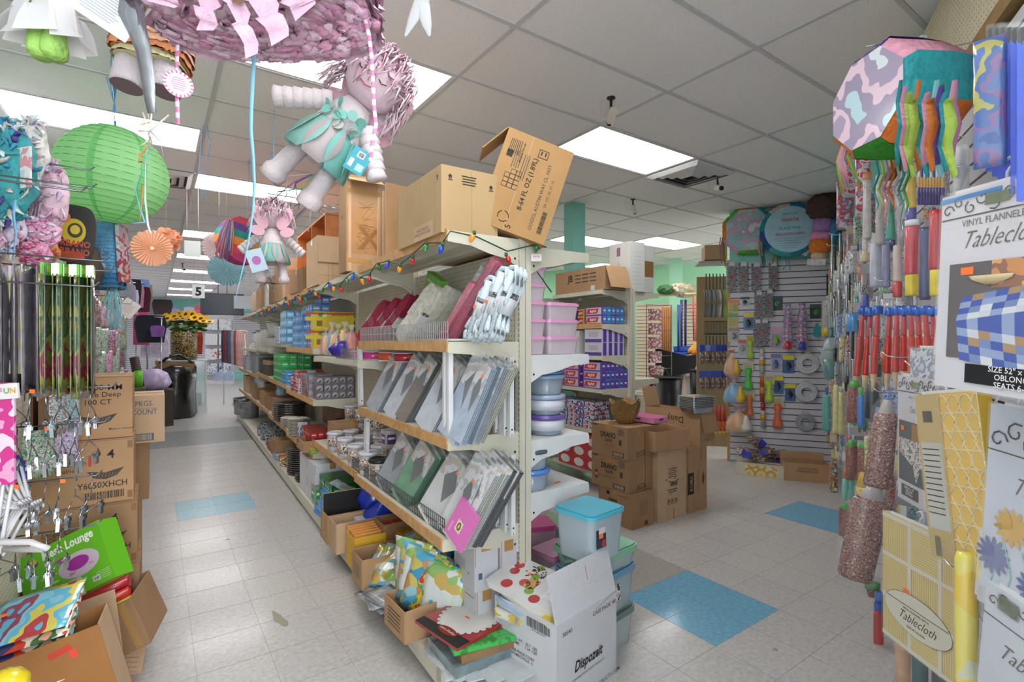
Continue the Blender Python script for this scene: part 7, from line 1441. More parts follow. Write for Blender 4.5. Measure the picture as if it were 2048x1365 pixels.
def ptoy(lab,x,y0,y1,w,c1,c2,seed):
 px,py = z4(x,y0); s = S(px); h = (y1 - y0)/3.413*s; w_ = w/3.413*s; t = thing('bagged_toy',lab,'bagged toy'); t.matrix_world = T(*onp(px,py,.11)) @ RZ(EPR); b = B(PR((c1,'#d8d4d6',c2,c1,'#5f7fc0',c2,'#e0b04a'),26,'noise',rough=.2,coat=.6)); b.lathe([(0,-h),(w_*.4,-h*.97),(w_*.48,-h*.8),(w_*.34,-h*.6),(w_*.42,-h*.35),(w_*.2,-h*.08),(w_*.3,0)],None,14,None,1,.5); b.build('toy_body',t)
 c = B(M(c1,.3,coat=.5)); c.lathe([(0,-h*.98),(w_*.36,-h*.96),(w_*.3,-h*.8)],None,14,T(0,-.01,0),1,.6); c.box(-w_*.5,-.03,-h,w_*.5,-.028,0,FILM); c.build('clear_bag',t)
ptoy('red capped long toy in a clear bag, right of the striped pack',668,30,342,72,'#c92f35','#3f5fb8',1); ptoy('blue and red long toy in a clear bag, second of the pair',765,25,350,78,'#2f4aa8','#c93a45',2)
b = B(M('#3aa5b0',.5,coat=.2)); px,py = z4(865,215); s = S(px); pl = [(.035*math.copysign(abs(math.cos(q))** .6,math.cos(q)),.07*math.copysign(abs(math.sin(q))** .6,math.sin(q))) for q in [2*PI*k/24 for k in range(24)]]; b.prism(pl,-.012,.012,None,RX(90)); b.box(-.012,-.01,.065,.012,.01,.1)
for k in range(6): b.rect(.05,.002,M('#2f8a95',.5),T(0,-.0128,-.04 +.016*k))
place('hot_water_bottle','teal ribbed flat rubber bottle near the right wall','rubber bottle',b,px,py,.05)
def drum(name,lab,px,py,off,r0,n_,th,rim,face,rot=0,extra=None,cat='pinata',rzz=0):
 t = thing(name,lab,cat); t.matrix_world = T(*onp(px,py,off)) @ RZ(EPR +rzz) if extra != 0 else px; extra = extra or None; r = random.Random(len(lab)); N = 96; b = B()
 seg = N // len(rim)
 for i,c in enumerate(rim):
  q = B(crepe(c)); vs = []; m_ = seg +1
  for k in range(m_):
   a = 2*PI*(i*seg +k)/N +R(rot)
   kk = 1
   if n_: aa_ = (a - R(rot)) % (2*PI/n_) - PI/n_; kk = math.cos(PI/n_)/math.cos(aa_)
   for (rr,y) in ((.86,-th),(1.0 +r.uniform(-.02,.03),-th*.9),(1.02 +r.uniform(-.02,.03),-th*.4),(1.0,0),(.2,0)): vs.append((r0*rr*kk*math.cos(a),y,r0*rr*kk*math.sin(a)))
  q.add(vs,[(5*k +j,5*k +j +1,5*k +j +6,5*k +j +5) for k in range(m_ - 1) for j in range(4)],None,None,True); q.build('crepe_rim',t)
 b = B(face); vs = []
 for k in range(48):
  a = 2*PI*k/48 +R(rot); kk = 1
  if n_: aa_ = (a - R(rot)) % (2*PI/n_) - PI/n_; kk = math.cos(PI/n_)/math.cos(aa_)
  vs.append((r0*.87*kk*math.cos(a),-th - .002,r0*.87*kk*math.sin(a)))
 b.add(vs,[tuple(range(48))]);
 if extra: extra(b,r0,-th - .004)
 b.build('printed_face',t)
 s = B()
 for sx in (-1,1):
  for k in range(8): x = sx*r0*.95 +r.uniform(-.03,.03); c = r.choice(rim +['#7fc24f','#e0a06a','#d9a0c0']); s.tube([(x,-th*.6,-r0*.2),(x +sx*.015,-th*.7,-r0*.7),(x +r.uniform(-.03,.03),-th*.6,-r0*(1.15 +r.random()*.3))],[.006,.01,.004],TRm(c,.3),5,None,.3)
 s.build('streamer',t); h = B(STEEL); h.tube([(0,-th,r0*.98),(0,-th*.5,r0*1.12),(0,0,r0*1.12)],.003,n=5); h.box(-.015,-.03,r0*1.0,.015,-.01,r0*1.22,M('#c9dfe0',.1,alpha=.6)); h.build('hanging_clip',t)
s = S(1500)
drum('octagon_pinata','octagonal pinata with green, orange and teal paper rim',1496,463,.03,50*s,8,.1,['#2f9a9a','#e0703a','#5fb03a','#e0803a','#c9a0b8','#5fb03a','#c98ab0','#2f8f9a'][:8],PR(('#a9d3d0','#c9a9bd','#8fc0c9','#b89ab8','#cfd8d6'),5,'noise',coat=.4),22.5,None)
def bal(b,r0,y):
 b.text('HANG YOUR',.026,INK2,T(0,y,r0*.55),.004); b.text('PINATA',.052,M('#b8453a',.5),T(0,y,r0*.3),.02); b.text('PLACE FOIL',.044,M('#3f8a95',.5),T(0,y,r0*.0),.02); b.text('BALLOON HERE',.042,M('#a8506a',.5),T(0,y,-r0*.22),.02)
 for q in range(5): b.rect(r0*(1.1 - .16*q),.004,M('#6f8f9a',.5),T(0,y,-r0*(.34 +.09*q)))
drum('round_pinata','round teal pinata with a pale blue lettered face',1578,462,.15,50*s,0,.1,['#2fa0a8','#2f7fa8','#d6b8a8','#1f8f95','#2f4f8f','#3fa5ac','#2f8fa0','#244f90'],M('#a8cfe0',.35,coat=.4,var=.1,vs=7),0,bal)
t = thing('figure_pinata','stacked pinata with dark brown cap and coloured bands on the end panel','pinata'); t.matrix_world = T(*onp(1640,490,.4)) @ RZ(EPR - 20) @ RY(6); u = s
b = B(crepe('#4a342c')); blob(28*u,24*u,26*u,crepe('#4a342c'),4,.14,b=b,X=T(0,0,68*u)); b.build('brown_cap',t)
for c,z0,z1,r_ in [('#a87ab8',22,48,15),('#d98ab0',8,22,16),('#e07a2f',-14,8,17),('#d9c0a0',-26,-14,12)]:
 b = B(crepe(c)); b.lathe([(r_*u*.95,z0*u),(r_*u*1.05,(z0 +z1)/2*u),(r_*u,z1*u)],None,18,None,1,.8); b.build('paper_band',t)
b = B(crepe('#3f86b8')); b.lathe([(.0,-5*u),(10*u,0),(11*u,22*u),(7*u,36*u),(0,38*u)],None,14,T(19*u,.02,8*u),.7,1); b.build('blue_side',t); b = B(crepe('#d0ccd0')); b.box(-16*u,-.05,-38*u,14*u,.03,-26*u); b.build('base',t)
o = B(M('#c9d8da',.4)); o.rect(.1,.1,None,I4); place('hang_tag','clear white tag below the round pinata','hang tag',o,1608,502,.2,ry=25)
cords('blue_string','blue and white strings dangling under the round pinata',[[onp(1572,503,.15),onp(1571,515,.12),onp(1573,530,.1),onp(1565,540,.1)],[onp(1573,503,.15),onp(1577,520,.1),onp(1580,541,.1)]],.005,'#5f9fd0')
def pf(px,py,z=0): return PZ(px,py,z)
p = pf(1520,950); t = carton('printed_carton','low yellow and white carton under the brown mesh bags','carton',(p.x,p.y,0),.5,.2,.13,EPR - 6,M('#c9c3ad',.5),prints=lambda b,x,y,h: (b.rect(x*1.3,h*.9,PR(('#d9b22f','#cfc6a0','#c9982a','#d8d0b8','#e0c04a'),9,'dot'),fS(x,y,h,.05,.5))))
brown = PR(('#5f4038','#a58a80','#4a3029','#8a6a5f','#c9b9b5'),45,'noise',rough=.2,coat=.8,bump=.8,bs=60)
for k,(px,py,z,s_) in enumerate([(1498,905,.14,1),(1528,900,.15,.9),(1560,925,.02,.9),(1572,905,.12,.85),(1525,885,.26,.8)]):
 p = PZ(px,944,0); b = B(brown); blob(.14*s_,.09,.06*s_,brown,k,.25,b=b); b.box(-.05,-.105,-.02,.05,-.09,.045,M('#3a4ab8',.4)); o = b.build('mesh_bag'); put(o,(p.x,p.y +.02*k,z +.07),EPR +14*k - 20,0,[10,-25,20,-10,40][k]); tag(o,f'brown mesh scourer bag with a blue label in the floor heap, {ORD[k]} one','mesh bag','mesh bags heaped on the floor')
p = pf(1624,962); t = carton('open_carton','open brown carton with upside-down print on the floor by the end panel','carton',(p.x,p.y +.08,0),.44,.26,.2,EPR +4,CARD,open_=True,prints=lambda b,x,y,h: b.text('KITCHEN BOX\n36 PCS RACK',.032,INK2,fS(x,y,h,.0,.62) @ RY(180),.004),flaps=(('n',10),),fl=.3)
def P9(px,py,d=6.9): return P(px,py,d)
o = B(CARD); o.box(-.14,-.15,0,.14,.15,.2); o = put(o.build('brown_carton'),P9(1428,523,7.0),-47); tag(o,'brown carton on the flat shelf above the hangers','carton')
o = B(M('#a8a59c',.6)).box(-.24,-.2,-.02,.24,.2,0).build('display_shelf'); put(o,P9(1430,526,7.0),-47); tag(o,'grey flat shelf board above the hanging coat hangers','display shelf')
o = B(M('#9a7a55',.6)).box(-.25,.0,-1.75,-.0,.06,0.6); o.box(.0,.0,-1.75,.25,.06,0.6); o = o.build('hanger_display_board'); put(o,P9(1432,640,7.05),-47); tag(o,'brown edged display panel behind the coat hangers','display panel')
hc = ['#5f6a70','#6f7a80','#7f8a8f','#4a5055','#8a9499','#5f6a70','#9a8a9f','#c9c0cf','#5f5a60','#7fae3a','#8fbc4a','#6f9a2f'];
for k in range(12):
 b = B(M(hc[k],.4,coat=.2)); b.tube([(0,0,0),(.0,-.01,-.02),(0,-.06,-.05),(0,-.09,-.12),(0,-.08,-.22),(0,-.04,-.33),(0,.0,-.36)],.011,n=6,flat=.6); o = b.build('coat_hanger'); o.matrix_world = T(*P9(1409 +4.3*k,580,6.75)) @ RZ(-47); tag(o,f'{"green" if k > 8 else ("pale lilac" if k in (6, 7) else "grey")} plastic coat hanger hanging edge-on, {ORD[k]} from the left','hanger','coat hangers beside the end panel')
o = B(M('#2f3235',.5)); o.box(-.16,-.06,-.18,.16,.06,-.16); [o.box(-.16 +.018*q,-.06,-.16,-.154 +.018*q,-.054,0) for q in range(18)]; o.box(-.16,-.062,-.01,.16,-.056,.0); o = o.build('wire_basket'); put(o,P9(1433,643,6.75),-47); tag(o,'black slotted basket below the coat hangers','basket')
for row,y in enumerate((576,550,692)):
 for k in range(7):
  b = B(M('#4a423a',.5)); b.tube([(0,0,0),(0,-.01,-.03),(0,-.02,-.12)],.008,n=5); o = b.build('coat_hanger'); o.matrix_world = T(*P9(1412 +7*k,[548,562,672][row],6.8)) @ RZ(-47); tag(o,f'dark hanger hook end in the {["upper", "upper second", "lower"][row]} row beside the panel, {ORD[k]} along','hanger','dark hangers beside the end panel')
for row,y in enumerate((690,742)):
 for k in range(5):
  h = 36*6.8/F; b = B(M('#3048b0',.35,coat=.5)); b.box(-.035,-.02,-.08,.035,.02,0); b.lathe([(.0,-h - .03),(.03,-h),(.036,-.14),(.025,-.08)],brown,12); o = b.build('glove_pack'); o.matrix_world = T(*P9(1404 +11*k,y,6.65 +.03*(k % 2))) @ RZ(-47 +rnd.uniform(-15,15)); tag(o,f'blue labelled brown bagged brush, {["upper", "lower"][row]} row left of the panel, {ORD[k]} along','bagged brush','blue labelled brushes beside the panel')
for k in range(5):
 b = B(M('#c9302a',.35,coat=.5)); b.tube([(0,0,0),(0,0,-.2)],[.016,.022],n=8); b.tube([(0,0,-.2),(0,0,-.33)],[.024,.018],M('#e06a2a',.4),8); b.tube([(0,0,-.33),(0,0,-.37)],[.022,.008],M('#e0c03a',.4),8); o = b.build('red_duster'); o.matrix_world = T(*P9(1424 +8*k,812,6.6)) @ RZ(-47); tag(o,f'red and orange bagged tool with yellow tip, {ORD[k]} of the low row','bagged tool','red bagged tools beside the panel')
o = B(M('#7a5330',.7)); o.box(-.16,-.08,0,.16,.08,.12); o = o.build('brown_box'); put(o,PZ(1438,884,0),-47); tag(o,'small dark brown box on the floor beside the panel edge','box')
def Pf(px,py,d=9.3): return P(px,py,d)
for k,(px,col,col2) in enumerate([(1357,'#2a3a8a','#2f5ab8'),(1363,'#2a3068','#2f5ab8'),(1371,'#23264a','#2a4fa8')]):
 b = B(M(col,.4)); b.tube([(0,0,0),(0,0,-.85)],.022,n=8); b.box(-.14,-.03,-.93,.14,.03,-.85,M(col2,.4)); b.box(-.13,-.025,-1.0,.13,.025,-.93,M('#15161c',.7)); o = b.build('push_broom'); o.matrix_world = T(*Pf(px,600 +10*(k == 0)*1,9.2 +.1*k)) @ RZ(-47); tag(o,f'navy handled push broom hanging on the far wall, {ORD[k]} from the left','broom')
for k in range(5):
 b = B(M('#d9602a' if k > 1 else '#b83a2a',.4)); b.tube([(.03*(k - 2),0,0),(.0,0,-.8)],.016,n=6)
 if k in (1,3): b.lathe([(.14,-1.0),(.12,-.93),(.03,-.84),(.02,-.8)],M('#e0702a' if k == 3 else '#e0a02a',.4),16,None,1,.5)
 o = b.build('orange_broom'); o.matrix_world = T(*Pf(1393 +4.5*k,592,9.1 - .22*k)) @ RZ(-47) @ RY(3); tag(o,f'{"orange" if k > 1 else "red"} long handled broom on the far wall, {ORD[k]} of five','broom','orange brooms on the far wall')
o = B(M('#cdbb8a',.6)).box(-1.2,-.15,-.03,.9,.12,0).build('wall_shelf'); put(o,Pf(1350,588,9.5),-57); tag(o,'long pale wall shelf above the brooms on the green wall','shelf')
o = B(); blob(.3,.16,.14,PR(('#b59a80','#8f9a72','#cdb8a8','#a07f62'),12,'noise',bump=.8),5,.2,b=o); o = o.build('straw_bundle'); o.matrix_world = T(*Pf(1367,581,9.45)); tag(o,'heap of straw coloured wreath material on the far shelf','straw bundle')
o = B(); blob(.16,.12,.09,M('#2f5a2a',.7,var=.3),6,.2,b=o); o = o.build('green_wreath'); o.matrix_world = T(*Pf(1331,580,9.3)); tag(o,'dark green foliage bundle beside the straw heap','wreath')
for k,(px,py,w_,h_,rz) in enumerate([(1342,712,.26,.2,10),(1362,722,.3,.22,-12),(1350,745,.2,.3,16)]):
 o = B(M('#111114',.5)); o.prism([(-w_,h_*.4),(w_,h_*.2),(w_*.5,-h_),(-w_*.8,-h_)],-.1,.1,None,RX(90)); o = o.build('dustpan'); o.matrix_world = T(*Pf(px,py,8.2 +.3*k)) @ RZ(-47) @ RY(rz); tag(o,f'black long handled dustpan in the dark cluster, {ORD[k]} of three','dustpan')
for k,(px,r_,h_,c,py) in enumerate([(1337,.2,.5,'#15151a',842),(1398,.14,.6,'#121215',830),(1368,.12,.5,'#cdb9ae',835),(1383,.1,.48,'#c9b5aa',838),(1354,.16,.42,'#b5a397',842)]):
 p = Pf(px,0,(7.6,7.7,8.6,8.15,9.2)[k]); tub('plastic_bin',['black plastic bin by the dustpans','tall black plastic bin under the brooms','beige plastic bin next to the black one','second beige plastic bin by the brooms','beige wide bin behind the open cartons'][k],'plastic bin',(p.x,p.y,.25),r_*.75,r_,h_ +.25,M(c,.4),M(c,.35))
t = thing('wire_rack','wire rack with red carded goods beyond the second gondola','wire rack',Pf(1318,700,8.0)*1,-20); t.location.z = 0
b = B(M('#6f6f66',.4,.6)); [b.tube([(x,0,0),(x,0,2.1)],.008,n=5) for x in (-.22,.22)]; [b.tube([(-.22,0,.3 +.2*k),(.22,0,.3 +.2*k)],.005,n=4) for k in range(10)]; b.build('wire_frame',t)
for k in range(6): B(PR(('#b8352f','#d8c9c2','#a02a28','#3a2a2a','#c9453a'),22,'noise')).box(-.2,-.05,.75 +.22*k,.02,-.02,.93 +.22*k).build('red_card',t)
for k in range(6): o = B(M('#c98a52',.5)); o.tube([(0,0,0),(0,0,-.95)],.018,n=6); o = o.build('mop_stick'); o.matrix_world = T(*Pf(1322 +4*k,614,8.5)); tag(o,f'orange wooden handle standing behind the wire rack, {ORD[k]} from the left','wooden handle','wooden handles behind the wire rack')
pile('plate_stack','cream plate pack on the far shelf end','plate pack',G2,.05,.2,.755,1,1,6,.3,.2,.03,[M('#cdc6b6',.5)])
# ================================================================== back of the left aisle
t = thing('sunflower_vase','black and gold patterned vase full of sunflowers','vase',P(368,720,10.9)); zv = t.location.z
b = B(PR(('#1b1612','#a58a3a','#15110f','#1b1612','#b8973f','#2a211a'),20,'noise',rough=.4)); b.lathe([(.22,0),(.245,.02),(.25,.58),(.235,.6)],None,24); b.build('vase_body',t)
b = B(M('#4a6a2a',.7,var=.3)); r = random.Random(4)
for k in range(120): a = r.uniform(0,6.28); rr = r.uniform(.1,.42); b.disc(.07,.035,None,T(rr*math.cos(a),rr*math.sin(a)*.6,.66 +r.uniform(-.05,.16)) @ RZ(r.uniform(0,360)) @ RX(r.uniform(-70,70)),8)
b.build('leaf_bunch',t)
for k in range(24):
 a = k*1.9; rr = .3; x,y,z = -.46 +.92*((k*7) % 24)/23,-.22 +.1*(k % 4),.0; z = .8 +.17*(1 - (x/.46)** 2)*(1 - .3*(k % 3)) +.02*(k % 2); X = T(x,y,z) @ RZ(-35 +20*math.cos(a)) @ RX(-25 - 20*(k % 3)) @ RY(12*k)
 f = B(M('#e6b41f',.6,var=.12)); [f.disc(.022,.05,None,X @ RY(360/14*q) @ T(0,.002*(q % 2),.055) @ RX(6),8) for q in range(14)]; f.lathe([(0,0),(.03,.004),(.036,.0),(.038,-.01)],M('#3f2a14',.8),12,X @ T(0,-.006,0) @ RX(90)); f.build('sunflower',t)
p = P(356,800,10.9); t = thing('display_case','glass display counter with a white top under the sunflower vase','display counter',(p.x +.08,p.y,0),-3); zt = zv - .03
b = B(M('#c9d0d0',.4)); b.box(-.42,-.3,zt,.45,.3,zt +.03); b.box(-.42,-.3,0,.45,.3,.15); [b.box(x - .015,y - .015,.15,x +.015,y +.015,zt) for x in (-.4,.43) for y in (-.28,.28)]; b.build('counter_frame',t,0); b = B(M('#9fb3b3',.08,alpha=.45,coat=.5)); b.box(-.39,-.285,.15,.42,-.28,zt); b.box(.415,-.28,.15,.42,.28,zt); b.build('glass_panel',t); b = B(M('#8f7a6a',.6)); b.box(-.38,-.2,.16,.0,.2,.5); b.box(.05,-.2,.16,.35,.15,.42,M('#c9b9b5',.6)); b.build('stored_box',t)
p = P(350,836,10.2); t = thing('bin_bag_box','big black rubbish bag over a carton standing in the left aisle','rubbish bag',(p.x,p.y,0))
b = B(M('#0e0e10',.25,coat=.5,bump=.8,bs=9)); b.lathe([(.33,0),(.37,.08),(.35,.5),(.38,.8),(.36,1.02),(.3,1.06)],None,28,None,1,.85,lambda q,i: .05*math.sin(7*q +i*1.7) +.03*math.sin(13*q)); b.build('bag_body',t); b = B(CARD2); [b.add([(x0,y0,.9),(x1,y1,.9),(x1*1.25,y1*1.25,1.08 +k*.03),(x0*1.25,y0*1.25,1.1)],[(0,1,2,3)]) for k,(x0,y0,x1,y1) in enumerate([(-.26,-.22,.26,-.22),(.26,-.22,.26,.22),(.26,.22,-.26,.22),(-.26,.22,-.26,-.22)])]; o = b.build('carton_flap',t); m = o.modifiers.new('s','SOLIDIFY'); m.thickness = .006
b = B(M('#0e0e10',.25,coat=.5,bump=.8,bs=9)); b.tube([(-.3,.25,1.05),(-.1,.3,1.22),(.1,.3,1.26),(.3,.22,1.1)],[.04,.1,.09,.04],None,8,None,.4); b.build('bag_edge',t)
p = P(277,775,8.6); o = B(M('#6fce1f',.4,coat=.3)).lathe([(.06,0),(.06,.28),(.0,.281)],None,20).build('green_roll'); put(o,(p.x,p.y,p.z)); tag(o,'bright lime green upright roll near the pack count carton','roll')
o = B(M('#5f5548',.6)).box(-.45,-.25,0,.1,.25,.72).build('low_table'); put(o,(p.x,p.y,0)); tag(o,'dark low table at the left holding the lime roll','table'); bpy.data.objects['low_table'].location.z = p.z - .722
t = thing('television','black flat television hanging over the far left aisle','television'); t.matrix_world = view(445,609,13.2,28); b = B(M('#15161a',.3)); b.box(-.49,0,-.28,.49,.05,.28); b.build('screen_frame',t); b = B(M('#262b36',.25)); b.rect(.94,.5,None,T(0,-.002,0)); b.build('screen',t); b = B(DARKSTEEL); b.tube([(-.1,.03,.28),(-.1,.03,.68)],.01); b.tube([(.1,.03,.28),(.1,.03,.68)],.01); b.build('ceiling_mount',t)
def garment(lab,px,py,d,w,h,col,rz=30,dress=False,cat='garment'):
 t = B(M(col,.85,var=.2,vs=8)); sh = w*.42; t.prism([(-sh,0),(-w*.12,.02*h),(w*.12,.02*h),(sh,0),(w*.5,-h*.3),(w*(.5 if dress else .4),-h),(-w*(.5 if dress else .4),-h),(-w*.5,-h*.3)],-.04,.04,None,RX(90)); o = t.build('garment'); o.matrix_world = view(px,py,d,rz); return tag(o,lab,cat)
for a in [('black jacket hanging in front of the left back racks',302,632,9.5,.5,.5,'#2b2f3a'),('bright pink dress hanging beside the black jacket',283,625,9.7,.25,.62,'#e05f9a',30,True),('maroon top hanging at the far left',284,575,9.3,.28,.45,'#5a2336'),('dark brown draped cloth pinned high on the back wall',325,600,19,.65,.55,'#3f2f30'),('lilac top pinned on the back wall',349,618,19.2,.34,.45,'#a58fc9'),('pale lavender tank top on the back wall',378,615,19.4,.36,.5,'#b8b5d8'),('coral pink dress on the back wall',401,612,19.6,.4,.68,'#d9607a',30,True),('red orange garment hanging behind the sunflower vase',396,665,11.6,.2,.5,'#b8402a'),('purple flowered cloth by the left racks',315,652,9.4,.22,.2,'#8a5fa8'),('white ruffled skirt on a low rack',310,672,10,.45,.42,'#cfc9dc',30,True)]: garment(*a)
t = thing('display_rack','white rack of boxed goods under the television','display rack'); t.matrix_world = view(437,770,18,22) @ Matrix.Scale(1.45,4); b = B(M('#c9c9cb',.5)); b.box(-.3,0,0,.3,.35,.12); b.box(-.3,.15,.12,.3,.18,1.7); b.build('rack_frame',t)
for r_ in range(4):
 for c_ in range(2): B(PR((['#cfcfd2','#c9c9cf','#b84a50','#2f4a78'][r_],'#d6d6da',['#a9a9b0','#c9c9cf','#d0d0d6','#8a9ab8'][r_]),18,'noise')).box(-.28 +.29*c_,-.02,.25 +.36*(3 - r_),-.02 +.29*c_,.12,.52 +.36*(3 - r_)).build('boxed_goods',t)
for k,c in enumerate(['#2a2f45','#8a2a35','#3f4a6a','#5a5f7a','#a9a0a5','#8a4a50','#d09a95','#e0a8a0','#cdb0aa']): garment(f'{["navy", "dark red", "blue", "slate", "grey", "rust", "salmon", "peach", "beige"][k]} garment on the far rail, {ORD[k]} from the left',449 +5*k,662,12.2 - .2*k,.12,.75,c,60)
for k in range(8): garment(f'{["grey", "lilac", "white", "black", "pink", "tan", "blue", "olive"][k]} small garment on the left back rack, {ORD[k]} going back',250 +6*k,560 +10*(k % 3),7.8 +.3*k,.2,.4,['#8f8f96','#a58fc9','#cfcfd4','#26262b','#c98aa8','#a5907a','#5f7fae','#6a6a4a'][k],60)
garment('blue cloth bundle on the floor at the gondola far end',448,745,11.8,.4,.2,'#a9b5d0',20,True)
b = B(M('#c9b5dc',.4,coat=.3,var=.2)); blob(.25,.2,.2,None,3,.3,b=b) if 0 else b.lathe([(.2,0),(.26,.12),(.2,.3),(.08,.38)],None,16,None,1,1,lambda q,i: .1*math.sin(5*q +i)); o = b.build('lilac_bag'); p = P(307,780,9.3); put(o,(p.x,p.y,p.z)); tag(o,'crumpled lilac plastic bag left of the black rubbish bag','plastic bag'); o = B(M('#4a4038',.7)).box(-.3,-.3,0,.3,.3,p.z).build('low_table'); put(o,(p.x,p.y,0)); tag(o,'dark low table under the crumpled lilac bag','table')
b = B(M('#3a2a20',.6)); b.tube([(0,0,0),(.12,0,-.6)],.07,n=8); o = b.build('fabric_roll'); o.matrix_world = view(268,715,8.9); tag(o,'dark brown fabric roll leaning beside the lime roll','fabric roll')
def rail(lab,a,b_,r=.012):
 t = thing('garment_rack',lab,'clothes rack',a); e = b_ - a; b = B(STEEL); b.tube([(0,0,0),e],r,n=6); b.build('top_rail',t)
 for q in (.04,.96): c = B(STEEL); c.tube([e*q,V((e.x*q,e.y*q,-a.z +.01))],r,n=6); c.build('rack_leg',t)
rail('long chrome clothes rail with many hanging garments under the television',P(446,664,12.3),P(492,664,10.5)); rail('chrome clothes rail at the left back with small garments',P(247,566,7.7),P(296,566,10.0)); rail('lower chrome clothes rail holding the jacket and pink dress',P(270,630,9.75),P(325,636,9.4))
# ================================================================== right wall
def wv(px,py,off=.25): return WR.hit(px,py,-off)
def wdep(p): return p.x*sn +p.y*cs
TOC = -35 - 22        # turned roughly to the open aisle
def hk(px,py,off,k):
 a,b_,z = WR.loc(wv(px,py,off)); b = B(CHROME); b.tube([(0,0,0),(0,-off*.92,-.002),(0,-off - .006,.004),(0,-off - .022,.02)],.0028,n=5); b.box(-.012,-.004,-.016,.012,0,.012)
 o = b.build('peg_hook'); o.location = WR(a,-.013,z); o.rotation_euler = (0,0,R(WR.rz - 90)); tag(o,f'chrome peg hook on the right wall, {k}','peg hook','chrome peg hooks on the right wall')
for i,(x,y,L) in enumerate([(1745,108,.2),(1807,113,.3),(1714,184,.22),(1783,181,.3),(1696,241,.22),(1761,296,.3),(1676,298,.22),(1672,323,.2),(1733,323,.28),(1655,346,.3),(1645,368,.3),(1743,377,.28),(1682,437,.2),(1686,450,.2),(1684,456,.2),(1742,505,.25),(1765,562,.28),(1720,585,.26),(1785,714,.3),(1930,334,.3),(1836,735,.3),(1764,785,.25),(1705,1120,.33),(1922,1140,.3),(1668,470,.28),(1662,492,.28),(1642,700,.3),(1668,845,.3)]): hk(x,y,L,ORD[i % 20] +(' from the ceiling down' if i < 20 else ' of the lower ones'))
fillc = [('red','#c22f35','#d8c9cb'),('navy','#23305f','#8f9ab8'),('silver','#9a9ca3','#d0d2d8'),('green','#3f8f4a','#d0dcd0'),('cream','#cdbf9a','#a8865a'),('black','#1d1d20','#8f9096'),('blue','#2f78c0','#bcd2e6'),('orange','#d8742f','#e0c8b0'),('yellow','#d9bd35','#d8d2b8'),('teal','#2f8f95','#c0d8d8')]
r = random.Random(31); n = 0; protos = {}
for row,z in enumerate((2.42,2.2,1.98,1.76,1.54,1.3,1.06,.82,.56)):
 for k in range(34):
  a = -.7 +.135*k +r.uniform(-.03,.03); off = r.uniform(.07,.16); c = r.choice(fillc) if row not in (1,2,3) or r.random() < .4 else fillc[2]; kind = r.randrange(3)
  if row < 1 and k < 8 or k > 30 and row < 2: continue
  key = (c[0],kind)
  if key not in protos:
   m = PR((c[1],c[2],c[1],'#d3d3d8',c[1],c[2],'#6f6f75'),42,'noise',rough=.15,coat=.9)
   if kind == 0: b = pouch_mesh(.09,.2,.03,m,seed=n); b.box(-.03,-.004,0,.03,.004,.03,M(c[2],.4))
   elif kind == 1:
    b = B(M(c[1],.3,coat=.6)); b.tube([(0,0,-.22),(0,0,-.1)],[.016,.02],n=8); b.tube([(0,0,-.1),(0,0,0)],[.009,.007],M(c[2],.3,coat=.5),6); b.box(-.028,-.012,-.23,.028,-.01,.0,FILM)
   else:
    b = B(M('#a9abb2',.2,.8)); b.box(-.012,-.003,-.12,.012,.003,0); b.prism([(-.016,0),(.016,0),(.02,-.06),(0,-.1),(-.02,-.06)],-.003,.003,m,T(0,0,-.12) @ RX(90)); b.box(-.03,-.006,-.05,.03,-.004,.02,M(c[2],.4))
   o = b.build('hanging_pack'); protos[key] = o; first = True
  else: o = protos[key].copy(); COL.objects.link(o); first = False
  n += 1; p = WR(a,-off - .03,z +r.uniform(-.03,.03)); o.matrix_world = T(*p) @ RZ(TOC +r.uniform(-45,45)); o.scale = (1,1,r.uniform(.9,1.15))
  tag(o,f'{c[0]} {["bagged pack", "handled tool pack", "metal utensil pack"][kind]} close to the right wall, {ORD[row]} row down, {ORD[k % 20]}{" " if k < 20 else " far "}place away','hanging pack','packs hanging close to the right wall')
def wt(name,lab,px,y0,y1,wpx,off,parts,rz=0,ry=0,cat='hanging pack',group=None,film=True):
 "parts: (from, to, radius share, colour) along the height"
 if px < 1745 and y1 > 840: off = .3
 p = wv(px,y0,off); s = wdep(p)/F; h = (y1 - y0)*s; w_ = wpx*s; t = thing(name,lab,cat,group=group); t.matrix_world = T(*p) @ RZ(TOC +rz) @ RY(ry)
 for (u0,u1,k0,k1,c,nm) in parts: b = B(M(c,.3,coat=.6,var=.12,vs=22) if isinstance(c,str) else c); b.lathe([(w_*k1/2*.9,-h*u1),(w_*k1/2,-h*(u1*.95 +u0*.05)),(w_*k0/2,-h*(u0*.95 +u1*.05)),(w_*k0/2*.8,-h*u0)],None,12,None,1,.6); b.build(nm,t)
 if film: b = B(FILM); b.lathe([(w_*.5,-h),(w_*.56,-h*.6),(w_*.5,-h*.1),(w_*.3,0)],None,10,None,1,.7); b.build('clear_sleeve',t)
 return t
for k in range(11):
 x = 1738 +14*k; wt('long_red_brush',f'bright red bagged brush with blue header on the right wall, {ORD[k]} from the left',x - (10 if k < 3 else 0),612 +3*(k % 2),782 - 3*(k % 3) +(8 if k < 3 else 0),17,.24,[(0,.1,1.1,1.1,'#2a62c4','header_card'),(.1,.35,.5,.6,'#c9505a' if k % 2 else '#cf3a45','handle'),(.35,.8,.7,.75,'#c92a22','brush_sleeve'),(.78,1,.7,.3,'#cdb08a','bristle_tuft')],group='red brushes with blue headers',film=k % 2 == 0,ry=5 - k)
corn = PR(('#7a2f28','#a8584a','#5f241f','#b87a6a','#8f3f35'),110,'noise',rough=.25,coat=.7,bump=.9,bs=140)
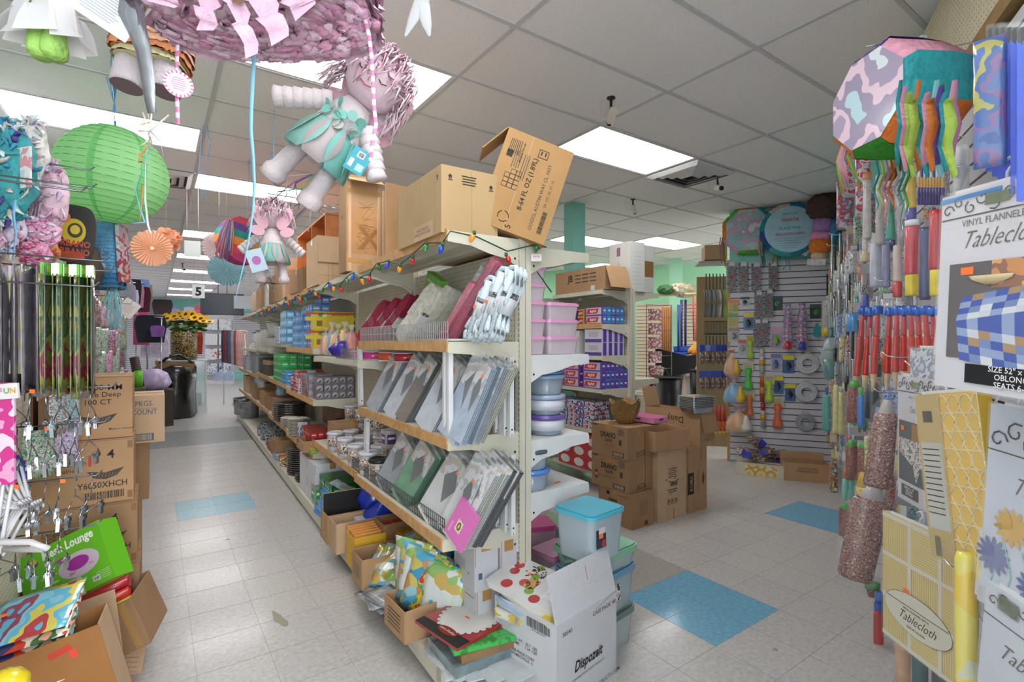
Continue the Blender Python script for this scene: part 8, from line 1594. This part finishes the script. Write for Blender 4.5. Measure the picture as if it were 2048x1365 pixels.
for k,(x,y0,y1,w_) in enumerate([(1709,762,852,26),(1703,880,966,22),(1728,884,972,22),(1690,1008,1078,22),(1707,1012,1084,20),(1722,1010,1076,18)]):
 wt('scourer_bag',f'net bag of copper red scourers with a green top, {["highest", "second left", "second right", "low left", "low middle", "low right"][k]}',x,y0,y1,w_,.2,[(0,.14,.4,.9,'#3fae2f','bag_top'),(.12,.93,.95,1.0,corn,'scourer_mass'),(.92,1,.7,.2,'#4fa83a','bag_end')])
netm = PR(('#8a5a55','#b58f88','#6a3a35','#a0736b','#c9b0aa'),90,'noise',rough=.2,coat=.9,bump=.7,bs=70)
wt('scourer_sack','large clear sack of reddish brown scourers, upper one',1776,800,985,52,.28,[(0,.2,.25,.7,'#b9b3b0','bag_top'),(.15,.96,.8,.95,netm,'scourer_mass')],ry=6); wt('scourer_sack','large clear sack of reddish brown scourers, lower one',1748,975,1172,78,.3,[(0,.16,.3,.7,'#b9b3b5','bag_top'),(.12,.97,.85,.8,netm,'scourer_mass')],ry=10); wt('scourer_bag','green tipped scourer bag under the big lower sack',1745,1165,1195,30,.26,[(0,.5,.9,.9,'#2f8a35','bag_top'),(.4,1,.8,.5,corn,'scourer_mass')])
for k,(x,y0,y1,w_,off,pr,lab) in enumerate([(1730,945,1045,34,.25,[(0,.3,.5,.9,'#e0b41a','cuff'),(.3,1,.9,.5,'#e6be1f','palm')],'pair of bright yellow rubber gloves'),(1755,845,955,18,.25,[(0,.2,.8,.9,'#b04a7a','header_card'),(.2,.8,.8,.8,'#c9221f','brush_sleeve'),(.8,1,.7,.4,'#d0b08a','bristle_tuft')],'red bagged brush with pink header beside the sacks'),(1762,815,850,24,.25,[(0,1,.8,.9,'#2f6fd0','pouch_body')],'crumpled bright blue plastic pouch'),(1745,765,838,28,.24,[(0,1,.7,1,'#2f3a48','pouch_body')],'dark slate bagged cloth under the red brushes'),(1722,775,855,14,.22,[(0,.2,.6,.6,'#3fae4a','header_card'),(.2,1,.8,.9,'#2f7fd0','pouch_body')],'blue and green packed tool next to the scourers'),
 (1735,872,945,14,.22,[(0,1,.8,.8,PR(('#d8d4c0','#7fae5a','#d8b83a','#cfd8d0'),30,'noise',coat=.6),'pouch_body')],'white and green leaf printed cloth pack'),(1668,918,985,18,.2,[(0,1,.7,.9,PR(('#d8d6d0','#3f9a4a','#b83a45','#2f2f33','#d9c85a'),40,'noise',coat=.6),'pouch_body')],'white patterned towel pack low on the right wall'),(1690,958,1000,12,.2,[(0,1,.8,.8,'#7fcfbf','pouch_body')],'mint green packed sponge, left one'),(1703,958,1000,12,.2,[(0,1,.8,.8,'#3fb09a','pouch_body')],'sea green packed sponge, right one'),(1712,1040,1010,12,.2,[(0,1,.8,.8,'#4fae3f','pouch_body')],'small green tied bag end'),
 (1664,676,758,46,.2,[(0,.55,.5,1,'#9fb0b2','mitt_cuff'),(.5,1,1,.6,'#5f8f92','mitt_body')],'grey and teal oven mitt pack'),(1653,790,862,18,.18,[(0,1,.7,.9,'#4fa09a','glove_body')],'teal work glove'),(1672,770,868,14,.18,[(0,1,.6,.9,'#cfcb8a','glove_body')],'pale yellow work glove'),(1683,785,870,14,.2,[(0,1,.6,.9,'#c9c47a','glove_body')],'second pale yellow work glove'),
 (1708,628,664,28,.22,[(0,1,.9,.9,'#2f8fd6','pouch_body')],'bright blue boxed cloth pack'),(1731,590,645,14,.22,[(0,1,.8,.8,'#1f3fae','pouch_body')],'royal blue bagged item'),(1655,600,672,24,.18,[(0,.8,.8,.9,'#b5b3ae','pouch_body'),(.75,1,.9,.9,'#d6c23a','header_card')],'clear bag of grey utensils with yellow base'),(1731,470,524,20,.24,[(0,.6,.3,.35,'#cfc9bd','handle'),(.6,1,.5,1,'#d3bd95','bell_end')],'cream bell shaped tool'),
 (1734,345,478,17,.25,[(0,.1,.9,.9,'#d08a5a','header_card'),(.1,1,.8,.9,'#c9c4bf','pouch_body')],'long clear bag of white skewers, left'),(1760,350,490,17,.25,[(0,.1,.9,.9,'#cfc5c0','header_card'),(.1,1,.8,.9,'#b9b4b2','pouch_body')],'long clear bag of grey skewers, right'),(1782,395,480,18,.25,[(0,1,.4,.9,'#2f9a80','ribbon_bunch')],'green curling ribbon bunch'),(1752,485,575,24,.26,[(0,1,.8,.9,'#b7b9c9','pouch_body')],'glossy pale lilac bagged pack'),(1772,490,575,16,.24,[(0,1,.8,.9,'#7f80a8','pouch_body')],'glossy slate violet bagged pack'),(1795,490,595,18,.24,[(0,.7,.8,.9,'#c9b5b0','pouch_body'),(.7,1,.9,.9,'#c22f2a','header_card')],'clear bag with a red base on the right wall'),
 (1825,440,592,28,.27,[(0,.08,.9,.9,'#d0d0d3','header_card'),(.08,.72,.9,1,'#c43a4a','pouch_body'),(.6,1,.8,.9,'#e0c82f','yellow_panel')],'red bag with yellow triangle label, left one'),(1877,420,592,34,.27,[(0,.7,.9,1,'#b5202f','pouch_body'),(.62,1,.9,.9,'#dcc62a','yellow_panel')],'red bag with yellow triangle label, right one'),(1850,455,600,22,.25,[(0,1,.9,.9,'#3f4470','pouch_body')],'dark navy bagged brushes between the red bags'),(1822,330,450,20,.26,[(0,.2,.5,.7,'#c9cdd3','header_card'),(.2,.75,.8,.9,'#d6b02a','pouch_body'),(.7,1,.9,.8,'#4a4aa0','bristle_tuft')],'yellow and violet bagged brushes'),(1806,1245,1372,30,.27,[(0,.3,.9,.9,'#b8202a','header_card'),(.3,1,.9,.8,'#c9a083','pouch_body')],'red and beige long pack low on the right'),(1757,1205,1372,20,.25,[(0,.1,.8,.8,'#2f5ab8','header_card'),(.1,1,.9,.9,'#c42a2f','pouch_body')],'red long pack with blue top low on the right'),(1840,1290,1380,30,.25,[(0,1,.9,.9,'#3f5f62','pouch_body')],'dark teal pack below the striped tablecloth'),(1885,1320,1380,40,.25,[(0,1,.9,.9,'#1f1f25','pouch_body')],'black pack below the striped tablecloth'),(1760,1185,1225,24,.24,[(0,1,.8,.7,'#3f6fc0','pouch_body')],'blue and grey small pack above the red ones')]):
 wt('hanging_pack',lab +(', right wall' if 'right' not in lab.split()[-3:] and len(lab.split()) < 12 else ''),x,min(y0,y1),max(y0,y1),w_,off,pr,rz=r.uniform(-15,15))
for k in range(9):   # paint brushes
 wt('paint_brush',f'bagged paint brush with a gold ferrule, {ORD[k]} in the row under the ribbons',1838 +6*k,325,410,7,.27,[(0,.35,.5,.6,'#2f3a8f' if k % 2 else '#d9cfc0','handle'),(.35,.6,.6,.8,'#b58a4a','ferrule'),(.6,1,.9,.8,'#3a2f6a','bristle_tuft')],group='paint brushes in the row',film=False)
met = M('#a9abb0',.18,.9)
for k in range(22):  # cutlery & ladles
 x,y = 1650 +5*(k % 15) +r.uniform(-2,2),462 +22*(k % 6) +r.uniform(-6,6); wt('metal_utensil',f'shiny metal kitchen utensil in the dense bunch by the corner, {ORD[k % 20]}{"" if k < 20 else " of the rest"}',x,y,y +r.uniform(70,110),8,.15 +.006*(k % 12),[(0,.55,.35,.4,[met,M('#1d1d20',.3),M('#cfc58a',.35)][k % 3],'handle'),(.5,1,.6,.9,met,'utensil_head')],group='metal utensils near the corner',film=False)
for k in range(12):
 wt('metal_utensil',f'long dark handled grill tool in the lower bunch, {ORD[k]}',1686 +5*k,640 +8*(k % 3),765 - 6*(k % 4),9,.17 +.008*k,[(0,.6,.4,.4,[M('#25252a',.3),met][k % 2],'handle'),(.6,1,.7,.7,met,'utensil_head')],group='dark grill tools on the right wall',film=False)
def flatp(name,lab,px,y0,y1,wpx,off,m,rz=0,cat='hanging pack',t_=.03,ry=0):
 p = wv(px,y0,off); s = wdep(p)/F; c = pouch_mesh(wpx*s,(y1 - y0)*s,t_,m,seed=px); o = c.build(name); o.matrix_world = T(*p) @ RZ(TOC +rz) @ RY(ry); return tag(o,lab,cat)
flatp('printed_pinata','pink and pale blue printed pinata below the big ribbon one',1703,300,395,34,.22,PR(('#c9889a','#a9c3d6','#d6c9d3','#b84a5a','#7fb0c0'),18,'noise',coat=.6),10); flatp('printed_pinata','red striped pinata with white print on the right wall',1725,300,430,24,.25,PR(('#b82a38','#c9c0c9','#b02535','#6a7fb0'),16,'noise',coat=.5),-10); flatp('printed_pinata','lilac and red printed pack at the left end of the hooks',1690,350,460,30,.2,PR(('#b9a0c9','#c93a45','#8f9ac0','#d8cfd8'),20,'noise',coat=.6),5)
flatp('white_sheath','long white bag with small grey print beside the ribbon pinata',1922,290,400,26,.3,M('#c9c8c6',.25,coat=.6),0)
pm = T(*wv(1822,205,.27)) @ RZ(-35 - 84) @ T(0,.06,0); s = wdep(wv(1822,205,.27))/F
drum('octagon_pinata','big octagonal pinata with long crepe ribbons high on the right wall',pm,0,0,108*s,8,.24,['#e0a0b8','#4a2f8a','#3f9a2f','#3f9a2f','#e0782f','#3f9a2f','#e0782f','#2fa0a8'],PR(('#a9c9d3','#8f86a0','#d3b9c9','#9a8fa8','#c9d6da'),5,'noise',coat=.5),22.5,0)
cols = ['#2fa0a8','#e0a0b8','#b5d05a','#b5d05a','#e0823a','#2fa5ad','#e0a0b0','#e0823a','#8fd0d6','#5f4a9a','#2fa0a8','#b5d05a','#e0a0b8']
for k,c in enumerate(cols):
 x = 1800 +9*k; ribbon('crepe_ribbon',f'{["teal", "pink", "lime", "lime", "orange", "teal", "pink", "orange", "pale aqua", "violet", "teal", "lime", "pink"][k]} crepe ribbon streamer on the big octagonal pinata, {ORD[k]} from the left',[wv(x +dx,y,.36 +.01*(k % 4)) for dx,y in ((2,160 +12*(k % 4)),(-3,205),(4,250),(-5,290),(3 +8*((k % 3) - 1),330 +12*(k % 3)))],[.012,.017,.02,.018,.012],TRm(c,.25,bump=.5,bs=60),tw=.35)
for k in range(7): ribbon('crepe_ribbon',f'{["teal", "lime", "pink", "orange", "white", "teal", "green"][k]} narrow ribbon in the lower tangle on the right wall, {ORD[k]}',[wv(1752 +10*k +dx,y,.3) for dx,y in ((0,320),(6,350),(-5,380),(5,410),(-2,430 +8*(k % 3)))],.009,TRm(['#2fa0a8','#b5d05a','#e0a0b8','#e0823a','#d8d4cf','#2f9a90','#3f9a3f'][k],.25),tw=.5)
for k in range(6):
 p = P(1985 +13*k,58,1.15 - .04*k); b = B(M('#2456dc',.3,coat=.6,var=.1,vs=14)); b.prism([(-.012,0),(0,.012),(.012,0),(0,-.012)],-.32,-.025,None,None); b.box(-.008,-.006,-.03,.008,.006,0,BLACK); b.box(-.016,-.014,-.33,.016,-.013,.005,FILM); o = b.build('folded_blue_cover'); o.matrix_world = T(*p) @ RZ(-60); tag(o,f'folded royal blue plastic cover at the top right, {ORD[k]} from the left','table cover','royal blue covers at the top right')
flatp('printed_sleeve','clear sleeve with a blue and pink balloon print at the top right',1980,75,335,50,.33,PR(('#44609f','#5f78ae','#8a6a9a','#4f6aa8','#b0a860','#5a75b0'),12,'noise',coat=.9),-20,t_=.01)
def cloth(lab,lat,d,zt,w_,h,head,m,deco=None,roll=0,th=.018,name='tablecloth_pack'):
 b = B(m); b.box(0,0,-h,w_,th,0)
 if deco: deco(b,w_,h)
 b.box(-.003,-.003,-h - .004,w_ +.003,-.0025,.006,FILM)
 hg = M('#d6d6d8',.3); b.tube([(w_*.5,.008,0),(w_*.5,.008,.02),(w_*.5 +.012,.008,.034),(w_*.5 +.004,.008,.048),(w_*.5 - .01,.008,.04)],.003,hg,6); b.box(w_*.1,.004,0,w_*.9,.01,.008,hg)
 o = b.build(name); o.matrix_world = T(*C(lat,d,zt)) @ RZ(-125 - head) @ RY(roll); return tag(o,lab,'tablecloth pack')
def U(x,z,o=.001): return T(x,-o,z)
W_ = M('#cfcdd6',.35,coat=.5)
def scroll(b,x0,x1,z,r0,m=INK2):
 n = int((x1 - x0)/(r0*1.7))
 for k in range(n): cx = x0 +(k +.5)*(x1 - x0)/n; zz = z +(r0*.5 if k % 2 else -r0*.5); b.tube([(cx +(r0*(1 - .09*q))*math.cos(q*.75 +k),-.0015,zz +(r0*(1 - .09*q))*math.sin(q*.75 +k)) for q in range(9)],r0*.09,m,4)
def head_(b,w_,h,sz_,t1='VINYL FLANNELBACK'):
 scroll(b,.005,w_ - .005,-h*.065,h*.035); b.box(w_*.38,-.003,-h*.09,w_*.56,-.001,-h*.04,M('#8f9a80',.5)); b.rect(w_*.98,.003,INK,U(w_/2,-h*.125)); b.text(t1,sz_,INK2,U(w_/2,-h*.175),.0,0,.9); b.text('Tablecloth',sz_*2.6,INK2,U(w_/2,-h*.285),-.008,.55,.8)
def d1(b,w_,h):
 head_(b,w_,h,.02); X0,X1,z0,z1 = .03,w_ - .004,-h*.36,-h*.84; b.box(X0,-.002,z1,X1,-.001,z0,M('#3a2f33',.3)); b.box(X0 +.1,-.0024,-h*.49,X1,-.002,z0,PR(('#c9802a','#8a4a20','#e0a03a','#5a3018'),14,'noise')); b.rect(.03,.016,ORANGE,U(.075,-h*.40,.0034)); b.lathe([(.012,0),(.045,.012),(.05,.02)],M('#c9b58f',.4),14,T(.13,-.004,-h*.475),1,.05)
 pc = [M(c,.4) for c in ('#2f4fa8','#c9cdd8','#a8865f','#8fa0c9','#6f86b8','#d3d6de')]; q = 0
 for i in range(7):
  for j in range(9):
   f = lambda u,v: (X0 +.012 +(u*.026) +v*.0025 - .03*max(0,(4 - v))/4*(0) +(4 - min(v,4))*.006,-.0028,-h*.50 - v*.013*(1 if v < 5 else 1.35) - .0035*(u - 3.5)*(-1 if v < 5 else .8))
   a_,b_,c_,d_ = f(i,j),f(i +1,j),f(i +1,j +1),f(i,j +1)
   if max(a_[0],b_[0]) < X1: b.add([d_,c_,b_,a_],[(0,1,2,3)],pc[(i*2 +j*3 +(i*j) % 3) % 6])
 b.box(w_*.28,-.003,-h*.96,w_*.99,-.001,-h*.865,M('#26262c',.4)); b.text('SIZE 52" x 90"\nOBLONG\nSEATS 6-8',.0165,M('#e6e6ea',.5),U(w_*.64,-h*.892,.004),.012)
 b.box(0,-.003,-h*.035,w_*.5,-.001,-h*.015,M('#5f9ad6',.4))
cloth('large white tablecloth pack with a blue plaid picture, upper right',.975,1.155,1.845,.285,.425,0,W_,d1,3)
def d2(b,w_,h): head_(b,w_,h,.012); b.box(.012,-.002,-h*.84,w_*.93,-.001,-h*.36,M('#3a4a50',.4)); b.box(.1,-.0023,-h*.5,w_*.9,-.002,-h*.37,M('#9a6a24',.4)); b.rect(.022,.016,ORANGE,U(.04,-h*.42,.003)); b.add([(.015,-.0026,-h*.5),(w_*.85,-.0026,-h*.5),(w_*.9,-.0026,-h*.66),(w_*.6,-.0026,-h*.7),(w_*.5,-.0026,-h*.82),(w_*.42,-.0026,-h*.7),(.02,-.0026,-h*.62)],[(6,5,4,3,2,1,0)],PR(('#b8404a','#d3d0d2','#d3d0d2','#4a5f4a','#d3d0d2'),60,'noise')); b.box(.03,-.002,-h*.96,.14,-.001,-h*.87,M('#26262c',.4)); b.text('SIZE 52" x 70"\nOBLONG\nSEATS 4-6',.011,M('#e6e6ea',.5),U(.085,-h*.895,.003),.01)
cloth('white tablecloth pack with a cherry printed table picture',1.40,1.85,1.40,.26,.44,14,W_,d2,0)
lat_ = M('#d9b02a',.35,coat=.6)
def d3(b,w_,h):
 for i in range(4):
  for j in range(9): cx,cz = w_*.45 +.04*i +(.02 if j % 2 else 0),-.03 - .045*j; b.tube([(min(cx +.021*math.cos(R(30*q))*(1 +.15*math.cos(R(120*q))),w_ - .002),-.0008,cz +.024*math.sin(R(30*q))) for q in range(13)],.0014,M('#e0d6b0',.4),4)
 b.box(0,-.002,-h,w_*.42,-.0005,0,M('#b59a55',.4,coat=.4)); b.box(.01,-.003,-h*.82,w_*.38,-.002,-h*.3,M('#c5c3bd',.4)); [b.rect(w_*.28,.0025,INK2,U(w_*.2,-h*(.34 +.035*q),.0036)) for q in range(12)]; b.rect(.035,.03,M('#6a6862',.4),U(w_*.2,-h*.14,.003)); b.rect(.02,.05,M('#8f8d80',.4),U(w_*.15,-h*.92,.003))
cloth('yellow tablecloth pack with white lattice pattern and a pale label',1.13,1.43,1.37,.22,.43,6,lat_,d3,-9,.03)
cloth('narrow aqua blue tablecloth pack seen edge on',1.14,1.235,1.36,.05,.5,0,M('#7fb8c6',.3,coat=.6,var=.15,vs=10),None,0,.04)
cloth('pink white and plum edged tablecloth pack behind the aqua one',1.17,1.21,1.36,.05,.38,0,PR(('#b85f7a','#cfd0dc','#6a2f5a','#b9c0d6'),9,'noise',coat=.6),None,0,.03)
def d5(b,w_,h):
 scroll(b,.005,w_,-h*.14,h*.05); b.rect(w_,.003,INK,U(w_/2,-h*.22)); b.text('FLANNELBACK',.016,INK2,U(w_*.5,-h*.27)); b.text('Tablecloth',.055,INK2,U(w_*.55,-h*.4),-.008,.55,.8)
 for cx,cz,c in ((.07,-.26,'#c9a04a'),(.2,-.3,'#c9902f'),(.03,-.34,'#6f74a0'),(.13,-.37,'#5f6fa8'),(.17,-.2,'#8f9ab8')):
  for q in range(14): b.disc(.006,.022,M(c,.4),T(cx,-.0015 - .0001*q,cz) @ RY(360/14*q) @ T(0,0,.022),8)
 for q in range(6): b.tube([(.02 +.04*q,-.001,-h*.95),(.035 +.04*q,-.001,-h*.8),(.015 +.04*q,-.001,-h*.66)],.0015,M('#6fb0a5',.4),4)
 b.rect(.02,.016,ORANGE,U(.14,-h*.62,.003)); b.box(0,-.0035,-h,w_,-.0025,-h*.93,M('#b9b9c0',.4)); b.text('60" ROUND SEATS 4-6',.014,INK,U(w_*.5,-h*.975,.0045),.01)
cloth('white floral tablecloth pack with gold sunflowers at the right edge',1.085,1.155,1.38,.28,.46,2,M('#bfc4d3',.3,coat=.6,var=.05),d5,4)
ye = GRID('#cfc7a0','#cfae3f',.0085,0,0,.0024,.4,coat=.4)
def d6(b,w_,h):
 for i in range(3):
  for j in range(3):
   if (i +j) % 2: b.box(.0 +.12*i,-.0012,-h*(j +1)/3,min(w_,.12*(i +1)),-.0006,-h*j/3,GRID('#cfc7a0','#cfae3f',0,0,.0085,.0024,.4,coat=.4))
 for x in (.12,.24): b.box(x - .007,-.002,-h,x +.007,-.0012,0,M('#d3cfbd',.4))
 for z in (.01,h/3,h*2/3,h*.98): b.box(0,-.0021,-z - .007,w_,-.0013,-z +.007,M('#d3cfbd',.4))
 b.disc(.138,.066,INK2,U(.15,-h*.7,.0028),40); b.disc(.1365,.0645,M('#d3cfbf',.4),U(.15,-h*.7,.0034),40); scroll(b,.08,.23,-h*.61,.011); b.rect(.25,.002,INK,U(.15,-h*.65,.004)); b.text('PEVA FLANNEL BACK',.011,INK2,U(.15,-h*.685,.0042)); b.text('Tablecloth',.042,INK2,U(.15,-h*.765,.0042),-.006,.55,.85); b.text('SIZE 60" ROUND',.01,INK2,U(.15,-h*.81,.0042),.006); b.rect(.025,.014,ORANGE,U(.11,-h*.54,.004))
cloth('yellow and white striped tablecloth pack with an oval label',1.31,1.8,.925,.305,.43,0,ye,d6,0,.02)
lem = PR(('#d9b82a','#e0cf7a','#cfcdc4','#cfcdc4','#cfcdc4'),9,'dot',coat=.6)
wt('lemon_roll','rolled lemon printed tablecloth beside the striped pack',1933,1105,1375,44,.3,[(0,1,.9,.9,PR(('#e0a92a','#d9b82a','#d9c85a','#cfcdb0'),8,'dot',coat=.6),'rolled_cloth')]); wt('lemon_roll','white roll with yellow lemons left of the plaid tablecloth pack',1908,470,720,36,.3,[(0,1,.75,.95,lem,'rolled_cloth')],ry=4)
cloth('pale tablecloth pack with yellow lemons at the lower right corner',1.08,1.16,.98,.28,.25,4,M('#c2c7d2',.3,coat=.6),lambda b,w_,h: (scroll(b,.01,w_,-.03,.014),b.rect(.05,.035,M('#8a8f80',.4),U(.06,-.03,.003)),b.text('Tablecloth',.05,INK2,U(.13,-.15),-.006,.55,.8),[b.disc(.03,.022,M('#dcc42f',.4),U(.2 +.03*q,-.19 - .03*q,.003 +.0003*q)) for q in range(3)],b.rect(.3,.0025,INK,U(.15,-.075))),6)
cloth('yellow lemon tablecloth pack tucked under the floral one',1.1,1.2,1.08,.22,.16,2,lem,None,5); cloth('dark blue edged pack behind the lemon roll',1.2,1.27,1.0,.04,.45,0,M('#2a2f55',.4,coat=.4),None); cloth('pale checked tablecloth packs row behind the plaid pack',1.25,1.6,1.50,.4,.09,10,PR(('#c3c3cc','#8f8fa8','#d0d0d6','#5f6a9a'),22,'noise',coat=.5),None)
